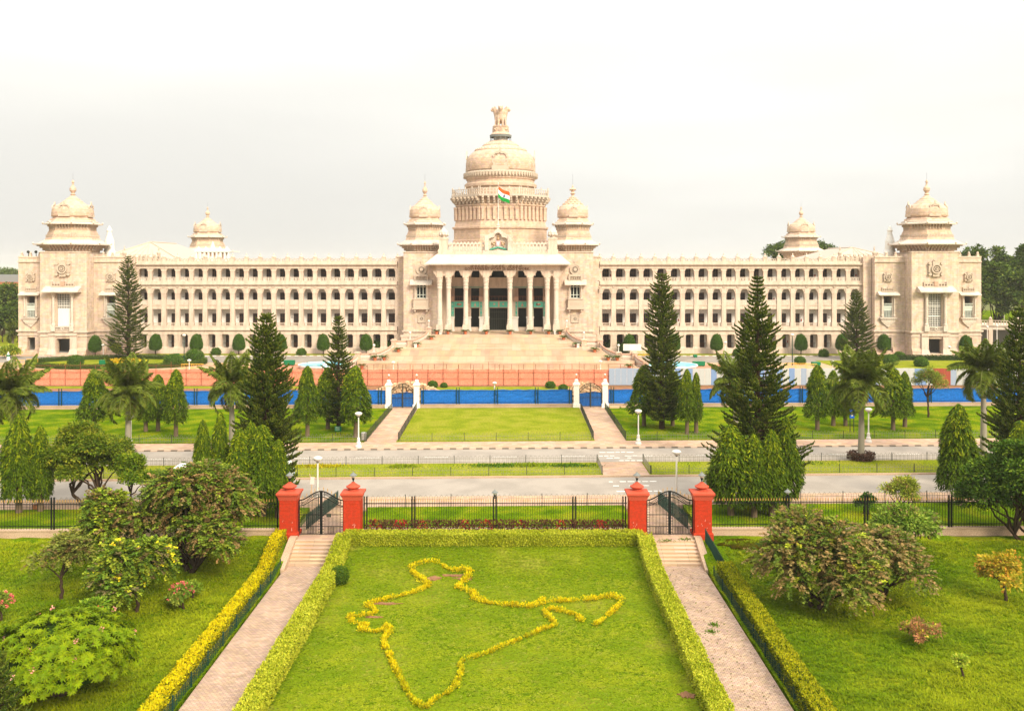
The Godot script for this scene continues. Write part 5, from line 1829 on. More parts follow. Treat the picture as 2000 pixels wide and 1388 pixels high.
func topiary_mesh(h0: float, h1: float, r: float, count: int, seed_: int) -> Array:     # clipped egg on a stem
	rng.seed = seed_
	var b := mb(true)
	var core := mb()
	var prof := []
	for i in 13:
		var t := i / 12.0
		var e := (0.3 - t) / 0.3 if t < 0.3 else (t - 0.3) / 0.7
		var rr := r * pow(maxf(0.0, 1.0 - pow(e, 2.0 if t >= 0.3 else 2.6)), 0.55)
		prof.append(Vector2(rr, lerpf(h0, h1, t)))
	var inner := []
	for q in prof:
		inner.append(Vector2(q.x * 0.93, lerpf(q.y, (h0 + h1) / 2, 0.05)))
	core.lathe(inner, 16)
	for i in count:
		var t := rng.randf()
		var k := t * 12
		var a: Vector2 = prof[int(minf(k, 11))]
		var z: Vector2 = prof[int(minf(k, 11)) + 1]
		var q := a.lerp(z, k - int(minf(k, 11)))
		if rng.randf() * r > q.x + 0.15:
			continue
		var f := rng.randf() * TAU
		var nn := Vector3(cos(f), (a.x - z.x) / maxf(0.01, z.y - a.y), sin(f)).normalized()
		leafy_surface(b, Vector3(cos(f) * q.x, q.y, sin(f) * q.x), nn, rng.randf_range(0.12, 0.24), 0.06, shade(Color(0.045, 0.115, 0.012).lerp(Color(0.10, 0.18, 0.02), rng.randf()), 0.25))
	var t := mb()
	t.tube([Vector3.ZERO, Vector3(0.02, h0 * 0.6, 0), Vector3(0, h0 + 0.4, 0)], [0.14, 0.11, 0.09], 7)
	return [b.done(), core.done(), t.done()]

func make_plants() -> void:
	mat("skip_leaf", lin(0.16, 0.20, 0.05), 0.5)
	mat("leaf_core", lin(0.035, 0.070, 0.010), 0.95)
	# ---- mast trees (ashoka) with drooping leaves
	var near := [ashoka_mesh(8.0, 1.55, 3000, 101, 1.0), ashoka_mesh(8.0, 1.35, 2700, 102, 0.9), ashoka_mesh(8.0, 1.6, 3000, 103, 0.6)]
	var far := [ashoka_mesh(8.0, 1.35, 1700, 111, 0.55, 0.24), ashoka_mesh(8.0, 1.25, 1600, 112, 0.75, 0.25)]
	var row := "mast trees with drooping leaves"
	var spots := [   # u, v of the base, v of the tip, width in the photograph, mesh, label
		[36, 1001, 808, 64, 0, "widest yellow tipped mast tree at the left edge of the front lawn"],
		[78, 998, 830, 48, 1, "slimmer mast tree close behind the round leafy tree at left"],
		[396, 1004, 818, 40, 2, "thin dark mast tree at the left end of the clump by the left red pillars"],
		[430, 1000, 803, 44, 1, "tallest mast tree of the clump left of the red pillars"],
		[468, 1008, 836, 66, 0, "mast tree in the middle of the clump left of the red pillars"],
		[512, 1008, 828, 76, 2, "broad mast tree next to the left outer red pillar"],
		[490, 1000, 822, 56, 0, "mast tree at the back of the clump left of the red pillars"],
		[544, 1011, 856, 44, 2, "short dark mast tree right behind the left outer red pillar"],
		[1428, 1006, 828, 84, 0, "broad mast tree right of the right outer red pillar"],
		[1473, 1010, 846, 62, 1, "mast tree with a pointed tip second from the right red pillar"],
		[1508, 1008, 838, 58, 0, "mast tree third from the right red pillar"],
		[1536, 998, 812, 52, 2, "tall slim mast tree at the right end of the clump by the right gate"],
		[1873, 986, 788, 74, 0, "lone yellow topped mast tree on the right of the front lawn"],
		[1994, 990, 820, 70, 1, "yellow green mast tree cut off by the right edge of the photo"],
	]
	for s in spots:
		var p := gp(s[0], s[1])
		var d := -p.z
		var h: float = (s[1] - s[2]) * d / F
		var g: Array = near[s[4]]
		var o := thing("mast_tree", s[5], "tree", p, rng.randf() * TAU, row)
		var wx: float = s[3] * d / F / 2.75
		part("crown", g[0], M.leaves, o, Vector3.ZERO, 0, Vector3(wx, h / 8.0, wx))
		part("trunk", g[1], M.bark, o, Vector3.ZERO, 0, Vector3(1.1, h / 8.0, 1.1))
	var fspots := [
		[184, 846, 720, 52, 0, "mast tree left of the left palm on the far lawn"],
		[308, 842, 730, 40, 0, "mast tree half hidden behind the left palm fronds on the far lawn"],
		[284, 843, 738, 40, 1, "mast tree hidden mostly by the left palm crown"],
		[343, 853, 720, 45, 1, "mast tree right of the left palm, standing alone before the blue sheet"],
		[600, 852, 714, 42, 0, "rounded mast tree alone before the blue sheet, left of the pine"],
		[640, 838, 716, 46, 1, "mast tree touching the left side of the pine on the far lawn"],
		[694, 855, 713, 58, 1, "yellow green mast tree touching the right side of the left far pine"],
		[1258, 832, 712, 52, 0, "mast tree on the left of the right far pine"],
		[1314, 832, 722, 44, 0, "mast tree on the right of the right far pine"],
		[1342, 848, 720, 34, 1, "left one of two joined mast trees right of the right far pine"],
		[1360, 846, 726, 26, 1, "right one of two joined mast trees with a rusty tip"],
		[1597, 840, 711, 46, 0, "mast tree with a brown patch left of the right palm"],
		[1628, 832, 722, 36, 0, "dark mast tree just behind the left fronds of the right palm"],
		[1652, 832, 740, 40, 1, "mast tree behind the trunk of the right palm"],
		[1745, 840, 716, 56, 1, "double tipped mast tree right of the right palm"],
		[1768, 834, 724, 32, 0, "narrow mast tree at the right of the double tipped one"],
	]
	for s in fspots:
		var p := gp(s[0], s[1])
		var d := -p.z
		var h: float = (s[1] - s[2]) * d / F
		var g: Array = far[s[4]]
		var o := thing("mast_tree", s[5], "tree", p, rng.randf() * TAU, row)
		var wx: float = s[3] * d / F / 2.4
		part("crown", g[0], M.leaves, o, Vector3.ZERO, 0, Vector3(wx, h / 8.0, wx))
		part("trunk", g[1], M.bark, o, Vector3.ZERO, 0, Vector3(1.2, h / 8.0, 1.2))
	# ---- columnar pines
	var pines := [   # u, v base, v tip, half width px, whorls, arms, seed, openness, label
		[250, 703, 497, 44, 46, 6, 201, 0.15, 0.62, "slim columnar pine standing before the left end pavilion"],
		[520, 980, 607, 76, 52, 7, 202, 0.0, 0.58, "dark dense columnar pine behind the left clump of mast trees"],
		[661, 838, 614, 40, 42, 6, 203, 0.25, 0.6, "airy columnar pine between mast trees on the left far lawn"],
		[1293, 838, 530, 42, 56, 7, 204, 0.1, 0.38, "tall narrow columnar pine on the right far lawn"],
		[1480, 985, 532, 104, 54, 7, 205, 0.2, 0.92, "tallest columnar pine, gappy at the top, behind the right clump of mast trees"],
		[1674, 702, 566, 38, 40, 6, 206, 0.1, 0.62, "small columnar pine before the right end of the right wing"],
		[1992, 955, 596, 78, 48, 7, 207, 0.05, 0.7, "dark columnar pine cut off by the right edge of the photo"],
	]
	for s in pines:
		var p := gp(s[0], s[1])
		var d := -p.z
		var h: float = (s[1] - s[2]) * d / F
		var g := araucaria_mesh(h, s[3] * d / F, s[4], s[5], s[6], s[7], 0.06, s[8])
		var o := thing("columnar_pine", s[9], "tree", p, 0.0, "columnar pines around the gardens")
		part("crown", g[0], M.leaves_dark, o)
		part("trunk", g[1], M.bark_dark, o)
	var cg := araucaria_mesh(3.9, 1.35, 12, 7, 208, 0.0, 0.15)
	var cp := thing("young_conifer", "young brownish green conifer in the bottom left corner", "tree", Vector3(-22.4, -1.1, -40.3))
	part("crown", cg[0], M.leaves_dark, cp)
	part("trunk", cg[1], M.bark_dark, cp)
	# ---- palms
	make_palm("palm at the left edge, its trunk behind the wide mast tree", Vector3(-47.5, 0, -88.5), 3.7, 6.7, 30, 301, 0.8)
	make_palm("tall palm left of the round leafy tree, trunk by the left street lamp", Vector3(-36.6, 0, -88.6), 3.75, 6.9, 32, 302, 1.0)
	make_palm("palm half hidden by the dark pine on the left", Vector3(-27.6, 0, -91.5), 3.6, 7.0, 26, 303, 0.3)
	make_palm("palm half hidden behind the tallest pine on the right", Vector3(22.2, 0, -92.5), 3.3, 7.2, 22, 304, 0.3)
	make_palm("palm in a ring of purple shrubs on the right median", gp(1682, 899), 4.15, 6.9, 34, 305, 1.0)
	make_palm("palm at right with hanging fronds, beyond the lone mast tree", gp(1921, 900), 3.9, 8.3, 28, 306, 0.4)
	make_palm("small palm on the grass left of the building", Vector3(-117, 0, -218), 3.0, 3.0, 16, 307, 0.2, "")
	# ---- broad leaved trees
	var green := [[Color(0.045, 0.082, 0.008), 3], [Color(0.085, 0.125, 0.010), 3], [Color(0.135, 0.160, 0.012), 1.4]]
	broad_tree("leafy_tree", "round leafy olive green tree behind the black fence at left", "tree", gp(172, 988), 6.9, 3.7, 401, 3900, 12, 0.20, 0.06, [[Color(0.050, 0.078, 0.008), 3], [Color(0.085, 0.110, 0.010), 3], [Color(0.13, 0.135, 0.014), 1.5]], 3, 1.1, M.leaves, 16)
	broad_tree("leafy_tree", "smaller dark leafy tree joined to the right side of the round one", "tree", gp(255, 990), 4.4, 1.9, 402, 900, 12, 0.18, 0.055, green, 1, 0.9, M.leaves, 7)
	var cassia := [[Color(0.055, 0.085, 0.012), 3.0], [Color(0.095, 0.125, 0.016), 3.0], [Color(0.15, 0.18, 0.022), 1.4], [Color(0.125, 0.080, 0.038), 2.8], [Color(0.17, 0.11, 0.055), 1.2]]
	broad_tree("cassia_tree", "big spreading tree with brown seed pods on the left slope", "tree", Vector3(-21.5, -0.9, -62.0), 7.5, 4.3, 403, 4300, 14, 0.26, 0.07, cassia, 2, 0.1, M.leaves, 20)
	broad_tree("cassia_tree", "bushy small tree with lime shoots left of the big brown tree", "tree", Vector3(-26.3, -0.8, -61.0), 5.6, 2.5, 404, 1200, 12, 0.26, 0.075, [[Color(0.055, 0.085, 0.012), 2], [Color(0.12, 0.15, 0.016), 3], [Color(0.20, 0.23, 0.02), 1.6], [Color(0.11, 0.075, 0.035), 1.6]], 2, 0.9, M.leaves, 9)
	broad_tree("cassia_tree", "small round tree with bright yellow leaf tips on the left lawn", "tree", gp(265, 1196, -1.1), 4.4, 2.25, 405, 1300, 12, 0.25, 0.075, [[Color(0.055, 0.090, 0.012), 3], [Color(0.11, 0.14, 0.016), 3], [Color(0.19, 0.21, 0.02), 1], [Color(0.48, 0.40, 0.02), 0.45], [Color(0.11, 0.085, 0.045), 0.8]], 1, 1.1, M.leaves, 9)
	broad_tree("cassia_tree", "sparse small tree with olive leaves left on the lawn", "tree", gp(118, 1170, -1.1), 3.9, 1.9, 406, 420, 11, 0.24, 0.07, [[Color(0.085, 0.095, 0.022), 3], [Color(0.13, 0.135, 0.03), 3], [Color(0.10, 0.07, 0.03), 1.5]], 1, 1.3, M.leaves, 7)
	broad_tree("cassia_tree", "wide drooping tree with reddish brown pods on the right slope", "tree", gp(1592, 1186, -1.0), 5.7, 3.4, 407, 2300, 13, 0.26, 0.07, [[Color(0.060, 0.085, 0.014), 2.4], [Color(0.115, 0.13, 0.02), 2.2], [Color(0.145, 0.10, 0.045), 2.8], [Color(0.19, 0.135, 0.065), 1.2], [Color(0.2, 0.22, 0.02), 0.4]], 2, 0.0, M.leaves, 16)
	broad_tree("cassia_tree", "brown podded tree joined to the right of the wide drooping one", "tree", gp(1718, 1168, -1.0), 4.6, 2.7, 408, 1700, 13, 0.26, 0.07, [[Color(0.060, 0.085, 0.014), 2.4], [Color(0.105, 0.12, 0.02), 2.0], [Color(0.15, 0.105, 0.048), 3.0], [Color(0.20, 0.14, 0.07), 1.2]], 2, 0.1, M.leaves, 13)
	broad_tree("leafy_tree", "loose green shrub tree behind the brown podded trees at right", "tree", Vector3(27.0, -0.4, -64.0), 3.6, 2.2, 409, 800, 12, 0.25, 0.07, [[Color(0.075, 0.115, 0.018), 3], [Color(0.14, 0.19, 0.03), 3], [Color(0.12, 0.09, 0.04), 1]], 2, 0.4, M.leaves, 8)
	broad_tree("leafy_tree", "big dark green tree at the right edge behind the fence end", "tree", Vector3(36.6, -0.4, -66.5), 7.6, 4.3, 410, 3200, 13, 0.22, 0.075, [[Color(0.024, 0.050, 0.007), 3], [Color(0.040, 0.070, 0.008), 3], [Color(0.07, 0.105, 0.010), 1.0]], 2, 0.3, M.leaves_dark, 20)
	broad_tree("shrub", "pale yellow green feathery shrub behind the right fence", "shrub", gp(1762, 1010), 3.2, 1.7, 411, 480, 12, 0.18, 0.045, [[Color(0.13, 0.15, 0.02), 3], [Color(0.21, 0.22, 0.035), 2], [Color(0.16, 0.10, 0.05), 0.8]], 3, 0.5, M.leaves, 8)
	broad_tree("shrub", "small dark round shrub behind the right fence posts", "shrub", gp(1692, 1004), 1.7, 0.8, 412, 240, 12, 0.14, 0.05, [[Color(0.022, 0.05, 0.01), 3], [Color(0.05, 0.085, 0.014), 1]], 2, 0.2, M.leaves_dark, 4)
	broad_tree("sapling", "crooked thin sapling with airy leaves on the right far lawn", "tree", gp(1812, 815), 6.6, 2.6, 413, 520, 11, 0.2, 0.05, [[Color(0.09, 0.12, 0.02), 3], [Color(0.15, 0.16, 0.025), 3], [Color(0.14, 0.09, 0.04), 0.8]], 1, 3.0, M.leaves, 8)
	broad_tree("shrub", "yellow orange leaved young tree at the right edge of the lawn", "shrub", gp(1962, 1172, -1.1), 2.9, 1.75, 414, 260, 11, 0.2, 0.07, [[Color(0.30, 0.20, 0.02), 3], [Color(0.20, 0.17, 0.02), 3], [Color(0.34, 0.16, 0.03), 1]], 1, 0.9, M.leaves, 6)
	broad_tree("shrub", "low reddish shrub alone on the right lawn", "shrub", gp(1795, 1256, -1.1), 1.1, 1.0, 415, 130, 11, 0.16, 0.05, [[Color(0.20, 0.09, 0.05), 3], [Color(0.12, 0.10, 0.03), 1.5], [Color(0.24, 0.2, 0.03), 0.5]], 1, 0.3, M.leaves, 5, "", 0.6)
	broad_tree("shrub", "tiny lime green sapling low on the right lawn", "shrub", gp(1878, 1321, -1.1), 1.05, 0.42, 416, 60, 10, 0.14, 0.05, [[Color(0.15, 0.19, 0.02), 3], [Color(0.22, 0.24, 0.03), 2]], 1, 0.45, M.leaves, 3)
	broad_tree("shrub", "low bright green bush beside the pink flowers at left", "shrub", gp(372, 1166, -1.0), 1.0, 0.8, 417, 150, 10, 0.16, 0.05, [[Color(0.09, 0.14, 0.015), 3], [Color(0.14, 0.18, 0.02), 2]], 2, 0.1, M.leaves, 4)
	# ---- flowering shrubs with pink heads
	for q in [[352, 1190, 1.5, 0.75, "pink flowering shrub before the big brown tree at left", 421], [-4, 1212, 1.6, 0.8, "pink flowering shrub at the left edge of the photo", 422]]:
		var o := broad_tree("flowering_shrub", q[4], "shrub", gp(q[0], q[1], -1.1), q[2], q[3], q[5], 170, 10, 0.15, 0.05, [[Color(0.09, 0.13, 0.02), 3], [Color(0.15, 0.17, 0.03), 2]], 2, 0.3, M.leaves, 4)
		var fl := mb(true)
		for k in 42:
			var d := rdir()
			d.y = absf(d.y)
			var p := Vector3(0, q[2] * 0.55, 0) + d * Vector3(q[3], q[2] * 0.5, q[3]) * 1.02
			for j in 7:
				fl.col = shade(Color(0.62, 0.15, 0.13), 0.25)
				put_leaf(fl, p + rdir() * 0.04, (rdir() + d).normalized(), 0.11, 0.045)
		part("flower_heads", fl, M.leaves_dry, o)
	# ---- plumeria: whorls of long leaves
	rng.seed = 430
	var fo := thing("plumeria_tree", "big bright green plumeria with star whorls of leaves at bottom left", "tree", Vector3(-21.6, -1.1, -44.4))
	var fb := mb(true)
	var ff := mb(true)
	for i in 1350:
		var d := rdir()
		if d.y < -0.15:
			d.y *= -0.7
		var p := Vector3(0, 1.75, 0) + d.normalized() * Vector3(3.7, 2.4, 3.3) * (0.92 + 0.07 * sin(d.x * 9 + d.z * 7) + rng.randf_range(-0.06, 0.06)) * (1.0 if i < 1150 else 0.85)
		var ax := (d + Vector3(0, 0.5, 0) + rdir() * 0.2).normalized()
		var s0 := ax.cross(Vector3.RIGHT).normalized()
		var m := rng.randi_range(9, 13)
		var c := Color(0.11, 0.18, 0.004).lerp(Color(0.22, 0.285, 0.007), rng.randf())
		for k in m:
			var rd := s0.rotated(ax, TAU * k / m + rng.randf() * 0.3)
			var dir := (rd * 0.95 + ax * rng.randf_range(-0.05, 0.5)).normalized()
			var side := dir.cross(ax).normalized()
			fb.col = shade(c, 0.18)
			var l := rng.randf_range(0.19, 0.3)
			fb.leaf(p, dir, side, l, 0.045, 0.35)
			fb.leaf(p + dir * l * 0.55, (dir - ax * 0.45).normalized(), side, l * 0.5, 0.036, 0.35)
		if rng.randf() < 0.014:
			for k in 12:
				ff.col = shade(Color(0.68, 0.22, 0.18).lerp(Color(0.8, 0.65, 0.5), rng.randf() * 0.5), 0.2)
				put_leaf(ff, p + ax * 0.16 + rdir() * 0.1, (rdir() + ax).normalized(), 0.1, 0.045)
	part("crown", fb, M.leaves, fo)
	var fk := mb()
	fk.ball(Vector3(0, 2.05, 0), Vector3(2.7, 1.5, 2.4), 16)
	part("inner_branches", fk, M.leaf_core, fo)
	part("flowers", ff, M.leaves_dry, fo)
	var ft := mb()
	for k in 14:
		var d := rdir()
		d.y = absf(d.y) + 0.4
		limb(ft, Vector3(0, 0, 0), Vector3(0, 1.6, 0) + d.normalized() * Vector3(2.4, 1.3, 2.2), 0.13, 0.05)
	part("trunk", ft, M.bark, fo)
	broad_tree("plumeria_tree", "smaller bush with red flowers just behind the big plumeria", "shrub", gp(172, 1243, -1.1), 2.0, 1.1, 431, 330, 11, 0.2, 0.06, [[Color(0.08, 0.14, 0.014), 3], [Color(0.14, 0.19, 0.02), 2], [Color(0.45, 0.12, 0.08), 0.16]], 2, 0.2, M.leaves, 5)
	broad_tree("shrub", "grey green shrub at the left edge behind the young conifer", "shrub", Vector3(-24.3, -1.1, -44.0), 2.6, 1.3, 432, 420, 11, 0.14, 0.05, [[Color(0.085, 0.11, 0.045), 3], [Color(0.13, 0.16, 0.07), 1]], 2, 0.2, M.leaves, 5)
	# ---- trees far behind
	var deep := [[Color(0.040, 0.066, 0.014), 3], [Color(0.062, 0.092, 0.018), 3], [Color(0.10, 0.13, 0.022), 1]]
	var far_trees := [   # u, d, v top, half width px, clumps, label
		[1530, 330, 468, 42, 1100, "broad green tree seen left of the right rear turret"],
		[1606, 330, 470, 34, 900, "green tree seen right of the right rear turret"],
		[1915, 250, 480, 22, 500, "rounded tree just right of the right end tower"],
		[1890, 300, 482, 26, 500, "tree peeping over the right end parapet"],
		[1958, 255, 482, 30, 900, "tall dark tree right of the building, second from the corner"],
		[1948, 238, 512, 46, 1300, "large dark green tree standing beside the right end wall"],
		[1996, 246, 476, 34, 900, "dark tree at the right edge on the skyline"],
		[1988, 234, 528, 40, 1100, "dark tree mass at the right edge above the covered drive"],
		[-30, 520, 514, 40, 900, "distant dark tree on the left skyline, outermost"],
		[14, 560, 521, 30, 700, "distant dark tree on the left skyline beside the building"],
		[8, 262, 552, 40, 1000, "dark green tree at the left edge beside the building"],
		[28, 250, 590, 24, 700, "rounded green tree touching the left end wall"],
		[4, 236, 600, 26, 600, "lighter green tree low at the left edge"],
	]
	var i := 0
	for s in far_trees:
		var d: float = s[1]
		var top: float = HC - (s[2] - HV) * d / F
		var x: float = (s[0] - 1000.0) * d / F
		var r: float = s[3] * d / F
		broad_tree("background_tree", s[5], "tree", Vector3(x, 0, -d), top, r, 500 + i, s[4], 10, 0.62, 0.24, deep, 1, maxf(1.5, top * 0.18), M.leaves_dark, 16, "trees behind the building", 1.0, 1.5)
		i += 1
	# ---- clipped egg trees before the wings
	var tg := topiary_mesh(0.9, 4.6, 1.32, 3600, 601)
	var left := [185, 303, 383, 466, 547, 631, 715]
	var right := [1229, 1317, 1400, 1565, 1645, 1727, 1887]
	for k in 7:
		for q in [[left[k], "left", "wing counted from the left end"], [right[k], "right", "wing counted from the great stairs"]]:
			var vb := 693.0
			if q[0] == 185 or q[0] == 1887:
				vb = 696.0
			var lab: String = "clipped egg shaped tree, %s along the %s %s" % [ORD[k], q[1], q[2]]
			var o := thing("egg_topiary", lab, "topiary tree", gp(q[0], vb), k * 1.3, "clipped egg trees before the wings")
			part("crown", tg[0], M.leaves, o)
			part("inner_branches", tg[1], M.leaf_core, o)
			part("stem", tg[2], M.bark_dark, o)
	# ---- round and square clipped bushes of the forecourt
	var bg := bush_mesh(Vector3(1.5, 1.2, 1.5), 1800, 0.2, [Color(0.05, 0.11, 0.014), Color(0.11, 0.18, 0.02)], 611, 0.85)
	var bushes := [[147, 714, 1.0, "round light green bush inside the left hedge ring"], [338, 716, 1.2, "bright dome bush at the middle of the left hedge ring"], [379, 707, 1.25, "grey green dome bush at the right of the left hedge ring"],
		[1563, 711, 0.75, "small dark ball bush on the right forecourt edge"], [1740, 712, 1.0, "round bush before the right end pavilion"], [1757, 702, 0.8, "bush close to the base of the right end pavilion"],
		[1800, 716, 0.9, "low olive bush on the right forecourt lawn"], [845, 757, 0.55, "small bright bush behind the blue fence, left of centre"], [867, 757, 0.4, "smallest bush behind the blue fence, left of centre"],
		[1075, 758, 0.55, "round bush behind the blue fence, right of centre"], [1100, 763, 0.5, "yellowish bush near the right white gate"], [745, 688, 1.5, "dark bush beside the top of the left stair rail"], [1197, 688, 1.4, "shrub beside the top of the right stair rail"], [1218, 690, 1.0, "low shrub under the white notice board"]]
	for q in bushes:
		var o := thing("round_bush", q[3], "bush", gp(q[0], q[1]), rng.randf() * 6.0, "clipped bushes of the forecourt")
		o.scale = Vector3.ONE * q[2]
		part("foliage", bg[0], M.leaves, o)
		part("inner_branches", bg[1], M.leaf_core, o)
	var sq := bush_mesh(Vector3(1.1, 1.1, 0.9), 900, 0.2, [Color(0.05, 0.10, 0.014), Color(0.10, 0.16, 0.02)], 612, 0.6)
	for q in [[421, 694, "cube shaped bush before the left wing, nearer the end pavilion"], [588, 695, "cube shaped bush before the left wing, nearer the stairs"], [1441, 696, "cube shaped bush before the middle of the right wing"], [1609, 697, "cube shaped bush before the right wing, by the small pine"]]:
		var o := thing("square_bush", q[2], "bush", gp(q[0], q[1]), 0.0, "cube bushes before the wings")
		part("foliage", sq[0], M.leaves, o)
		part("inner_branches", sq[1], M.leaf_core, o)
	var bb_ := bush_mesh(Vector3(0.62, 0.6, 0.62), 2600, 0.085, [Color(0.045, 0.10, 0.008), Color(0.13, 0.19, 0.014)], 613, 0.55)
	var ball := thing("ball_bush", "dark green clipped ball bush against the left garden hedge", "bush", gp(663, 1140, -1.1))
	part("foliage", bb_[0], M.leaves, ball)
	part("inner_branches", bb_[1], M.leaf_core, ball)
	# ring of purple shrubs round the right palm
	rng.seed = 615
	var rb := mb(true)
	for k in 2600:
		var f := rng.randf() * TAU
		var r := 1.0 + rng.randf_range(-0.3, 0.35)
		rb.col = shade(Color(0.10, 0.055, 0.04), 0.35)
		put_leaf(rb, Vector3(cos(f) * r, rng.randf() * 0.75, sin(f) * r), (rdir() + Vector3.UP).normalized(), 0.16, 0.05)
	tag(part("shrub_ring", rb, M.leaves_dry, self, gp(1682, 898)), "ring of purple brown shrubs round the foot of the right palm", "shrub")

# ---------------------------------------------------------------- ground, roads, fences, gates, stairs, small things
func strip(b: MB, x0: float, x1: float, da: float, sa: float, db: float, sb: float, y: float, deep := 0.4) -> void:   # sheet between two lines d = da + sa x and d = db + sb x
	var n := maxi(1, int((x1 - x0) / 12.0))
	for i in n:
		var a := lerpf(x0, x1, float(i) / n)
		var z := lerpf(x0, x1, float(i + 1) / n)
		var p0 := Vector3(a, y, -(da + sa * a))
		var p1 := Vector3(z, y, -(da + sa * z))
		var p2 := Vector3(z, y, -(db + sb * z))
		var p3 := Vector3(a, y, -(db + sb * a))
		var dn := Vector3(0, -deep, 0)
		b.quad(p0, p1, p2, p3)
		b.quad(p0 + dn, p1 + dn, p1, p0)
		b.quad(p2 + dn, p3 + dn, p3, p2)
		if i == 0:
			b.quad(p3 + dn, p0 + dn, p0, p3)
		if i == n - 1:
			b.quad(p1 + dn, p2 + dn, p2, p1)

func garden_y(d: float) -> float:
	return lerpf(-1.1, -0.2, smoothstep(60.5, 66.3, d))

func lawn_grid(x0: float, x1: float, d0: float, d1: float, bump: float, step: float, seed_: int) -> MB:
	var b := mb()
	var nx := int((x1 - x0) / step)
	var nd := int((d1 - d0) / step)
	var nz := noise(0.25, 3, seed_)
	var p := []
	for j in nd + 1:
		for i in nx + 1:
			var x := lerpf(x0, x1, float(i) / nx)
			var d := lerpf(d0, d1, float(j) / nd)
			p.append(Vector3(x, garden_y(d) + nz.get_noise_2d(x, d) * bump, -d))
	var w := nx + 1
	var nn := []
	for j in nd + 1:
		for i in w:
			var a: Vector3 = p[j * w + maxi(i - 1, 0)]
			var c: Vector3 = p[j * w + mini(i + 1, nx)]
			var e: Vector3 = p[maxi(j - 1, 0) * w + i]
			var f: Vector3 = p[mini(j + 1, nd) * w + i]
			nn.append((c - a).cross(f - e).normalized())
	for j in nd:
		for i in nx:
			var k := j * w + i
			b.trin(p[k], p[k + 1], p[k + w + 1], nn[k], nn[k + 1], nn[k + w + 1])
			b.trin(p[k], p[k + w + 1], p[k + w], nn[k], nn[k + w + 1], nn[k + w])
	var dn := Vector3(0, -0.5, 0)
	for i in nx:
		b.quad(p[i] + dn, p[i + 1] + dn, p[i + 1], p[i])
	for j in nd:
		b.quad(p[(j + 1) * w] + dn, p[j * w] + dn, p[j * w], p[(j + 1) * w])
		b.quad(p[j * w + nx] + dn, p[(j + 1) * w + nx] + dn, p[(j + 1) * w + nx], p[j * w + nx])
	return b

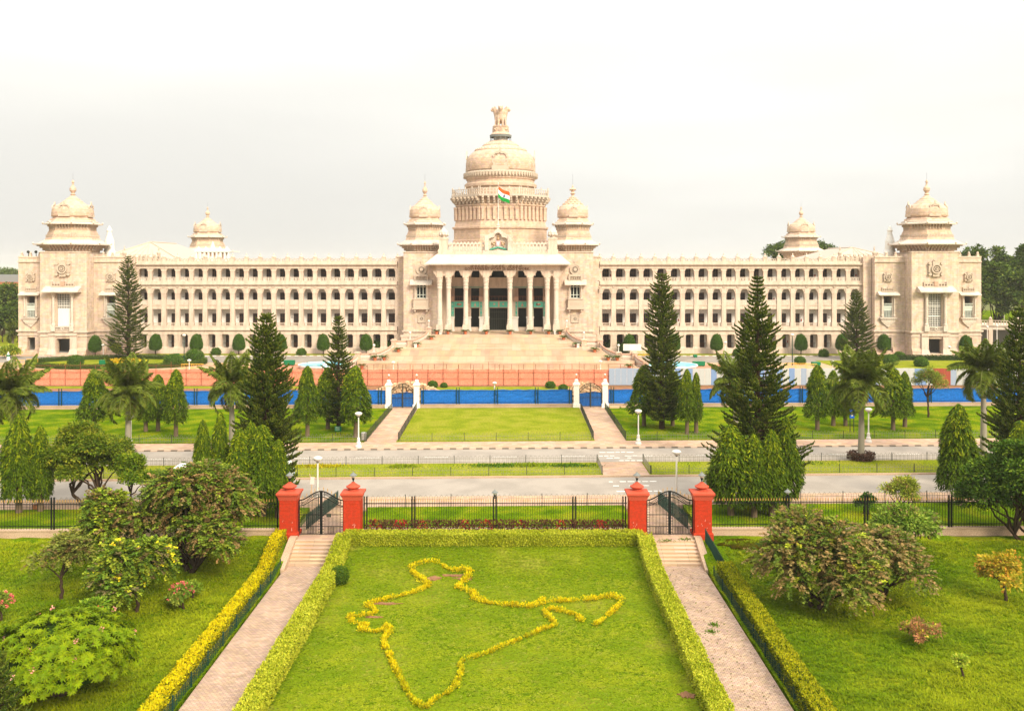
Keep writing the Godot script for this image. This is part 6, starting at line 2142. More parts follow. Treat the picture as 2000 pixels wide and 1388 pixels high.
func make_ground() -> void:
	var g := mb()                                              # one sheet to the horizon, lower under the garden
	var ds := [8.0, 66.2, 67.0, 300.0, 3500.0]
	var ys := [-1.7, -1.7, -0.3, -0.3, -0.3]
	for i in 4:
		g.quad(Vector3(-3000, ys[i], -ds[i]), Vector3(3000, ys[i], -ds[i]), Vector3(3000, ys[i + 1], -ds[i + 1]), Vector3(-3000, ys[i + 1], -ds[i + 1]))
	ground_piece("ground", g, M.far_ground)
	# garden
	ground_piece("lawn", lawn_grid(-12.3, 9.8, 34, 67.0, 0.05, 0.5, 3), M.lawn)
	ground_piece("lawn_slope", lawn_grid(-62, -15.6, 34, 67.9, 0.22, 0.6, 4), M.rough_lawn)
	ground_piece("lawn_slope", lawn_grid(13.2, 62, 34, 67.9, 0.22, 0.6, 5), M.rough_lawn)
	for x in [[-15.45, -12.45], [9.93, 13.05]]:
		var p := mb()
		strip(p, x[0], x[1], 34, 0, 64.0, 0, -1.1)
		ground_piece("brick_path", p, M.pavers)
		var q := mb()
		strip(q, x[0] - 0.3, x[1] + 0.35, 66.1, 0, 76.2, 0.03, 0.0, 1.2)
		ground_piece("path", q, M.pavement)
	# bare earth patches
	var bp := mb()
	rng.seed = 71
	for s in [[-3.9, 61.6, 0.9, 0.25], [-3.2, 61.1, 0.7, 0.35], [-5.1, 61.2, 0.5, 0.5], [-7.8, 56.7, 1.1, 0.2], [-8.1, 54.5, 0.5, 0.15], [8.4, 44.6, 0.45, 0.35]]:
		var poly := PackedVector2Array()
		for k in 26:
			var f := TAU * k / 26
			var r := rng.randf_range(0.45, 1.2)
			poly.append(Vector2(s[0] + cos(f) * s[2] * r, -s[1] + sin(f) * s[3] * r))
		var y := garden_y(s[1])
		bp.slab(poly, y - 0.05, y + 0.045)
	ground_piece("bare_earth_ground", bp, M.soil)
	var bs := mb()
	var poly2 := PackedVector2Array()
	for k in 22:
		var f := TAU * k / 22
		var r := rng.randf_range(0.75, 1.15)
		poly2.append(Vector2(17.2 + cos(f) * 2.6 * r, -65.9 + sin(f) * 1.1 * r))
	bs.slab(poly2, -0.7, -0.16)
	ground_piece("bare_earth_ground", bs, mat("dry_earth", lin(0.30, 0.17, 0.075), 0.95, M.soil.albedo_texture, 2.0, M.lawn.albedo_texture, 3.0))
	# front lawns behind the fence
	for x in [[-70, -16.3], [-11.6, 9.1], [13.9, 70]]:
		var p := mb()
		strip(p, x[0], x[1], 68.2, 0.012, 75.4, 0.03, 0.03)
		ground_piece("lawn", p, M.rough_lawn)
	var p1 := mb()
	strip(p1, -90, 90, 75.4, 0.03, 78.8, 0.035, 0.0)
	ground_piece("pavement", p1, M.pavement)
	var r1 := mb()
	strip(r1, -110, 110, 78.8, 0.035, 86.0, 0.035, -0.13)
	ground_piece("road", r1, M.asphalt)
	for x in [[-100, 8.5], [12.9, 100]]:
		var md := mb()
		strip(md, x[0], x[1], 86.25, 0.035, 91.8, 0.035, 0.04)
		ground_piece("median_lawn", md, M.pale_lawn)
	var mx := mb()
	strip(mx, 8.52, 12.88, 86.25, 0.035, 91.8, 0.035, -0.02)
	ground_piece("pavement", mx, M.pavement)
	var r2 := mb()
	strip(r2, -120, 120, 92.0, 0.035, 99.5, 0.035, -0.13)
	ground_piece("road", r2, M.asphalt)
	var p2 := mb()
	strip(p2, -120, 120, 99.75, 0.035, 103.2, 0.035, 0.0)
	ground_piece("pavement", p2, M.pavement)
	# kerbs, painted alternately along the far road
	for q in [[78.55, 78.8, 0.01], [86.0, 86.25, 0.02], [91.8, 92.0, 0.02]]:
		var k := mb()
		strip(k, -110, 110, q[0], 0.035, q[1], 0.035, q[2])
		ground_piece("kerb", k, M.concrete)
	var kb := mb(true)
	for i in 300:
		var x := -105 + i * 0.7
		kb.col = Color(0.16, 0.125, 0.09) if i % 2 else Color(0.46, 0.34, 0.25)
		kb.t = Transform3D(Basis(Vector3.UP, 0.035), Vector3(x, 0, -(99.62 + 0.035 * x)))
		kb.box(0, -0.13, 0, 0.69, 0.125, 0.25)
	ground_piece("kerb", kb, M.tinted)
	# zebra stripes worn into both roads
	var zb := mb()
	for q in [[9.0, 93.3], [9.0, 94.6], [9.0, 95.6], [9.2, 97.5], [8.8, 84.2], [9.0, 82.6], [9.1, 80.6]]:
		var x: float = q[0]
		while x < 12.6:
			var w := rng.randf_range(0.3, 0.8)
			if rng.randf() < 0.75:
				var d: float = q[1] + 0.035 * x + rng.randf_range(-0.05, 0.05)
				zb.bb(Vector3(x, -0.129, -d - 0.12), Vector3(x + w, -0.125, -d + 0.12))
			x += w + 0.15
	for i in 14:
		zb.bb(Vector3(-44 + i * 7.0, -0.129, -(95.6 + 0.035 * (-44 + i * 7.0)) - 0.05), Vector3(-41.5 + i * 7.0, -0.125, -(95.6 + 0.035 * (-44 + i * 7.0)) + 0.05))
	ground_piece("road_marking", zb, M.white_paint)
	# far lawns and paths to the white gates
	var fl := [[-120, -16.3, M.rough_lawn], [-12.8, 9.2, M.pale_lawn], [12.7, 120, M.rough_lawn]]
	for x in fl:
		var p := mb()
		strip(p, x[0], x[1], 103.2, 0.035, 127.3, 0.025, 0.05)
		ground_piece("lawn", p, x[2])
	for x in [[-16.3, -12.8], [9.2, 12.7]]:
		var p := mb()
		strip(p, x[0], x[1], 103.2, 0.035, 131.0, 0.025, 0.012)
		ground_piece("path", p, M.pavement)
	# flowers and long grass on the median
	var mg := mb(true)
	for q in [[-1.5, 90.3, 3.2, 0], [-10.5, 90.2, 1.6, 1], [5.6, 90.0, 2.6, 0], [1.6, 90.4, 1.5, 1], [-18.5, 90.6, 2.6, 2], [26, 90.4, 5, 0]]:
		for k in 420:
			var x: float = q[0] + rng.randfn() * q[2] * 0.45
			var d: float = q[1] + rng.randfn() * 0.35 + 0.035 * x
			mg.col = shade([Color(0.075, 0.15, 0.012), Color(0.21, 0.26, 0.012), Color(0.42, 0.34, 0.01)][q[3]], 0.3)
			put_leaf(mg, Vector3(x, 0.04, -d), (Vector3.UP + rdir() * 0.7).normalized(), rng.randf_range(0.15, 0.38), 0.05)
	tag(kind(part("ground_cover", mg, M.leaves, self), "stuff"), "patches of long grass and yellow flowers on the road median", "ground cover")
	# works area behind the blue fence and the forecourt
	var so := mb()
	strip(so, -150, 150, 127.8, 0.025, 152.0, 0.0, -0.01)
	ground_piece("soil_ground", so, M.soil)
	var gs := mb()
	strip(gs, -14, 12, 143.5, 0, 149.5, 0, 0.03, 0.1)
	ground_piece("grass_strip_lawn", gs, M.pale_lawn)
	gs = mb()
	strip(gs, -95, -25, 147.5, 0, 150.0, 0, 0.03, 0.1)
	ground_piece("grass_strip_lawn", gs, M.pale_lawn)
	var fc := mb()
	strip(fc, -220, 220, 152.0, 0, 215.0, 0, 0.0)
	ground_piece("forecourt_pavement", fc, M.forecourt)
	var rp := mb()
	for s in [-1, 1]:
		var poly := PackedVector2Array()
		for k in 32:
			var f := TAU * k / 32
			poly.append(Vector2(-3.0 + s * 37.5 + cos(f) * 13.5, -172.5 + sin(f) * 11.0))
		rp.slab(poly, 0.002, 0.02)
	ground_piece("red_pavement", rp, M.red_paving)
	for s in [-1, 1]:
		var ra := mb()
		strip(ra, -3.0 + (30.5 if s > 0 else -170.0), -3.0 + (170.0 if s > 0 else -30.5), 186.5, 0, 199.5, 0, 0.035, 0.06)
		ground_piece("forecourt_road", ra, M.asphalt_far)
		var gr := mb()
		strip(gr, -3.0 + (24.0 if s > 0 else -81.0), -3.0 + (81.0 if s > 0 else -24.0), 201.4, 0, 204.6, 0, 0.1, 0.1)
		ground_piece("grass_strip_lawn", gr, M.pale_lawn)
		var kk := mb(true)
		for i in 74:
			kk.col = Color(0.66, 0.58, 0.48) if i % 2 else Color(0.38, 0.29, 0.2)
			kk.box(-3.0 + s * (28.0 + i * 0.8), 0, -199.7, 0.79, 0.18, 0.4)
		ground_piece("kerb", kk, M.tinted)
	# long grass of the slopes, real blades
	var tuft := mb(true)
	rng.seed = 77
	for k in 13:
		tuft.col = Color(1, 1, 1) * rng.randf_range(0.75, 1.15)
		var f := rng.randf() * TAU
		tuft.leaf(Vector3(rng.randf_range(-0.13, 0.13), -0.02, rng.randf_range(-0.13, 0.13)), (Vector3(cos(f), rng.randf_range(0.5, 1.4), sin(f))).normalized(), Vector3(-sin(f), 0, cos(f)), rng.randf_range(0.14, 0.3), 0.016)
	var tm := tuft.done()
	for q in [[-40.0, -17.3, 34000, 4, "left"], [14.8, 40.0, 38000, 5, "right"], [-11.1, 8.6, 18000, 3, "middle"]]:
		var mm := MultiMesh.new()
		mm.transform_format = MultiMesh.TRANSFORM_3D
		mm.use_colors = true
		mm.mesh = tm
		var nz := noise(0.25, 3, q[3])
		var pz := noise(0.11, 3, q[3] + 40)
		mm.instance_count = q[2]
		for i in q[2]:
			var d := lerpf(42.0, 66.5, pow(rng.randf(), 1.25))
			var x: float = lerpf(q[0], q[1], rng.randf())
			var s := rng.randf_range(0.55, 1.1)
			var low := 1.0
			if q[4] == "middle":
				low = 0.2
			mm.set_instance_transform(i, Transform3D(Basis(Vector3.UP, rng.randf() * TAU).scaled(Vector3(s, s * low * rng.randf_range(0.5, 1.1), s)), Vector3(x, garden_y(d) + nz.get_noise_2d(x, d) * (0.22 if low == 1.0 else 0.05), -d)))
			var c := Color(0.13, 0.215, 0.002).lerp(Color(0.33, 0.36, 0.008), clampf(0.45 + pz.get_noise_2d(x, d) * 0.9 + rng.randfn() * 0.18, 0, 1))
			if low < 1.0:
				c = Color(0.18, 0.27, 0.002).lerp(Color(0.33, 0.36, 0.008), clampf(0.4 + pz.get_noise_2d(x * 2, d * 2) * 0.8 + rng.randfn() * 0.25, 0, 1))
				if rng.randf() < 0.06:
					c = Color(0.34, 0.34, 0.04)
			mm.set_instance_color(i, c)
		var o := MultiMeshInstance3D.new()
		o.name = "grass"
		o.multimesh = mm
		o.material_override = M.leaves
		add_child(o, true)
		kind(tag(o, ("long uneven grass on the %s garden slope" % q[4]) if q[4] != "middle" else "short mown grass of the lawn between the two brick paths", "grass"), "stuff")

# ---- railings
func iron_fence(label: String, x0: float, x1: float, d0: float, sl: float, h: float, pitch: float, posts: Array, lamp: bool, group: String) -> Node3D:
	var o := thing("iron_fence", label, "fence", Vector3(x0, 0, -(d0 + sl * x0)), atan(sl), group)
	var l := (x1 - x0) * sqrt(1 + sl * sl)
	var pl := mb()
	pl.bb(Vector3(0, -0.5, -0.22), Vector3(l, 0.22, 0.22))
	pl.bb(Vector3(0, 0.22, -0.26), Vector3(l, 0.3, 0.26))
	part("plinth", pl, M.concrete, o)
	var ra := mb()
	for y in [0.5, h - 0.25]:
		ra.bb(Vector3(0, y, -0.025), Vector3(l, y + 0.055, 0.025))
	part("rail", ra, M.black_iron, o)
	var bar := mb()
	bar.box(0, 0.3, 0, 0.021, h - 0.32, 0.021)
	var bm := ArrayMesh.new()
	bar.add_to(bm, M.black_iron)
	var tip := mb()
	tip.tbox(0, h - 0.02, 0, Vector2(0.06, 0.03), Vector2(0.005, 0.005), 0.16)
	tip.tbox(0, h - 0.08, 0, Vector2(0.03, 0.03), Vector2(0.06, 0.03), 0.06)
	tip.add_to(bm, M.spear_gold)
	var n := int(l / pitch)
	for i in n:
		var m := MeshInstance3D.new()
		m.name = "bar"
		m.mesh = bm
		m.position = Vector3((i + 0.5) * l / n, 0, 0)
		o.add_child(m, true)
	for x in posts:
		for e in [-0.1, 0.1]:
			var ps := mb()
			ps.box(0, 0.25, 0, 0.09, h + 0.05, 0.09)
			part("post", ps, M.black_iron, o, Vector3((x - x0) + e, 0, 0.03))
	return o

func hoop_fence(label: String, a: Vector3, z: Vector3, h: float, group := "low hooped railings", m: Material = null) -> Node3D:
	m = m if m else M.hoop_iron
	var o := thing("hoop_railing", label, "railing", a, -atan2(z.z - a.z, z.x - a.x), group)
	var l := a.distance_to(z)
	var b := mb()
	var n := maxi(2, int(l / 0.42))
	var w := l / n
	for i in n:
		var x := (i + 0.5) * w
		for s in [-1, 1]:
			b.box(x + s * w * 0.32, 0, 0, 0.018, h * 0.8, 0.018)
			b.bar(Vector3(x + s * w * 0.32, h * 0.8, 0), Vector3(x, h, 0), 0.011)
	b.bb(Vector3(0, h * 0.22, -0.012), Vector3(l, h * 0.22 + 0.025, 0.012))
	b.bb(Vector3(0, h * 0.62, -0.012), Vector3(l, h * 0.62 + 0.025, 0.012))
	kind(part("hoops", b, m, o), "stuff")
	var ps := mb()
	ps.box(0, 0, 0, 0.05, h + 0.06, 0.05)
	var pm := ps.done()
	var k := maxi(1, int(l / 3.4))
	for i in k + 1:
		part("post", pm, M.dark_iron, o, Vector3(l * i / k, 0, 0))
	return o

func lean_rail(label: String, a: Vector3, z: Vector3, h: float, m: Material) -> Node3D:      # stout dark green pale railing
	var o := thing("pale_railing", label, "railing", a, -atan2(z.z - a.z, z.x - a.x), "dark green pale railings")
	var l := Vector2(a.x, a.z).distance_to(Vector2(z.x, z.z))
	var r := mb()
	var dy := z.y - a.y
	for y in [0.25, 0.75]:
		r.bar(Vector3(0, h * y, 0), Vector3(l, h * y + dy, 0), 0.03)
	part("rail", r, m, o)
	var pale := mb()
	pale.box(0, 0.03, 0, 0.07, h - 0.12, 0.03)
	pale.tbox(0, h - 0.09, 0, Vector2(0.07, 0.03), Vector2(0.008, 0.02), 0.12)
	var pm := pale.done()
	var n := int(l / 0.17)
	for i in n:
		part("pale", pm, m, o, Vector3((i + 0.5) * l / n, dy * (i + 0.5) / n, 0.02))
	return o

func lantern(parent: Node3D, y: float) -> void:      # black post lantern with a wide grey hat
	var b := mb()
	b.lathe([Vector2(0.1, y), Vector2(0.05, y + 0.06), Vector2(0.05, y + 0.12), Vector2(0.08, y + 0.16), Vector2(0.15, y + 0.42), Vector2(0.0, y + 0.42)], 10)
	part("lamp_holder", b, M.black_iron, parent)
	var g := mb()
	g.lathe([Vector2(0.14, y + 0.42), Vector2(0.27, y + 0.62), Vector2(0, y + 0.63)], 12)
	part("lamp_glass", g, M.lamp_white, parent)
	var h := mb()
	h.lathe([Vector2(0.27, y + 0.6), Vector2(0.38, y + 0.64), Vector2(0.36, y + 0.67), Vector2(0.14, y + 0.86), Vector2(0.03, y + 0.95), Vector2(0.03, y + 1.02), Vector2(0, y + 1.05)], 14)
	part("lamp_hat", h, M.lamp_grey, parent)

func red_pillar(label: String, at: Vector3, lab: String) -> Node3D:
	var o := thing("gate_pillar", label, "gate pillar", at, 0.0, "red gate pillars")
	var core := mb()
	core.box(0, -1.2, 0, 1.16, 4.0, 1.16)
	part("core", core, M.red_dark, o)
	var ft := mb()
	ft.box(0, -1.2, 0, 1.42, 1.45, 1.42)
	ft.tbox(0, 0.25, 0, Vector2(1.42, 1.42), Vector2(1.24, 1.24), 0.08)
	part("footing", ft, M.red_paint, o)
	# courses of painted blocks with recessed joints
	var cs := [mb(), mb()]
	for k in 2:
		var w := 0.61
		cs[k].box(0, 0, 0, w - 0.012, 0.258, w - 0.012)
	var cm := [cs[0].done(), cs[1].done()]
	for r in 9:
		var y := 0.335 + r * 0.27
		var sh := 0.12 if r % 2 else -0.12
		for q in [[-1, -1], [1, -1], [-1, 1], [1, 1]]:
			var wide: float = 0.61 + sh * q[0] * q[1]
			var m := part("block", cm[0], M.red_paint, o, Vector3(q[0] * (0.61 - wide / 2) * 1.0, y, q[1] * 0.305), 0.0, Vector3(wide / 0.61, 1, 1))
			m.position.y += rng.randf_range(-0.002, 0.002)
	var cap := mb()
	cap.box(0, 2.77, 0, 1.28, 0.1, 1.28)
	cap.box(0, 2.87, 0, 1.36, 0.1, 1.36)
	cap.tbox(0, 2.97, 0, Vector2(1.38, 1.38), Vector2(1.56, 1.56), 0.2)
	cap.box(0, 3.17, 0, 1.62, 0.14, 1.62)
	cap.tbox(0, 3.31, 0, Vector2(1.58, 1.58), Vector2(0.9, 0.9), 0.1)
	part("cap", cap, M.red_cap, o)
	var urn := mb()
	urn.lathe([Vector2(0.36, 3.38), Vector2(0.36, 3.45), Vector2(0.3, 3.5), Vector2(0.5, 3.62), Vector2(0.52, 3.7), Vector2(0.4, 3.76), Vector2(0.3, 3.84), Vector2(0.14, 3.95), Vector2(0.1, 4.02), Vector2(0, 4.02)], 16)
	part("urn", urn, M.red_cap, o)
	var l := thing("pillar_lantern", lab, "lantern", at + Vector3(0, 4.0, 0), 0.0, "black lanterns on the red pillars")
	lantern(l, 0.0)
	l.scale = Vector3.ONE * 0.74
	o.scale = Vector3(1, 0.955, 1)
	l.position.y = at.y + 3.83
	for k in 7:                                              # paint knocked off near the foot
		var ch := mb()
		var cx := rng.randf_range(-0.5, 0.5)
		var cy := rng.randf_range(0.36, 1.1) * rng.randf()  + 0.36
		ch.prism(PackedVector2Array([Vector2(cx, cy), Vector2(cx + rng.randf_range(0.02, 0.06), cy + 0.01), Vector2(cx + rng.randf_range(0.03, 0.07), cy + rng.randf_range(0.06, 0.2)), Vector2(cx + 0.01, cy + 0.06)]), 0.608, 0.614)
		part("paint_chip", ch, M.chip_pink, o)
	return o

func iron_gate(label: String, at: Vector3, w: float) -> void:
	var o := thing("iron_gate", label, "gate", at, 0.0, "black double gates between red pillars")
	for s in [-1, 1]:
		var lf := hub("gate_leaf", o)
		var fr := mb()
		var h0 := 2.5
		var h1 := 3.15
		var half := w / 2
		fr.box(s * 0.05, 0.05, 0, 0.09, h1, 0.08)
		fr.box(s * (half - 0.05), 0.05, 0, 0.07, h0 - 0.05, 0.07)
		for x in [0.22, half - 0.25]:
			fr.box(s * x, 0.1, 0, 0.03, 2.4 + (0.6 if x < 1 else 0.0), 0.03)
		for y in [0.06, 0.6, 1.45]:
			fr.bb(Vector3(minf(s * 0.05, s * half), y, -0.02), Vector3(maxf(s * 0.05, s * half), y + 0.045, 0.02))
		for off in [0.0, -0.4]:
			var pts := []
			var rad := []
			for i in 13:
				var u := i / 12.0
				pts.append(Vector3(s * lerpf(0.05, half - 0.05, u), lerpf(h1, h0, smoothstep(0, 1, u)) + off, 0))
				rad.append(0.05 if off == 0.0 else 0.03)
			fr.tube(pts, rad, 5)
		for i in 14:                                            # scrolls between the two arches
			var u := (i + 0.5) / 14.0
			fr.ring(Vector3(s * lerpf(0.2, half - 0.2, u), lerpf(h1, h0, smoothstep(0, 1, u)) - 0.2, -0.01), 0.06, 0.085, 0, 0.02, 0, TAU, 6)
		for i in 11:                                            # ladder pieces beside the stiles
			fr.bb(Vector3(minf(s * 0.05, s * 0.22), 0.2 + i * 0.2, -0.012), Vector3(maxf(s * 0.05, s * 0.22), 0.225 + i * 0.2, 0.012))
			fr.bb(Vector3(minf(s * (half - 0.25), s * half), 0.2 + i * 0.18, -0.012), Vector3(maxf(s * (half - 0.25), s * half), 0.225 + i * 0.18, 0.012))
		part("gate_frame", fr, M.black_iron, lf)
		for i in 11:
			var x := 0.33 + i * (half - 0.68) / 10.0
			var u := x / half
			var bar := mb()
			bar.box(0, 0.08, 0, 0.03, lerpf(h1, h0, smoothstep(0, 1, u)) - 0.45, 0.03)
			part("bar", bar, M.black_iron, lf, Vector3(s * x, 0, 0))
		for i in 10:
			var low := mb()
			low.box(0, 0.08, 0, 0.024, 0.54, 0.024)
			part("bar", low, M.black_iron, lf, Vector3(s * (0.28 + (i + 0.5) * (half - 0.56) / 10.0), 0, 0.0))
		for i in 5:
			var u := 0.05 + i * 0.2
			var sp := mb()
			var y := lerpf(h1, h0, smoothstep(0, 1, u))
			sp.box(0, y - 0.02, 0, 0.025, 0.22, 0.025)
			sp.tbox(0, y + 0.18, 0, Vector2(0.07, 0.03), Vector2(0.005, 0.005), 0.16)
			part("spear", sp, M.spear_gold, lf, Vector3(s * lerpf(0.1, half - 0.1, u), 0, 0))
	var pt := mb()
	pt.bb(Vector3(0.38, 1.3, 0.02), Vector3(0.72, 1.55, 0.04))
	part("latch_plate", pt, M.dark_iron, o)

func garden_steps(label: String, x0: float, x1: float) -> void:
	var o := thing("garden_steps", label, "steps", Vector3((x0 + x1) / 2, -1.1, -63.8), 0.0, "stone steps up to the black gates")
	var w := x1 - x0
	for i in 7:
		var s := mb()
		s.box(0, 0, -(i + 0.5) * 0.36 - (0.9 - i * 0.0) * 0.5, w, 0.157 * (i + 1), 0.36 + 0.9)
		s.t = Transform3D.IDENTITY
		part("step", stepped(w, i), M.steps_stone, o)
	for sx in [-1, 1]:
		var ck := mb()
		ck.t = Transform3D(Basis(Vector3.UP, PI / 2), Vector3.ZERO)
		var xa: float = sx * (w / 2)
		var xb: float = sx * (w / 2 + 0.5)
		ck.prism(PackedVector2Array([Vector2(-1.2, -0.1), Vector2(-1.2, 0.12), Vector2(2.3, 1.25), Vector2(2.9, 1.25), Vector2(2.9, -0.1)]), minf(xa, xb), maxf(xa, xb))
		part("cheek_wall", ck, M.concrete, o)
	return

func stepped(w: float, i: int) -> MB:
	var s := mb()
	var z := -i * 0.36
	s.bb(Vector3(-w / 2, i * 0.157 - (0.0 if i else 0.2), z - 0.4), Vector3(w / 2, i * 0.157 + 0.117, z))
	s.bb(Vector3(-w / 2, i * 0.157 + 0.117, z - 0.4), Vector3(w / 2, (i + 1) * 0.157, z + 0.03))
	return s

func street_lamp(label: String, at: Vector3, h: float, grand: bool, group: String) -> void:
	var o := thing("street_lamp", label, "street lamp", at, 0.0, group)
	var p := mb()
	if grand:
		p.lathe([Vector2(0.34, 0), Vector2(0.34, 0.2), Vector2(0.24, 0.3), Vector2(0.24, 0.55), Vector2(0.16, 0.65), Vector2(0.16, 1.0), Vector2(0.08, 1.1), Vector2(0.06, h - 0.45), Vector2(0.1, h - 0.4), Vector2(0.05, h - 0.35), Vector2(0.05, h - 0.3)], 12)
	else:
		p.lathe([Vector2(0.1, 0), Vector2(0.08, 0.6), Vector2(0.07, h - 0.35)], 10)
	part("pole", p, M.lamp_white, o)
	var g := mb()
	g.lathe([Vector2(0.08, h - 0.42), Vector2(0.34, h - 0.22), Vector2(0.4, h - 0.1), Vector2(0.36, h - 0.02), Vector2(0.2, h + 0.06), Vector2(0, h + 0.08)], 14)
	part("lamp_head", g, M.lamp_white, o)
	var c := mb()
	c.lathe([Vector2(0.06, h - 0.5), Vector2(0.12, h - 0.42), Vector2(0.1, h - 0.38)], 10)
	part("collar", c, M.dark_iron, o)

func make_garden() -> void:
	# red pillars, lanterns, gates
	red_pillar("red gate pillar left of the left black gate, the leftmost of four", Vector3(-16.1, 0, -67.4), "lantern on top of the leftmost red pillar")
	red_pillar("red gate pillar right of the left black gate, by the clipped hedge", Vector3(-11.5, 0, -67.4), "lantern on top of the red pillar right of the left gate")
	red_pillar("red gate pillar left of the right black gate, by the clipped hedge", Vector3(9.05, 0, -67.4), "lantern on top of the red pillar left of the right gate")
	red_pillar("red gate pillar right of the right black gate, the rightmost of four", Vector3(13.75, 0, -67.4), "lantern on top of the rightmost red pillar")
	iron_gate("black iron double gate between the two left red pillars", Vector3(-13.8, 0.02, -67.3), 3.3)
	iron_gate("black iron double gate between the two right red pillars", Vector3(11.4, 0.02, -67.3), 3.4)
	iron_fence("black spear topped railing left of the red pillars", -62, -16.8, 68.1, 0.012, 2.35, 0.2, [-17.0, -33.4, -44.5, -55.0], false, "black garden railings")
	iron_fence("black spear topped railing between the two gates", -10.85, 8.4, 68.0, 0.0, 2.35, 0.17, [-10.7, -7.2, -1.25, 4.55, 8.2], false, "black garden railings")
	iron_fence("black spear topped railing right of the red pillars", 14.5, 62, 68.0, 0.012, 2.35, 0.2, [20.2, 26.0, 32.2, 43.0, 54.0], false, "black garden railings")
	var fl := thing("fence_lantern", "lantern on the middle posts of the railing between the gates", "lantern", Vector3(-1.25, 2.5, -67.97))
	lantern(fl, 0.0)
	fl.scale = Vector3.ONE * 0.66
	var f2 := thing("fence_lantern", "lantern on the railing post at the right clump of mast trees", "lantern", Vector3(20.2, 2.5, -68.2))
	lantern(f2, 0.0)
	f2.scale = Vector3.ONE * 0.66
	garden_steps("stone steps below the left black gate", -15.35, -12.4)
	garden_steps("stone steps below the right black gate", 10.0, 13.0)
	# clipped hedges
	var lime := [Color(0.27, 0.30, 0.010), Color(0.52, 0.50, 0.045)]
	hedge("clipped_hedge", "long lime green clipped hedge along the back of the lawn", [Vector3(-11.9, -0.3, -66.0), Vector3(9.3, -0.3, -66.0)], 1.15, 0.95, lime, 330, 0.11, M.leaves, 701, "lime hedges round the lawn")
	var lp := []
	var rp := []
	for d in [65.6, 64.0, 62.5, 61.0, 59.5, 55.0, 50.0, 45.0, 40.0]:
		lp.append(Vector3(-11.85, garden_y(d), -d))
		rp.append(Vector3(9.35, garden_y(d), -d))
	hedge("clipped_hedge", "lime green clipped hedge on the left side of the lawn, beside the brick path", lp, 1.05, 0.95, lime, 330, 0.11, M.leaves, 702, "lime hedges round the lawn")
	hedge("clipped_hedge", "lime green clipped hedge on the right side of the lawn, beside the brick path", rp, 1.05, 0.95, lime, 330, 0.11, M.leaves, 703, "lime hedges round the lawn")
	var yp := []
	for d in [67.0, 65.0, 63.0, 61.0, 58.0, 54.0, 50.0, 46.0, 40.0]:
		yp.append(Vector3(-16.3 - 0.3 * smoothstep(60.0, 66.0, d), garden_y(d) - 0.02, -d))
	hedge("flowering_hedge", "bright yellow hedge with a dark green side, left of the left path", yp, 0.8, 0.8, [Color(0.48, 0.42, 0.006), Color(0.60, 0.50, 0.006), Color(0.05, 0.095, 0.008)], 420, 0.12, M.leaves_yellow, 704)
	var gpth := []
	for d in [61.4, 59.0, 56.0, 52.0, 48.0, 44.0, 40.0]:
		gpth.append(Vector3(14.05 - (61.4 - d) * 0.012, garden_y(d), -d))
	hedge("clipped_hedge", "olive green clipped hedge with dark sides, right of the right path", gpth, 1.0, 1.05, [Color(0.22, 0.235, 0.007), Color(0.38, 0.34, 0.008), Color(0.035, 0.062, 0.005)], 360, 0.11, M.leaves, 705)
	# dark wire netting beside the yellow hedge
	var wn := thing("wire_fence", "low dark green wire fence between the yellow hedge and the left path", "fence", Vector3(-15.68, -1.1, -63.0), PI / 2)
	var wm := mb()
	for i in 77:
		wm.box(-i * 0.3, 0, 0, 0.02, 0.62, 0.02)
	for y in [0.08, 0.2, 0.32, 0.44, 0.56]:
		wm.bb(Vector3(-23, y, -0.008), Vector3(0, y + 0.02, 0.008))
	kind(part("netting", wm, M.green_iron, wn), "stuff")
	var wps := mb()
	wps.box(0, 0, 0, 0.06, 0.75, 0.06)
	var wpm := wps.done()
	for i in 10:
		part("post", wpm, M.green_iron, wn, Vector3(-i * 2.5, 0, 0))
	var wn2: Node3D = dup(wn, "low dark green wire fence between the olive hedge and the right path", Vector3(13.35, -1.1, -61.5), PI / 2)
	# red leaved border between fence and hedge
	rng.seed = 720
	for s in [[-10.2, -2.1, "left"], [-1.9, 8.0, "right"]]:
		var rb := mb(true)
		var x: float = s[0]
		while x < s[1]:
			var big := rng.randf_range(0.32, 0.5)
			var hot := rng.randf() < 0.22
			for k in 95:
				var d := rdir()
				d.y = absf(d.y)
				rb.col = shade(Color(0.36, 0.02, 0.025) if hot and rng.randf() < 0.7 else Color(0.085, 0.022, 0.022).lerp(Color(0.12, 0.07, 0.03), rng.randf()), 0.35)
				put_leaf(rb, Vector3(x, 0.12, -67.2) + d * Vector3(big, 0.95, 0.34), (d + Vector3(0, 0.6, 0) + rdir() * 0.4).normalized(), 0.17, 0.05)
			x += 0.34
		tag(part("flower_border", rb, M.leaves_dry, self), "dark red leaved border at the foot of the railing, %s of the middle lantern" % s[2], "flower bed", "red borders behind the lime hedge")
	# yellow outline planted in the lawn
	var lines := [[[746, 1128, 8], [765, 1118, 8]],]
	var outline := [[838, 1145], [828, 1151], [808, 1158], [790, 1163], [770, 1168], [745, 1174], [722, 1180], [716, 1184], [730, 1190], [734, 1197], [722, 1203], [700, 1204], [684, 1205], [684, 1212], [692, 1218], [706, 1222], [716, 1222], [706, 1228], [700, 1232], [716, 1234], [735, 1235], [748, 1232], [755, 1224], [762, 1228], [757, 1240], [750, 1250], [750, 1262], [758, 1275], [764, 1290], [770, 1305], [778, 1318], [786, 1332], [792, 1345], [800, 1360], [812, 1374], [824, 1384], [834, 1382], [842, 1373], [855, 1363], [872, 1356], [886, 1348], [890, 1336], [896, 1326], [902, 1312], [898, 1298], [904, 1290], [925, 1284], [950, 1278], [975, 1266], [1000, 1256], [1025, 1246], [1045, 1238]]
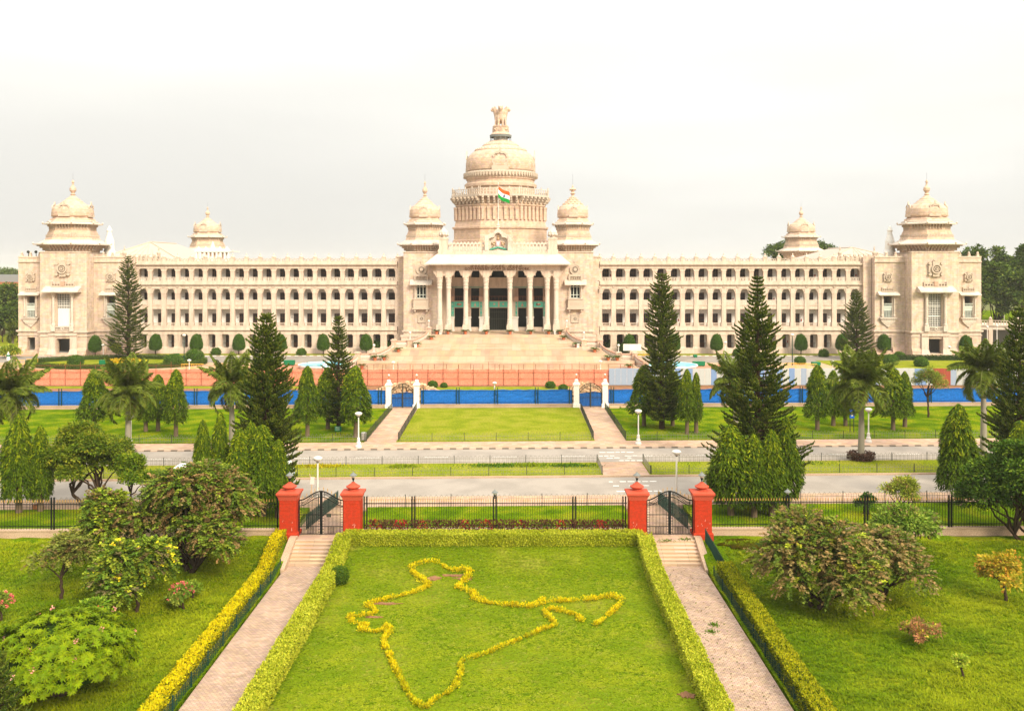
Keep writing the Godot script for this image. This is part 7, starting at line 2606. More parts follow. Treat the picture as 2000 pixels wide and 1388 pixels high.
	var north := [[838, 1145], [832, 1140], [818, 1130], [810, 1122], [802, 1114], [806, 1108], [822, 1103], [845, 1100], [862, 1104], [872, 1112], [890, 1116], [912, 1113], [920, 1120], [912, 1132], [900, 1142], [893, 1148], [912, 1154], [926, 1162], [926, 1172], [945, 1177], [975, 1182], [1005, 1184], [1035, 1187], [1050, 1182], [1070, 1176], [1100, 1176], [1130, 1174], [1160, 1172], [1185, 1166], [1200, 1169], [1214, 1174]]
	var east := [[1062, 1192], [1070, 1204], [1078, 1212], [1086, 1222]]
	var bay := [[1070, 1190], [1092, 1194], [1108, 1198], [1122, 1202], [1136, 1208], [1132, 1216]]
	var tail := [[1212, 1178], [1206, 1188], [1194, 1198], [1182, 1208], [1172, 1216], [1160, 1224]]
	var ob := mb(true)
	rng.seed = 730
	for q in [[outline, 0.26, 0.94], [north, 0.34, 1.0], [east, 0.25, 0.9], [bay, 0.27, 0.98], [tail, 0.24, 0.9], [[[1045, 1238], [1056, 1232], [1068, 1228], [1078, 1225], [1086, 1222]], 0.24, 0.9]]:
		var pts := []
		for s in q[0]:
			var p := gp(s[0], s[1], -1.1)
			if -p.z > 60.5:                                    # the lawn rises towards the back
				for it in 4:
					p = gp(s[0], s[1], garden_y(-p.z))
			pts.append(p)
		for i in pts.size() - 1:
			var a: Vector3 = pts[i]
			var z: Vector3 = pts[i + 1]
			var l := a.distance_to(z)
			var thick: float = q[1] * (0.9 if i < 28 or q[0].size() < 40 else 0.72) * (0.85 + 0.3 * sin(i * 1.7) * sin(i * 0.6))
			for k in int(l / 0.1) + 1:
				var c := a.lerp(z, rng.randf())
				if rng.randf() > q[2] * (1.0 if q[0].size() < 40 or i < 28 else 0.95):
					continue
				var tone := Color(0.66, 0.52, 0.006).lerp(Color(0.52, 0.48, 0.010), rng.randf())
				if i > 28 and q[0].size() > 40:
					tone = tone.lerp(Color(0.30, 0.34, 0.01), rng.randf() * 0.8)
				for j in 16:
					var d := rdir()
					d.y = absf(d.y)
					ob.col = shade(tone, 0.25)
					put_leaf(ob, c + d * Vector3(thick, thick * 1.15, thick) * sqrt(rng.randf()), (d + Vector3(0, 0.7, 0) + rdir() * 0.5).normalized(), 0.13, 0.04)
	tag(part("flower_border", ob, M.leaves_yellow, self), "yellow shrub border planted as the outline of a country on the lawn", "flower bed")
	# litter and fallen leaves on the right path
	var lt := mb(true)
	rng.seed = 740
	for k in 420:
		var d := lerpf(43.0, 63.0, rng.randf())
		lt.col = shade(Color(0.17, 0.12, 0.06) if rng.randf() < 0.7 else Color(0.10, 0.14, 0.02), 0.4)
		var x := rng.randf_range(10.1, 12.95)
		if rng.randf() < 0.4:
			x = 11.3 + rng.randfn() * 0.5
		lt.leaf(Vector3(x, -1.085, -d), Vector3(rng.randf_range(-1, 1), 0.15, rng.randf_range(-1, 1)).normalized(), Vector3(0, 0, 1).rotated(Vector3.UP, rng.randf() * 6), rng.randf_range(0.08, 0.16), 0.04)
	tag(kind(part("fallen_leaves", lt, M.leaves_dry, self), "stuff"), "dry leaves scattered over the right brick path", "fallen leaves")
	var wd := mb(true)
	for q in [[11.2, 52.3, 0.35], [11.6, 53.4, 0.2], [10.9, 65.9, 0.7], [12.4, 66.2, 0.6], [9.6, 66.3, 0.4]]:
		for k in 90:
			wd.col = shade(Color(0.10, 0.17, 0.012), 0.3)
			var d: float = q[1] + rng.randfn() * 0.15
			put_leaf(wd, Vector3(q[0] + rng.randfn() * q[2] * 0.5, -1.1 if d < 64 else 0.0, -d), (Vector3.UP * 0.7 + rdir()).normalized(), 0.14, 0.03)
	tag(kind(part("weeds", wd, M.leaves, self), "stuff"), "green weeds growing through the right path and its top step", "weeds")
	# leaning dark green railings
	lean_rail("dark green pale railing inside the left gate", Vector3(-15.2, 0, -68.6), Vector3(-14.2, 0, -76.0), 1.15, M.green_iron)
	lean_rail("dark green pale railing inside the right gate", Vector3(13.0, 0, -68.6), Vector3(11.9, 0, -76.0), 1.15, M.green_iron)
	lean_rail("dark green pale railing sloping down beside the right garden steps", Vector3(13.75, -0.15, -66.2), Vector3(14.1, -1.1, -60.9), 1.0, M.green_iron)
	# low hooped railings along pavements, median and lawns
	var P := func(x: float, d: float, s: float) -> Vector3: return Vector3(x, 0.0, -(d + s * x))
	hoop_fence("hooped railing along the near pavement left of the left gate path", P.call(-62, 75.5, 0.03), P.call(-15.6, 75.5, 0.03), 0.95)
	hoop_fence("hooped railing along the near pavement between the two gate paths", P.call(-12.3, 75.5, 0.03), P.call(9.8, 75.5, 0.03), 0.95)
	hoop_fence("hooped railing along the near pavement right of the right gate path", P.call(13.2, 75.5, 0.03), P.call(62, 75.5, 0.03), 0.95)
	hoop_fence("hooped railing on the near side of the long left median", P.call(-62, 86.45, 0.035), P.call(8.4, 86.45, 0.035), 0.8)
	hoop_fence("hooped railing on the far side of the long left median", P.call(-62, 91.6, 0.035), P.call(8.4, 91.6, 0.035), 0.8)
	hoop_fence("short hooped railing closing the left median at the crossing", P.call(8.42, 86.5, 0.035), P.call(8.42, 91.6, 0.035), 0.8)
	hoop_fence("hooped railing on the near side of the right median", P.call(13.0, 86.45, 0.035), P.call(70, 86.45, 0.035), 0.8)
	hoop_fence("hooped railing on the far side of the right median", P.call(13.0, 91.6, 0.035), P.call(70, 91.6, 0.035), 0.8)
	hoop_fence("short hooped railing closing the right median at the crossing", P.call(12.95, 86.5, 0.035), P.call(12.95, 91.6, 0.035), 0.8)
	hoop_fence("hooped railing before the left far lawn", P.call(-90, 103.4, 0.035), P.call(-16.3, 103.4, 0.035), 0.9)
	hoop_fence("hooped railing before the middle far lawn", P.call(-12.4, 103.4, 0.035), P.call(8.9, 103.4, 0.035), 0.9)
	hoop_fence("hooped railing before the right far lawn", P.call(12.7, 103.4, 0.035), P.call(90, 103.4, 0.035), 0.9)
	hoop_fence("dark hooped railing on the left side of the left far path", P.call(-16.2, 103.5, 0.035), P.call(-16.2, 126.0, 0.02), 1.0, "low hooped railings", M.dark_iron)
	hoop_fence("dark hooped railing on the right side of the left far path", P.call(-12.6, 103.5, 0.035), P.call(-12.9, 126.0, 0.02), 1.0, "low hooped railings", M.dark_iron)
	hoop_fence("dark hooped railing on the left side of the right far path", P.call(9.1, 103.5, 0.035), P.call(9.3, 126.0, 0.02), 1.0, "low hooped railings", M.dark_iron)
	hoop_fence("dark hooped railing on the right side of the right far path", P.call(12.7, 103.5, 0.035), P.call(12.6, 126.0, 0.02), 1.0, "low hooped railings", M.dark_iron)
	# street lamps
	var far_l := "white street lamps on the far pavement"
	street_lamp("white street lamp with a stepped base at the foot of the left far path", gp(700, 874), 3.75, true, far_l)
	street_lamp("white street lamp with a stepped base right of the right far path", gp(1247, 868), 3.75, true, far_l)
	street_lamp("white street lamp beside the trunk of the right palm", gp(1697, 864), 3.75, true, far_l)
	street_lamp("white street lamp beside the trunk of the left palm", gp(255, 879), 3.75, true, far_l)
	street_lamp("plain white street lamp seen above the left black gate", Vector3(-16.5 * 0.99, 0, -78.2), 3.4, false, "plain white lamps on the near pavement")
	street_lamp("plain white street lamp seen above the right black gate", Vector3(13.95, 0, -78.9), 3.8, false, "plain white lamps on the near pavement")
	var small := "small lamps on the forecourt"
	var k2 := 0
	for q in [[201, 700, 672, "lamp on a thin pole before the left end pavilion"], [369, 722, 702, "short lamp post inside the left hedge ring"], [359, 712, 653, "tall green lamp pole before the left wing"], [768, 723, 706, "lamp at the foot of the left stair rail"], [1173, 723, 704, "lamp at the foot of the right stair rail"],
			[1417, 702, 667, "white pole lamp before the right wing"], [1548, 713, 652, "tall thin green lamp pole before the right wing"], [1627, 727, 705, "short white lamp left of the right palm crown"], [1855, 703, 676, "lamp before the doorway of the right end pavilion"], [966, 760, 746, "low lamp behind the middle of the blue fence"]]:
		var at := gp(q[0], q[1])
		var h: float = (q[1] - q[2]) * -at.z / F
		var o := thing("lamp_post", q[3], "lamp post", at, 0.0, small)
		var p := mb()
		p.lathe([Vector2(0.14, 0), Vector2(0.09, 0.4), Vector2(0.07, h - 0.4)], 8)
		part("pole", p, M.green_iron if h > 5 else M.lamp_white, o)
		var g := mb()
		g.lathe([Vector2(0.1, h - 0.45), Vector2(0.38, h - 0.2), Vector2(0.34, h - 0.05), Vector2(0, h + 0.1)], 10)
		part("lamp_head", g, M.lamp_white, o)
		k2 += 1
	# bin, small boards, flag sign
	var bn := thing("litter_bin", "grey metal litter bin on legs beside the left far path", "litter bin", gp(710, 862))
	var b1 := mb()
	b1.lathe([Vector2(0.26, 0.2), Vector2(0.3, 0.95), Vector2(0.32, 0.97), Vector2(0.24, 1.02), Vector2(0, 1.04)], 12)
	part("drum", b1, M.bin_steel, bn)
	for s in [-1, 1]:
		var b2 := mb()
		b2.box(s * 0.34, 0, 0, 0.05, 0.9, 0.05)
		part("leg", b2, M.dark_iron, bn)
	var gs := thing("sign_board", "small green sign board under the left far pine", "sign", gp(660, 851))
	var g1 := mb()
	g1.bb(Vector3(-0.38, 0.55, 0), Vector3(0.38, 1.1, 0.05))
	part("board", g1, M.skip_green, gs)
	for s in [-0.3, 0.3]:
		var g2 := mb()
		g2.box(s, 0, -0.02, 0.05, 0.6, 0.05)
		part("leg", g2, M.dark_iron, gs)
	var g3 := mb()
	for y in [0.7, 0.85, 0.98]:
		g3.bb(Vector3(-0.28, y, 0.05), Vector3(0.25 - y * 0.1, y + 0.035, 0.056))
	part("lettering", g3, M.white_paint, gs)
	var ys := thing("sign_board", "narrow blue sign on two poles under the right palm", "sign", gp(1664, 845))
	var y1 := mb()
	y1.bb(Vector3(-0.22, 1.7, 0), Vector3(0.3, 2.75, 0.05))
	part("board", y1, M.sign_blue, ys)
	for s in [-0.18, 0.26]:
		var y2 := mb()
		y2.box(s, 0, -0.03, 0.07, 2.75, 0.07)
		part("pole", y2, M.dark_iron, ys)
	var y3 := mb()
	y3.ring(Vector3(0.04, 2.3, 0.05), 0.0, 0.09, 0, 0.01, 0, TAU, 8)
	y3.bb(Vector3(-0.05, 1.95, 0.05), Vector3(0.12, 2.2, 0.06))
	part("lettering", y3, M.white_paint, ys)
	var ws := thing("placard", "small white placard on a crooked stick by the left lamp", "sign", Vector3(-16.55, 0, -77.3))
	var w1 := mb()
	w1.tube([Vector3.ZERO, Vector3(-0.1, 0.9, 0), Vector3(-0.08, 1.5, 0), Vector3(-0.28, 2.2, 0)], [0.04, 0.035, 0.035, 0.03], 6)
	part("stick", w1, M.rubble_tan, ws)
	var w2 := mb()
	w2.t = Transform3D(Basis(Vector3(0, 0, 1), -0.08), Vector3(-0.12, 1.35, 0.05))
	w2.bb(Vector3(-0.1, 0, 0), Vector3(0.24, 0.62, 0.02))
	part("board", w2, M.lamp_white, ws)
	# stone slabs left lying on the lawn, log bench
	var sl := thing("stone_slab", "pale stone slabs lying on the grass inside the right far lawn", "slab", gp(1207, 797))
	for q in [[-0.5, 0.0, 1.3, 0.22, 0.7], [1.0, -0.3, 1.1, 0.18, 0.5]]:
		var s1 := mb()
		s1.box(q[0], 0.05, q[1], q[2], q[3], q[4])
		part("slab", s1, M.rubble_tan, sl)
	var lg := thing("stone_seat", "round brown stone seat under the left mast trees", "seat", gp(74, 993))
	var l1 := mb()
	l1.lathe([Vector2(0.42, 0.02), Vector2(0.46, 0.14), Vector2(0.4, 0.2), Vector2(0.44, 0.3), Vector2(0.3, 0.36), Vector2(0, 0.37)], 12)
	part("seat", l1, M.brick_orange, lg)

func make_vehicles() -> void:
	var v := thing("minibus", "white minibus behind the left clump of mast trees, rounded front showing", "minibus", Vector3(-19.75, -0.13, -83.2))
	var prof := PackedVector2Array([Vector2(-5.2, 0.35), Vector2(-5.2, 2.3), Vector2(-5.0, 2.5), Vector2(-1.0, 2.55), Vector2(-0.55, 2.45), Vector2(-0.2, 2.0), Vector2(0.0, 1.4), Vector2(0.12, 1.0), Vector2(0.12, 0.4)])
	var b := mb()
	b.prism(prof, -0.9, 0.9)
	part("body", b, M.car_white, v)
	var w := mb()
	w.prism(PackedVector2Array([Vector2(-0.5, 2.35), Vector2(-0.2, 1.9), Vector2(-0.02, 1.3), Vector2(-0.95, 1.3), Vector2(-0.95, 2.3)]), -0.92, 0.92)
	part("windscreen", w, M.dark_glass, v)
	for i in 3:
		w = mb()
		w.prism(PackedVector2Array([Vector2(-2.1 - i * 1.1, 1.4), Vector2(-1.15 - i * 1.1, 1.4), Vector2(-1.15 - i * 1.1, 2.2), Vector2(-2.1 - i * 1.1, 2.2)]), -0.915, 0.915)
		part("window", w, M.dark_glass, v)
	var st := mb()
	st.bb(Vector3(-5.0, 0.55, -0.91), Vector3(0.125, 0.95, 0.91))
	part("stripe", st, M.car_blue, v)
	var ty := mb()
	ty.t = Transform3D(Basis.IDENTITY, Vector3(0, 0.36, 0.75))
	ty.ring(Vector3.ZERO, 0.16, 0.36, 0, 0.2, 0, TAU, 14)
	var tyre := ty.done()
	for x in [-0.9, -4.2]:
		var wh := part("wheel", tyre, M.tyre, v, Vector3(x, 0, 0))
		var rm := mb()
		rm.ring(Vector3(0, 0.36, 0.8), 0, 0.16, 0, 0.12, 0, TAU, 10)
		part("rim", rm, M.bin_steel, wh)
	var c := thing("car", "white car on the near road, roof showing over the brown podded tree", "car", Vector3(-28.6, -0.13, -83.2))
	var cb := mb()
	cb.prism(PackedVector2Array([Vector2(-2.0, 0.3), Vector2(-2.0, 0.95), Vector2(-1.6, 1.05), Vector2(1.1, 1.05), Vector2(1.95, 0.85), Vector2(2.05, 0.3)]), -0.85, 0.85)
	part("body", cb, M.car_white, c)
	var cg := mb()
	cg.prism(PackedVector2Array([Vector2(-1.75, 1.05), Vector2(-1.45, 1.62), Vector2(0.5, 1.62), Vector2(1.15, 1.05)]), -0.76, 0.76)
	part("window", cg, M.dark_glass, c)
	var cr := mb()
	cr.prism(PackedVector2Array([Vector2(-1.5, 1.62), Vector2(-1.3, 1.78), Vector2(0.3, 1.78), Vector2(0.55, 1.62)]), -0.76, 0.76)
	part("roof", cr, M.car_white, c)
	for x in [-1.25, 1.3]:
		part("wheel", tyre, M.tyre, c, Vector3(x, 0, 0.1), 0, Vector3(0.9, 0.9, 0.9))

func white_pillar(label: String, x: float, lab: String) -> void:
	var d := 127.7 + 0.025 * x
	var o := thing("gate_pillar", label, "gate pillar", Vector3(x, 0, -d), 0.0, "white pillars of the far gates")
	var b := mb()
	b.box(0, 0, 0, 1.0, 0.5, 1.0)
	b.box(0, 0.5, 0, 0.74, 2.6, 0.74)
	part("shaft", b, M.white_paint, o)
	var c := mb()
	c.box(0, 3.1, 0, 0.95, 0.16, 0.95)
	c.tbox(0, 3.26, 0, Vector2(0.8, 0.8), Vector2(0.55, 0.55), 0.25)
	c.ball(Vector3(0, 3.65, 0), Vector3(0.3, 0.28, 0.3), 10)
	part("cap", c, M.white_paint, o)
	var l := thing("pillar_lamp", lab, "lamp", Vector3(x, 3.9, -d), 0.0, "globe lamps on the white pillars")
	var p := mb()
	p.lathe([Vector2(0.07, 0), Vector2(0.05, 0.45)], 8)
	part("stem", p, M.terracotta, l)
	var g := mb()
	g.ball(Vector3(0, 0.58, 0), Vector3(0.15, 0.16, 0.15), 10)
	part("globe", g, M.lamp_white, l)

func tarp_fence(label: String, x0: float, x1: float, posts: Array, seed_: int) -> void:
	var sl := 0.025
	var d0 := 127.7
	var o := thing("sheeted_fence", label, "fence", Vector3(x0, 0, -(d0 + sl * x0)), atan(sl), "iron fences covered in blue sheeting")
	var l := (x1 - x0) * sqrt(1 + sl * sl)
	var pl := mb()
	pl.bb(Vector3(0, -0.2, -0.2), Vector3(l, 0.42, 0.2))
	pl.bb(Vector3(0, 0.42, -0.24), Vector3(l, 0.5, 0.24))
	part("plinth", pl, M.concrete, o)
	var bars := mb()
	var n := int(l / 0.2)
	for i in n:
		bars.box((i + 0.5) * l / n, 0.5, 0.05, 0.011, 2.05, 0.011)
	for y in [0.75, 2.35]:
		bars.bb(Vector3(0, y, 0.03), Vector3(l, y + 0.04, 0.07))
	kind(part("bars", bars, M.bar_blue, o), "stuff")
	var t := mb()                                              # creased plastic sheet behind the bars
	var nz := noise(0.5, 4, seed_)
	var nx := int(l / 0.4)
	var rows := 7
	var g := []
	for j in rows + 1:
		for i in nx + 1:
			var x := l * i / nx
			var y := lerpf(0.53, 2.44, float(j) / rows)
			var fold := nz.get_noise_2d(x * 1.2 + y * 1.4, y * 2.0 - x * 0.5) * 0.12
			g.append(Vector3(x, y + (nz.get_noise_1d(x) * 0.1 if j == rows else 0.0), -0.04 - absf(fold)))
	var w := nx + 1
	for j in rows:
		for i in nx:
			var k := j * w + i
			t.quad(g[k], g[k + 1], g[k + w + 1], g[k + w])
	part("blue_sheet", t, M.blue_tarp, o)
	for x in posts:
		for e in [-0.18, 0.18]:
			var ps := mb()
			ps.box(0, 0.4, 0, 0.1, 2.4, 0.1)
			part("post", ps, M.green_iron, o, Vector3(x - x0 + e, 0, 0.1))

func make_works() -> void:
	white_pillar("white gate pillar left of the left far gate", -16.85, "globe lamp on the pillar left of the left far gate")
	white_pillar("white gate pillar right of the left far gate", -13.05, "globe lamp on the pillar right of the left far gate")
	white_pillar("white gate pillar left of the right far gate", 8.85, "globe lamp on the pillar left of the right far gate")
	white_pillar("white gate pillar right of the right far gate", 12.8, "globe lamp on the pillar right of the right far gate")
	tarp_fence("blue sheeted iron fence left of the left white gate", -95, -17.3, [-18, -26, -34.4, -43, -51.6, -61.2, -70, -80], 31)
	tarp_fence("blue sheeted iron fence between the two white gates", -12.55, 8.35, [-12.3, -7.4, -2.15, 3.4, 8.1], 32)
	tarp_fence("blue sheeted iron fence right of the right white gate", 13.3, 95, [13.8, 22, 31, 40, 49, 58, 67, 80], 33)
	for q in [[-14.95, 3.0, "left"], [10.8, 3.1, "right"]]:
		var o := thing("arched_gate", "arched iron gate with blue sheeting between the %s white pillars" % q[2], "gate", Vector3(q[0], 0.05, -(127.6 + 0.025 * q[0])), 0.0, "arched gates of the far fence")
		var half: float = q[1] / 2
		for s in [-1, 1]:
			var lf := hub("gate_leaf", o)
			var b := mb()
			b.box(s * 0.06, 0, 0, 0.09, 3.35, 0.08)
			b.box(s * half, 0, 0, 0.08, 2.4, 0.08)
			for i in 9:
				var u := (i + 0.5) / 9.0
				b.box(s * u * half, 0.05, 0, 0.028, lerpf(3.2, 2.4, u * u), 0.028)
			for y in [0.1, 1.3, 2.0]:
				b.bb(Vector3(minf(0, s * half), y, -0.02), Vector3(maxf(0, s * half), y + 0.05, 0.02))
			for off in [0.0, -0.45]:
				var pts := []
				for i in 11:
					var u := i / 10.0
					pts.append(Vector3(s * u * half, lerpf(3.3, 2.4, u * u) + off, 0))
				var rad := []
				rad.resize(11)
				rad.fill(0.04)
				b.tube(pts, rad, 5)
			for i in 5:
				var u := (i + 0.5) / 5.0
				b.ring(Vector3(s * u * half, lerpf(3.3, 2.4, u * u) - 0.22, -0.02), 0.1, 0.15, 0, 0.04, 0, TAU, 8)
			part("iron_leaf", b, M.dark_iron, lf)
			var t := mb()
			for i in 6:
				var x0 := half * i / 6
				var x1 := half * (i + 1) / 6
				t.quad(Vector3(s * x0, 0.12, -0.07 - 0.04 * (i % 2)), Vector3(s * x1, 0.12, -0.07 - 0.04 * ((i + 1) % 2)), Vector3(s * x1, 2.15 - 0.15 * absf(s * x1 - 0.5), -0.07 - 0.04 * ((i + 1) % 2)), Vector3(s * x0, 2.15 - 0.15 * absf(s * x0 - 0.5), -0.07 - 0.04 * (i % 2)))
			part("blue_sheet", t, M.blue_tarp, lf)
	# heaps behind the fence
	rng.seed = 801
	for q in [[-73, -18.5, 131.5, 0.85, "brick_orange", "long low stack of orange tiles behind the left blue fence", 1500], [-21.5, -8.6, 134.0, 2.3, "rubble_tan", "heap of tan rubble stones behind the left white gate", 620], [7.2, 13.6, 134.0, 2.3, "rubble_tan", "heap of tan rubble stones behind the right white gate", 420], [14, 70, 133.0, 0.8, "brick_orange", "row of orange tiles behind the right blue fence", 1200]]:
		var b := mb()
		for k in q[6]:
			var x := rng.randf_range(q[0], q[1])
			var mid: float = (q[0] + q[1]) / 2
			var top: float = q[3]
			if q[3] > 1:
				top *= maxf(0.1, 1.0 - pow(absf(x - mid) / ((q[1] - q[0]) / 2), 2.0)) * 1.1
			else:
				top *= 0.75 + 0.3 * sin(x * 0.7) * sin(x * 0.23)
			var y := rng.randf() * top
			b.t = Transform3D(Basis.from_euler(Vector3(rng.randf_range(-0.4, 0.4), rng.randf() * 3, rng.randf_range(-0.4, 0.4))), Vector3(x, y + 0.75 * (1 if q[3] < 1 else 0), -(q[2] + 0.02 * x + (1 - y / maxf(top, 0.1)) * rng.randf_range(-1.0, 1.0))))
			var s := rng.randf_range(0.7, 1.3) * (1.25 if q[3] > 1 else 0.8)
			b.box(0, 0, 0, 0.42 * s, 0.22 * s, 0.3 * s)
		b.t = Transform3D.IDENTITY
		var o := part("rubble_heap" if q[3] > 1 else "tile_stack", b, M[q[4]], self)
		kind(tag(o, q[5], "rubble"), "stuff")
		if q[3] < 1:
			var base := mb()
			strip(base, q[0], q[1], q[2] - 0.5, 0.02, q[2] + 0.7, 0.02, 0.85, 0.9)
			ground_piece("earth_bank_ground", base, M.soil)
	# red cloth hoarding on a scaffold frame
	var rs := thing("screen_hoarding", "long orange red cloth hoarding on scaffold poles before the stairs", "hoarding", Vector3(-92, 0, -151))
	var wdt := 107.8
	var nz := noise(0.3, 3, 55)
	var pan := int(wdt / 2.4)
	for k in pan:
		var t := mb()
		var x0 := wdt * k / pan
		var nx := 6
		var g := []
		for j in 5:
			for i in nx + 1:
				var x := x0 + wdt / pan * i / nx
				var y := lerpf(0.1, 2.65, j / 4.0)
				g.append(Vector3(x, y + (nz.get_noise_1d(x * 2) * 0.12 if j == 4 else 0.0), 0.03 + absf(nz.get_noise_2d(x * 3 + y * 2, y * 3)) * 0.2))
		for j in 4:
			for i in nx:
				var q := j * (nx + 1) + i
				t.quad(g[q], g[q + 1], g[q + nx + 2], g[q + nx + 1])
		var cl := part("cloth", t, M.red_screen, rs)
		var bd := mb()
		bd.bb(Vector3(x0 + 0.02, 2.2, 0.24), Vector3(x0 + wdt / pan - 0.02, 2.28, 0.26))
		bd.bb(Vector3(x0 + 0.02, 1.15, 0.24), Vector3(x0 + wdt / pan - 0.02, 1.22, 0.26))
		part("band", bd, M.screen_band, cl)
		var ps := mb()
		ps.box(x0, 0, 0.2, 0.06, 3.4 if k % 3 else 3.9, 0.06)
		part("pole", ps, M.scaffold, rs)
	var tr := mb()
	tr.bb(Vector3(0, 3.25, 0.17), Vector3(wdt, 3.31, 0.23))
	part("rail", tr, M.scaffold, rs)
	# metal sheet hoarding on the right
	var ms := thing("sheet_hoarding", "hoarding of upright grey, blue and rust red metal sheets on the right", "hoarding", Vector3(15.7, 0, -150.6))
	rng.seed = 811
	for k in 84:
		var sh := mb()
		sh.bb(Vector3(0.01, 0.15, 0), Vector3(0.95, 2.85 + rng.randf_range(-0.04, 0.04), 0.02))
		for e in 4:
			sh.box(0.14 + e * 0.22, 0.16, 0.033, 0.06, 2.6, 0.03)
		var name_: String = "sheet_blue" if k < 5 else ["sheet_grey", "sheet_grey", "sheet_blue", "sheet_grey", "sheet_deep"][rng.randi() % 5]
		if k == 5:
			name_ = "lamp_white"
		if k in [20, 21, 22, 39, 40, 54, 55, 56, 70]:
			name_ = "sheet_rust"
		part("metal_sheet", sh, M[name_], ms, Vector3(k * 0.97, 0, rng.randf_range(-0.02, 0.02)))
	var mr := mb()
	mr.bb(Vector3(0, 1.5, -0.12), Vector3(81, 1.6, -0.06))
	part("rail", mr, M.scaffold, ms)
	for q in [[26.0, 1.2], [60.3, -1.0], [65.4, -0.4]]:
		var wp := mb()
		wp.tube([Vector3(q[0], 0, 0.5), Vector3(q[0] - q[1] * 0.5, 4.6, 0.2)], [0.06, 0.06], 6)
		part("prop_pole", wp, M.lamp_white, ms)
	# barricade rails before the stairs
	for q in [[-29.5, -2.5, "left"], [-2.3, 25.0, "right"]]:
		var br := thing("barricade_rail", "thin brown barricade rails before the %s half of the great stairs" % q[2], "barricade", Vector3(q[0], 0, -169))
		var bm := mb()
		var l: float = q[1] - q[0]
		for y in [0.95, 1.55]:
			bm.bb(Vector3(0, y, -0.03), Vector3(l, y + 0.06, 0.03))
		part("rail", bm, M.scaffold, br)
		var pm := mb()
		pm.box(0, 0, 0, 0.08, 1.6, 0.08)
		var pmm := pm.done()
		for i in int(l / 2.2) + 1:
			part("post", pmm, M.scaffold, br, Vector3(i * 2.2, 0, 0))
	# yellow steel barriers
	var yb := mb()
	yb.bb(Vector3(-1.1, 0.3, -0.03), Vector3(1.1, 0.36, 0.03))
	yb.bb(Vector3(-1.1, 1.05, -0.03), Vector3(1.1, 1.13, 0.03))
	for i in 8:
		yb.box(-1.05 + i * 0.3, 0.0 if i in [0, 7] else 0.33, 0, 0.05, 1.1 if i in [0, 7] else 0.75, 0.04)
	var ym := yb.done()
	var yl := [[62, 712, "nearest the left edge"], [36, 714, "second from the left edge"], [365, 722, "left of the short lamp in the hedge ring"], [385, 722, "right of the short lamp in the hedge ring"], [430, 721, "before the left fountain road"], [1248, 697, "under the white notice board"], [1268, 696, "right of the white notice board"], [1545, 720, "behind the metal sheets, left one"], [1565, 721, "behind the metal sheets, middle one"], [1585, 722, "behind the metal sheets, right one"]]
	for q in yl:
		var o := thing("crowd_barrier", "yellow steel crowd barrier " + q[2], "barrier", gp(q[0], q[1]), 0.1, "yellow crowd barriers")
		part("frame", ym, M.barrier_yellow, o)
	# fountains
	for q in [[-35.6, -177.0, 0.95, "left"], [30.2, -176.5, 0.95, "right"]]:
		var o := thing("fountain", "round pale blue fountain basin %s of the great stairs" % q[3], "fountain", Vector3(q[0], 0, q[1]), 0.0, "fountain basins beside the stairs")
		var b := mb()
		b.lathe([Vector2(4.6, 0), Vector2(4.7, 0.3), Vector2(5.0, 0.55), Vector2(5.0, 0.75), Vector2(4.7, 0.75)], 40)
		part("rim", b, M.fountain_rim, o)
		var i2 := mb()
		i2.lathe([Vector2(4.7, 0.75), Vector2(4.5, 0.35), Vector2(0, 0.3)], 40)
		part("basin", i2, M.fountain_blue, o)
		var wt := mb()
		wt.lathe([Vector2(4.5, 0.48), Vector2(0, 0.48)], 40)
		part("water", wt, M.water, o)
		var nzl := mb()
		nzl.lathe([Vector2(0.5, 0.3), Vector2(0.5, 0.7), Vector2(0.15, 0.8), Vector2(0.1, 1.0), Vector2(0, 1.0)], 10)
		part("nozzle", nzl, M.fountain_rim, o)
	# green skips and boxes
	for q in [[565, 713, 2.0, 0.85, "green box trailer on the left forecourt road"], [1365, 715, 2.3, 0.8, "green box trailer on the right forecourt road"], [202, 712, 1.5, 0.8, "green board box inside the left hedge ring"], [345, 696, 0.7, 0.55, "small green box before the left wing"], [1358, 698, 0.7, 0.5, "small green box before the right wing"], [1594, 714, 1.6, 0.6, "low green box behind the metal sheets"], [690, 708, 0.7, 0.4, "small green box right of the left fountain"]]:
		var o := thing("green_box", q[4], "container", gp(q[0], q[1]), 0.0, "green boxes on the forecourt")
		var b := mb()
		b.box(0, 0.12, 0, q[2], q[3], 1.0)
		part("box", b, M.skip_green, o)
		for s in [-1, 1]:
			var w := mb()
			w.box(s * q[2] * 0.35, 0, 0.3, 0.2, 0.14, 0.2)
			part("foot", w, M.tyre, o)
	# white notice board
	var nb := thing("notice_board", "large white notice board on a dark post right of the stairs", "sign", gp(1235, 699))
	var n1 := mb()
	n1.bb(Vector3(-1.9, 1.55, 0), Vector3(1.9, 2.95, 0.12))
	part("board", n1, M.lamp_white, nb)
	var n2 := mb()
	n2.box(-0.7, 0, -0.1, 0.3, 1.6, 0.2)
	part("post", n2, M.dark_iron, nb)
	var n3 := mb()
	for y in [1.85, 2.1, 2.35]:
		n3.bb(Vector3(0.5, y, 0.12), Vector3(1.7, y + 0.05, 0.13))
	n3.bb(Vector3(-0.5, 1.8, 0.12), Vector3(0.4, 2.7, 0.13))
	part("printing", n3, M.fountain_rim, nb)
	# left hedge ring with flowers, right hedge
	var ring := []
	for k in 29:
		var f := TAU * k / 28.0
		ring.append(Vector3(-78 + cos(f) * 17.0, 0, -184 + sin(f) * 9.6))
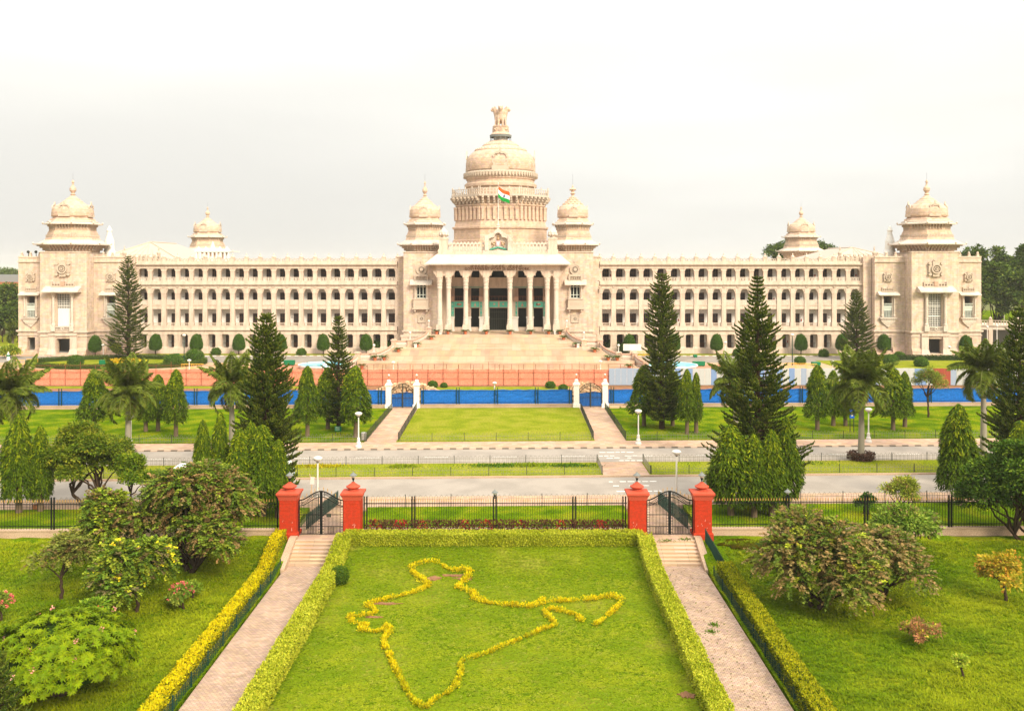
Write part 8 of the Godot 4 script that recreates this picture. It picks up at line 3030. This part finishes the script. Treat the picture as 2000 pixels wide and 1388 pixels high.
	hedge("clipped_hedge", "oval clipped hedge ring on the left forecourt", ring, 1.0, 0.9, [Color(0.055, 0.09, 0.014), Color(0.10, 0.14, 0.02)], 60, 0.2, M.leaves, 821)
	var og := mb()
	var op := PackedVector2Array()
	for k in 32:
		op.append(Vector2(-78 + cos(TAU * k / 32) * 16.6, -184 + sin(TAU * k / 32) * 9.2))
	og.slab(op, 0.0, 0.06)
	ground_piece("ring_lawn", og, M.pale_lawn)
	hedge("clipped_hedge", "long dark clipped hedge before the right end pavilion", [Vector3(70, 0, -192), Vector3(96, 0, -191)], 1.2, 1.0, [Color(0.035, 0.06, 0.012), Color(0.06, 0.09, 0.016)], 60, 0.2, M.leaves, 822)
	var rl := mb()
	strip(rl, 62, 120, 152.5, 0, 190.5, 0, 0.05, 0.1)
	ground_piece("forecourt_lawn", rl, M.pale_lawn)
	var ll := mb()
	strip(ll, -180, -111, 190, 0, 260, 0, 0.07, 0.1)
	ground_piece("side_lawn", ll, M.pale_lawn)
	var fb := mb(true)
	rng.seed = 823
	for q in [[-79, 186, 2.2, 0.7], [-75.5, 184.5, 1.8, 0.9], [-86, 180.5, 2.2, 0.25], [-66, 181, 1.6, 0.5]]:
		for k in 420:
			fb.col = shade(Color(0.60, 0.36, 0.01).lerp(Color(0.5, 0.42, 0.02), rng.randf()), 0.25)
			put_leaf(fb, Vector3(q[0] + rng.randfn() * q[2] * 0.5, rng.randf() * q[3], -q[1] + rng.randfn() * 0.6), (Vector3.UP + rdir()).normalized(), 0.35, 0.13)
	tag(part("flower_bed", fb, M.leaves_yellow, self), "yellow orange flower beds inside the left hedge ring", "flower bed")
	# left side garden: low wall, flowers, bush; striped figure
	broad_tree("shrub", "yellow green bush beside the corner of the left end pavilion", "shrub", Vector3(-106.5, 0, -196.5), 2.6, 2.3, 841, 420, 10, 0.35, 0.12, [[Color(0.12, 0.16, 0.02), 3], [Color(0.2, 0.22, 0.03), 2], [Color(0.3, 0.25, 0.03), 1]], 2, 0.2, M.leaves, 6)
	broad_tree("shrub", "yellow leaved shrub by the wall right of the left pavilion door", "shrub", Vector3(-84.6, 0, -199.0), 2.6, 1.1, 842, 260, 10, 0.3, 0.12, [[Color(0.25, 0.27, 0.02), 3], [Color(0.42, 0.36, 0.02), 2]], 1, 0.4, M.leaves, 5)
	var lw := thing("low_wall", "low pale garden wall at the left edge beside the building", "wall", Vector3(-119, 0, -206))
	var l1 := mb()
	l1.box(0, 0, 0, 18, 1.3, 0.4)
	l1.box(0, 1.3, 0, 18.2, 0.2, 0.6)
	part("wall", l1, M.stone_pale, lw)
	var fg := thing("statuette", "small white statuette with a green and red sash at the left edge", "statue", Vector3(-103.4, 0, -191))
	var f1 := mb()
	f1.lathe([Vector2(0.3, 0), Vector2(0.36, 0.3), Vector2(0.24, 0.9), Vector2(0.3, 1.25), Vector2(0.1, 1.42), Vector2(0.17, 1.6), Vector2(0, 1.8)], 12)
	part("figure", f1, M.white_paint, fg)
	var f2 := mb()
	f2.lathe([Vector2(0.35, 0.85), Vector2(0.38, 1.0), Vector2(0.33, 1.2)], 12)
	part("sash", f2, M.skip_green, fg)
	# far buildings at the left edge
	var fbd := thing("far_building", "red brick building with a flat grey top far off at the left edge", "building", Vector3(-188, 0, -340))
	var fb1 := mb()
	fb1.box(0, 0, 0, 60, 13.5, 12)
	part("wall", fb1, M.far_brick, fbd)
	var fb2 := mb()
	fb2.box(4, 13.5, 0, 26, 2.6, 8)
	part("roof_storey", fb2, M.far_wall, fbd)
	var fb3 := mb()
	fb3.bb(Vector3(-3, 0, -0.02), Vector3(3, 1.2, 0.05))
	var fbm := fb3.done()
	for i in 5:
		part("window", fbm, M.dark_glass, fbd, Vector3(-12 + i * 8.0, 8.5, 6.02))
	# covered drive at the right edge: balustraded roof on piers
	var cd := thing("covered_drive", "low balustraded covered drive on piers right of the building", "building", Vector3(112.5, 0, -221), -0.25)
	var c1 := mb()
	c1.bb(Vector3(-6, 4.3, -9), Vector3(46, 5.2, 0.4))
	c1.bb(Vector3(-6, 5.2, -9), Vector3(46, 5.4, 0.7))
	part("roof", c1, M.stone_pale, cd)
	var c2 := mb()
	baluster_row(c2, -6, 46, 5.4, 6.5, 0.2, 0.6, 0.14)
	part("balustrade", c2, M.stone_carved, cd)
	var c3 := mb()
	c3.box(0, 0, 0, 0.9, 4.3, 0.9)
	var c3m := c3.done()
	for i in 9:
		part("pier", c3m, M.stone_plain, cd, Vector3(-5 + i * 6.0, 0, 0))
		var u := mb()
		u.box(0, 5.4, 0.2, 0.8, 1.3, 0.7)
		u.lathe([Vector2(0.3, 6.7), Vector2(0.4, 7.0), Vector2(0.1, 7.3), Vector2(0, 7.5)], 8, Vector3(0, 0, 0.2))
		part("balustrade_pedestal", u, M.stone_carved, cd, Vector3(-5 + i * 6.0, 0, 0))
	var c4 := mb()
	c4.bb(Vector3(-6, 0, -9.4), Vector3(46, 4.3, -9))
	part("back_wall", c4, M.dado, cd)
	var rd := mb()
	strip(rd, 103, 190, 200, 0, 221, 0, 0.045, 0.1)
	ground_piece("forecourt_road", rd, M.asphalt_far)
	for q in [[1929, 668, 638, "lamp before the covered drive, left one"], [1948, 662, 636, "lamp before the covered drive, right one"], [1962, 625, 604, "globe lamp on the bank above the covered drive"]]:
		var dd := 212.0 if q[1] > 640 else 246.0
		var h: float = HC - (q[2] - HV) * dd / F
		var o := thing("lamp_post", q[3], "lamp post", Vector3((q[0] - 1000.0) * dd / F, 0, -dd), 0.0, "small lamps on the forecourt")
		var p := mb()
		p.lathe([Vector2(0.12, 0), Vector2(0.08, h)], 8)
		p.ball(Vector3(0, h, 0), Vector3(0.32, 0.28, 0.32), 8)
		part("pole", p, M.lamp_white, o)
	var bk := mb()
	strip(bk, 118, 260, 234, 0, 300, 0, 5.0, 5.2)
	ground_piece("bank_lawn", bk, M.rough_lawn)

func make_stairs() -> void:
	var o := thing("grand_staircase", "broad flared stone staircase rising to the columned porch", "staircase", Vector3(-3.0, 0, -200), -0.004)
	# half width, distance in front of the facade (z) and height along the flights
	var st := [[27.4, 24.2, 0.0], [25.6, 20.6, 1.1], [24.0, 19.6, 1.1], [20.6, 14.3, 3.0], [18.6, 12.4, 3.0], [13.9, 2.7, 4.85]]
	var fl := [[0, 1, 7], [2, 3, 12], [4, 5, 12]]
	for f in fl:
		var a: Array = st[f[0]]
		var z: Array = st[f[1]]
		var b := mb()
		var n: int = f[2]
		for i in n:
			var u := float(i) / n
			var u1 := float(i + 1) / n
			var ease0 := pow(u, 0.65)
			var w: float = lerpf(a[0], z[0], ease0) - 0.2
			var z0: float = lerpf(a[1], z[1], u)
			var y1: float = lerpf(a[2], z[2], u1)
			var y0: float = lerpf(a[2], z[2], u)
			b.bb(Vector3(-w, -0.2 if i == 0 else y0 - 0.4, 2.69), Vector3(w, y1, z0))
		part("step_flight", b, M.steps_stone, o)
	for k in [[1, 2], [3, 4]]:
		var a: Array = st[k[0]]
		var z: Array = st[k[1]]
		var b := mb()
		b.bb(Vector3(-a[0] - 1.2, -0.2, z[1] - 0.4), Vector3(a[0] + 1.2, a[2] + 0.004, a[1] + 0.25))
		part("landing", b, M.steps_stone, o)
	# curved balustrades with pedestals
	for s in [-1, 1]:
		var ped := mb()
		ped.box(0, -1.2, 0, 1.0, 2.5, 1.0)
		ped.box(0, 1.3, 0, 1.25, 0.2, 1.25)
		ped.box(0, 1.5, 0, 0.9, 0.12, 0.9)
		var pm := ped.done()
		var pts := [Vector3(14.6, 4.85, 2.9), Vector3(17.6, 3.0, 11.6), Vector3(20.8, 3.0, 12.0), Vector3(23.8, 1.1, 18.9), Vector3(26.9, 1.1, 19.2), Vector3(28.4, 0.0, 24.0)]
		var i := 0
		for p in pts:
			part("pedestal", pm, M.stone_warm, o, Vector3(s * p.x, p.y, p.z))
			if i in [0, 1, 3]:
				var l := mb()
				l.lathe([Vector2(0.2, 1.62), Vector2(0.08, 1.7), Vector2(0.08, 2.5), Vector2(0.16, 2.6), Vector2(0.26, 2.85), Vector2(0.2, 3.05), Vector2(0, 3.12)], 8)
				part("stair_lamp", l, M.lamp_white, o, Vector3(s * p.x, p.y, p.z))
			i += 1
		for k in 5:
			var a: Vector3 = pts[k]
			var z: Vector3 = pts[k + 1]
			var curve := []
			var n := 12
			for j in n + 1:
				var u := float(j) / n
				var p := a.lerp(z, u)
				if k % 2 == 0:
					p.x = lerpf(a.x, z.x, pow(u, 2.0))                 # flares outward at the foot
					p.y = lerpf(a.y, z.y, pow(u, 0.8))
				curve.append(Vector3(s * p.x, p.y, p.z))
			var rail := []
			var rad := []
			var bl := mb()
			for j in n + 1:
				rail.append(curve[j] + Vector3(0, 1.15, 0))
				rad.append(0.17)
			var r := mb()
			r.tube(rail, rad, 6)
			part("hand_rail", r, M.rail_pink, o)
			for j in n:
				var p0: Vector3 = curve[j]
				var p1: Vector3 = curve[j + 1]
				var dn := Vector3(0, -1.0, 0)
				var up := Vector3(0, 0.28, 0)
				bl.quad(p0 + dn, p1 + dn, p1 + up, p0 + up)
				var thick := Vector3(0, 0, -0.3)
				bl.quad(p1 + dn + thick, p0 + dn + thick, p0 + up + thick, p1 + up + thick)
				bl.quad(p0 + up, p1 + up, p1 + up + thick, p0 + up + thick)
				for e in 2:
					var p := p0.lerp(p1, 0.25 + 0.5 * e)
					bl.lathe([Vector2(0.09, 0.28), Vector2(0.14, 0.6), Vector2(0.07, 1.05)], 6, p)
			part("balusters", bl, M.stone_pale, o)
	# potted cycads and white boxes on the steps
	rng.seed = 901
	var lf := mb(true)
	for k in 20:
		var f := k * 2.4
		var rise := rng.randf_range(0.25, 0.95)
		for j in 9:
			var u := j / 9.0
			var p := Vector3(cos(f), 0, sin(f)) * u * 0.95 + Vector3(0, 0.72 + rise * u - 0.75 * u * u, 0)
			for s in [-1, 1]:
				lf.col = shade(Color(0.05, 0.10, 0.015), 0.3)
				put_leaf(lf, p, (Vector3(cos(f), 0, sin(f)) + Vector3(-sin(f), 0.2, cos(f)) * s).normalized(), 0.3, 0.045)
	var lfm := lf.done()
	var pt := mb()
	pt.lathe([Vector2(0.24, 0), Vector2(0.36, 0.55), Vector2(0.42, 0.58), Vector2(0.42, 0.68), Vector2(0.34, 0.68), Vector2(0.3, 0.6), Vector2(0, 0.6)], 14)
	var ptm := pt.done()
	var pots := []
	var k := 0
	for x in [-13.0, -10.6, -6.9, -2.45, 2.6, 7.0, 10.8, 13.2]:
		pots.append([Vector3(x, 4.85, 2.3), "potted cycad on the top step, %s from the left" % ORD[k]])
		k += 1
	var side := [[14.6, 3.95, 7.2, "high up"], [17.0, 3.0, 12.6, "on the upper landing"], [20.3, 2.3, 16.2, "below the upper landing"], [22.6, 1.1, 20.0, "on the lower landing"], [24.3, 1.1, 20.3, "at the outer end of the lower landing"], [26.0, 0.0, 25.3, "at the foot of the stairs"]]
	for s in [-1, 1]:
		for q in side:
			pots.append([Vector3(s * (q[0] - 0.9), q[1], q[2]), "potted cycad %s, by the %s stair rail" % [q[3], "left" if s < 0 else "right"]])
	for q in pots:
		var c := thing("potted_cycad", q[1], "potted plant", o.transform * q[0], rng.randf() * 6, "potted cycads on the great stairs")
		part("pot", ptm, M.terracotta, c)
		part("fronds", lfm, M.leaves_dark, c)
	for s in [-1, 1]:
		for q in [[12.2, 4.85, 2.2, "beside the porch columns"], [16.3, 3.0, 13.2, "on the upper landing"], [21.9, 1.1, 19.9, "on the lower landing"]]:
			var b := thing("white_box", "small white box %s on the %s of the stairs" % [q[3], "left" if s < 0 else "right"], "box", o.transform * Vector3(s * q[0], q[1], q[2]), 0.0, "white boxes on the great stairs")
			var m := mb()
			m.box(0, 0, 0, 0.5, 0.8, 0.4)
			m.box(0, 0.8, 0, 0.54, 0.05, 0.44)
			part("box", m, M.lamp_white, b)

# ---------------------------------------------------------------- scene
func make_sky() -> Texture2D:
	return null

func _ready() -> void:
	rng.seed = 1
	var cam := Camera3D.new()
	cam.name = "camera"
	cam.projection = Camera3D.PROJECTION_FRUSTUM
	cam.near = 1.0
	cam.far = 6000.0
	cam.size = 2.0 * 694.0 / F
	cam.frustum_offset = Vector2(0, -(694.0 - HV) / F)
	cam.position = Vector3(0, HC, 0)
	add_child(cam)
	cam.current = true
	var env := Environment.new()
	env.background_mode = Environment.BG_SKY
	var sky := Sky.new()
	var sm := ProceduralSkyMaterial.new()
	sm.sky_top_color = lin(1.0, 0.985, 0.95)
	sm.sky_horizon_color = lin(0.081, 0.0796, 0.0748)
	sm.sky_curve = 6.2
	env.background_energy_multiplier = 3.3
	sm.ground_bottom_color = lin(0.1, 0.1, 0.08)
	sm.ground_horizon_color = lin(0.13, 0.13, 0.12)
	sm.sun_angle_max = 0.1
	var cloud := NoiseTexture2D.new()
	cloud.width = 420
	cloud.height = 1024
	cloud.seamless = true
	cloud.noise = noise(0.007, 5, 12)
	var cg := Gradient.new()
	cg.offsets = PackedFloat32Array([0.3, 0.55, 0.8])
	cg.colors = PackedColorArray([lin(0.0, 0.0, 0.0), lin(0.007, 0.0069, 0.0062), lin(0.026, 0.0256, 0.0235)])
	cloud.color_ramp = cg
	sm.sky_cover = cloud
	sm.sky_cover_modulate = Color(1, 1, 1, 1)
	sky.sky_material = sm
	env.sky = sky
	env.tonemap_mode = Environment.TONE_MAPPER_LINEAR
	env.tonemap_exposure = 2.95
	env.sdfgi_enabled = true
	env.ssao_enabled = true
	env.ssil_enabled = true
	env.fog_enabled = true
	env.fog_density = 0.00014
	env.fog_light_color = Color(0.97, 0.96, 0.93)
	var we := WorldEnvironment.new()
	we.name = "world_environment"
	we.environment = env
	add_child(we)
	var sun := DirectionalLight3D.new()
	sun.name = "sun"
	sun.light_color = Color(1.0, 0.95, 0.86)
	sun.light_energy = 0.5
	sun.light_angular_distance = 18.0
	sun.shadow_enabled = true
	sun.look_at_from_position(Vector3.ZERO, Vector3(-4.2, -5.2, -6.4))
	add_child(sun)
	make_materials()
	make_ground()
	make_building()
	make_stairs()
	make_works()
	make_garden()
	make_plants()
	make_vehicles()
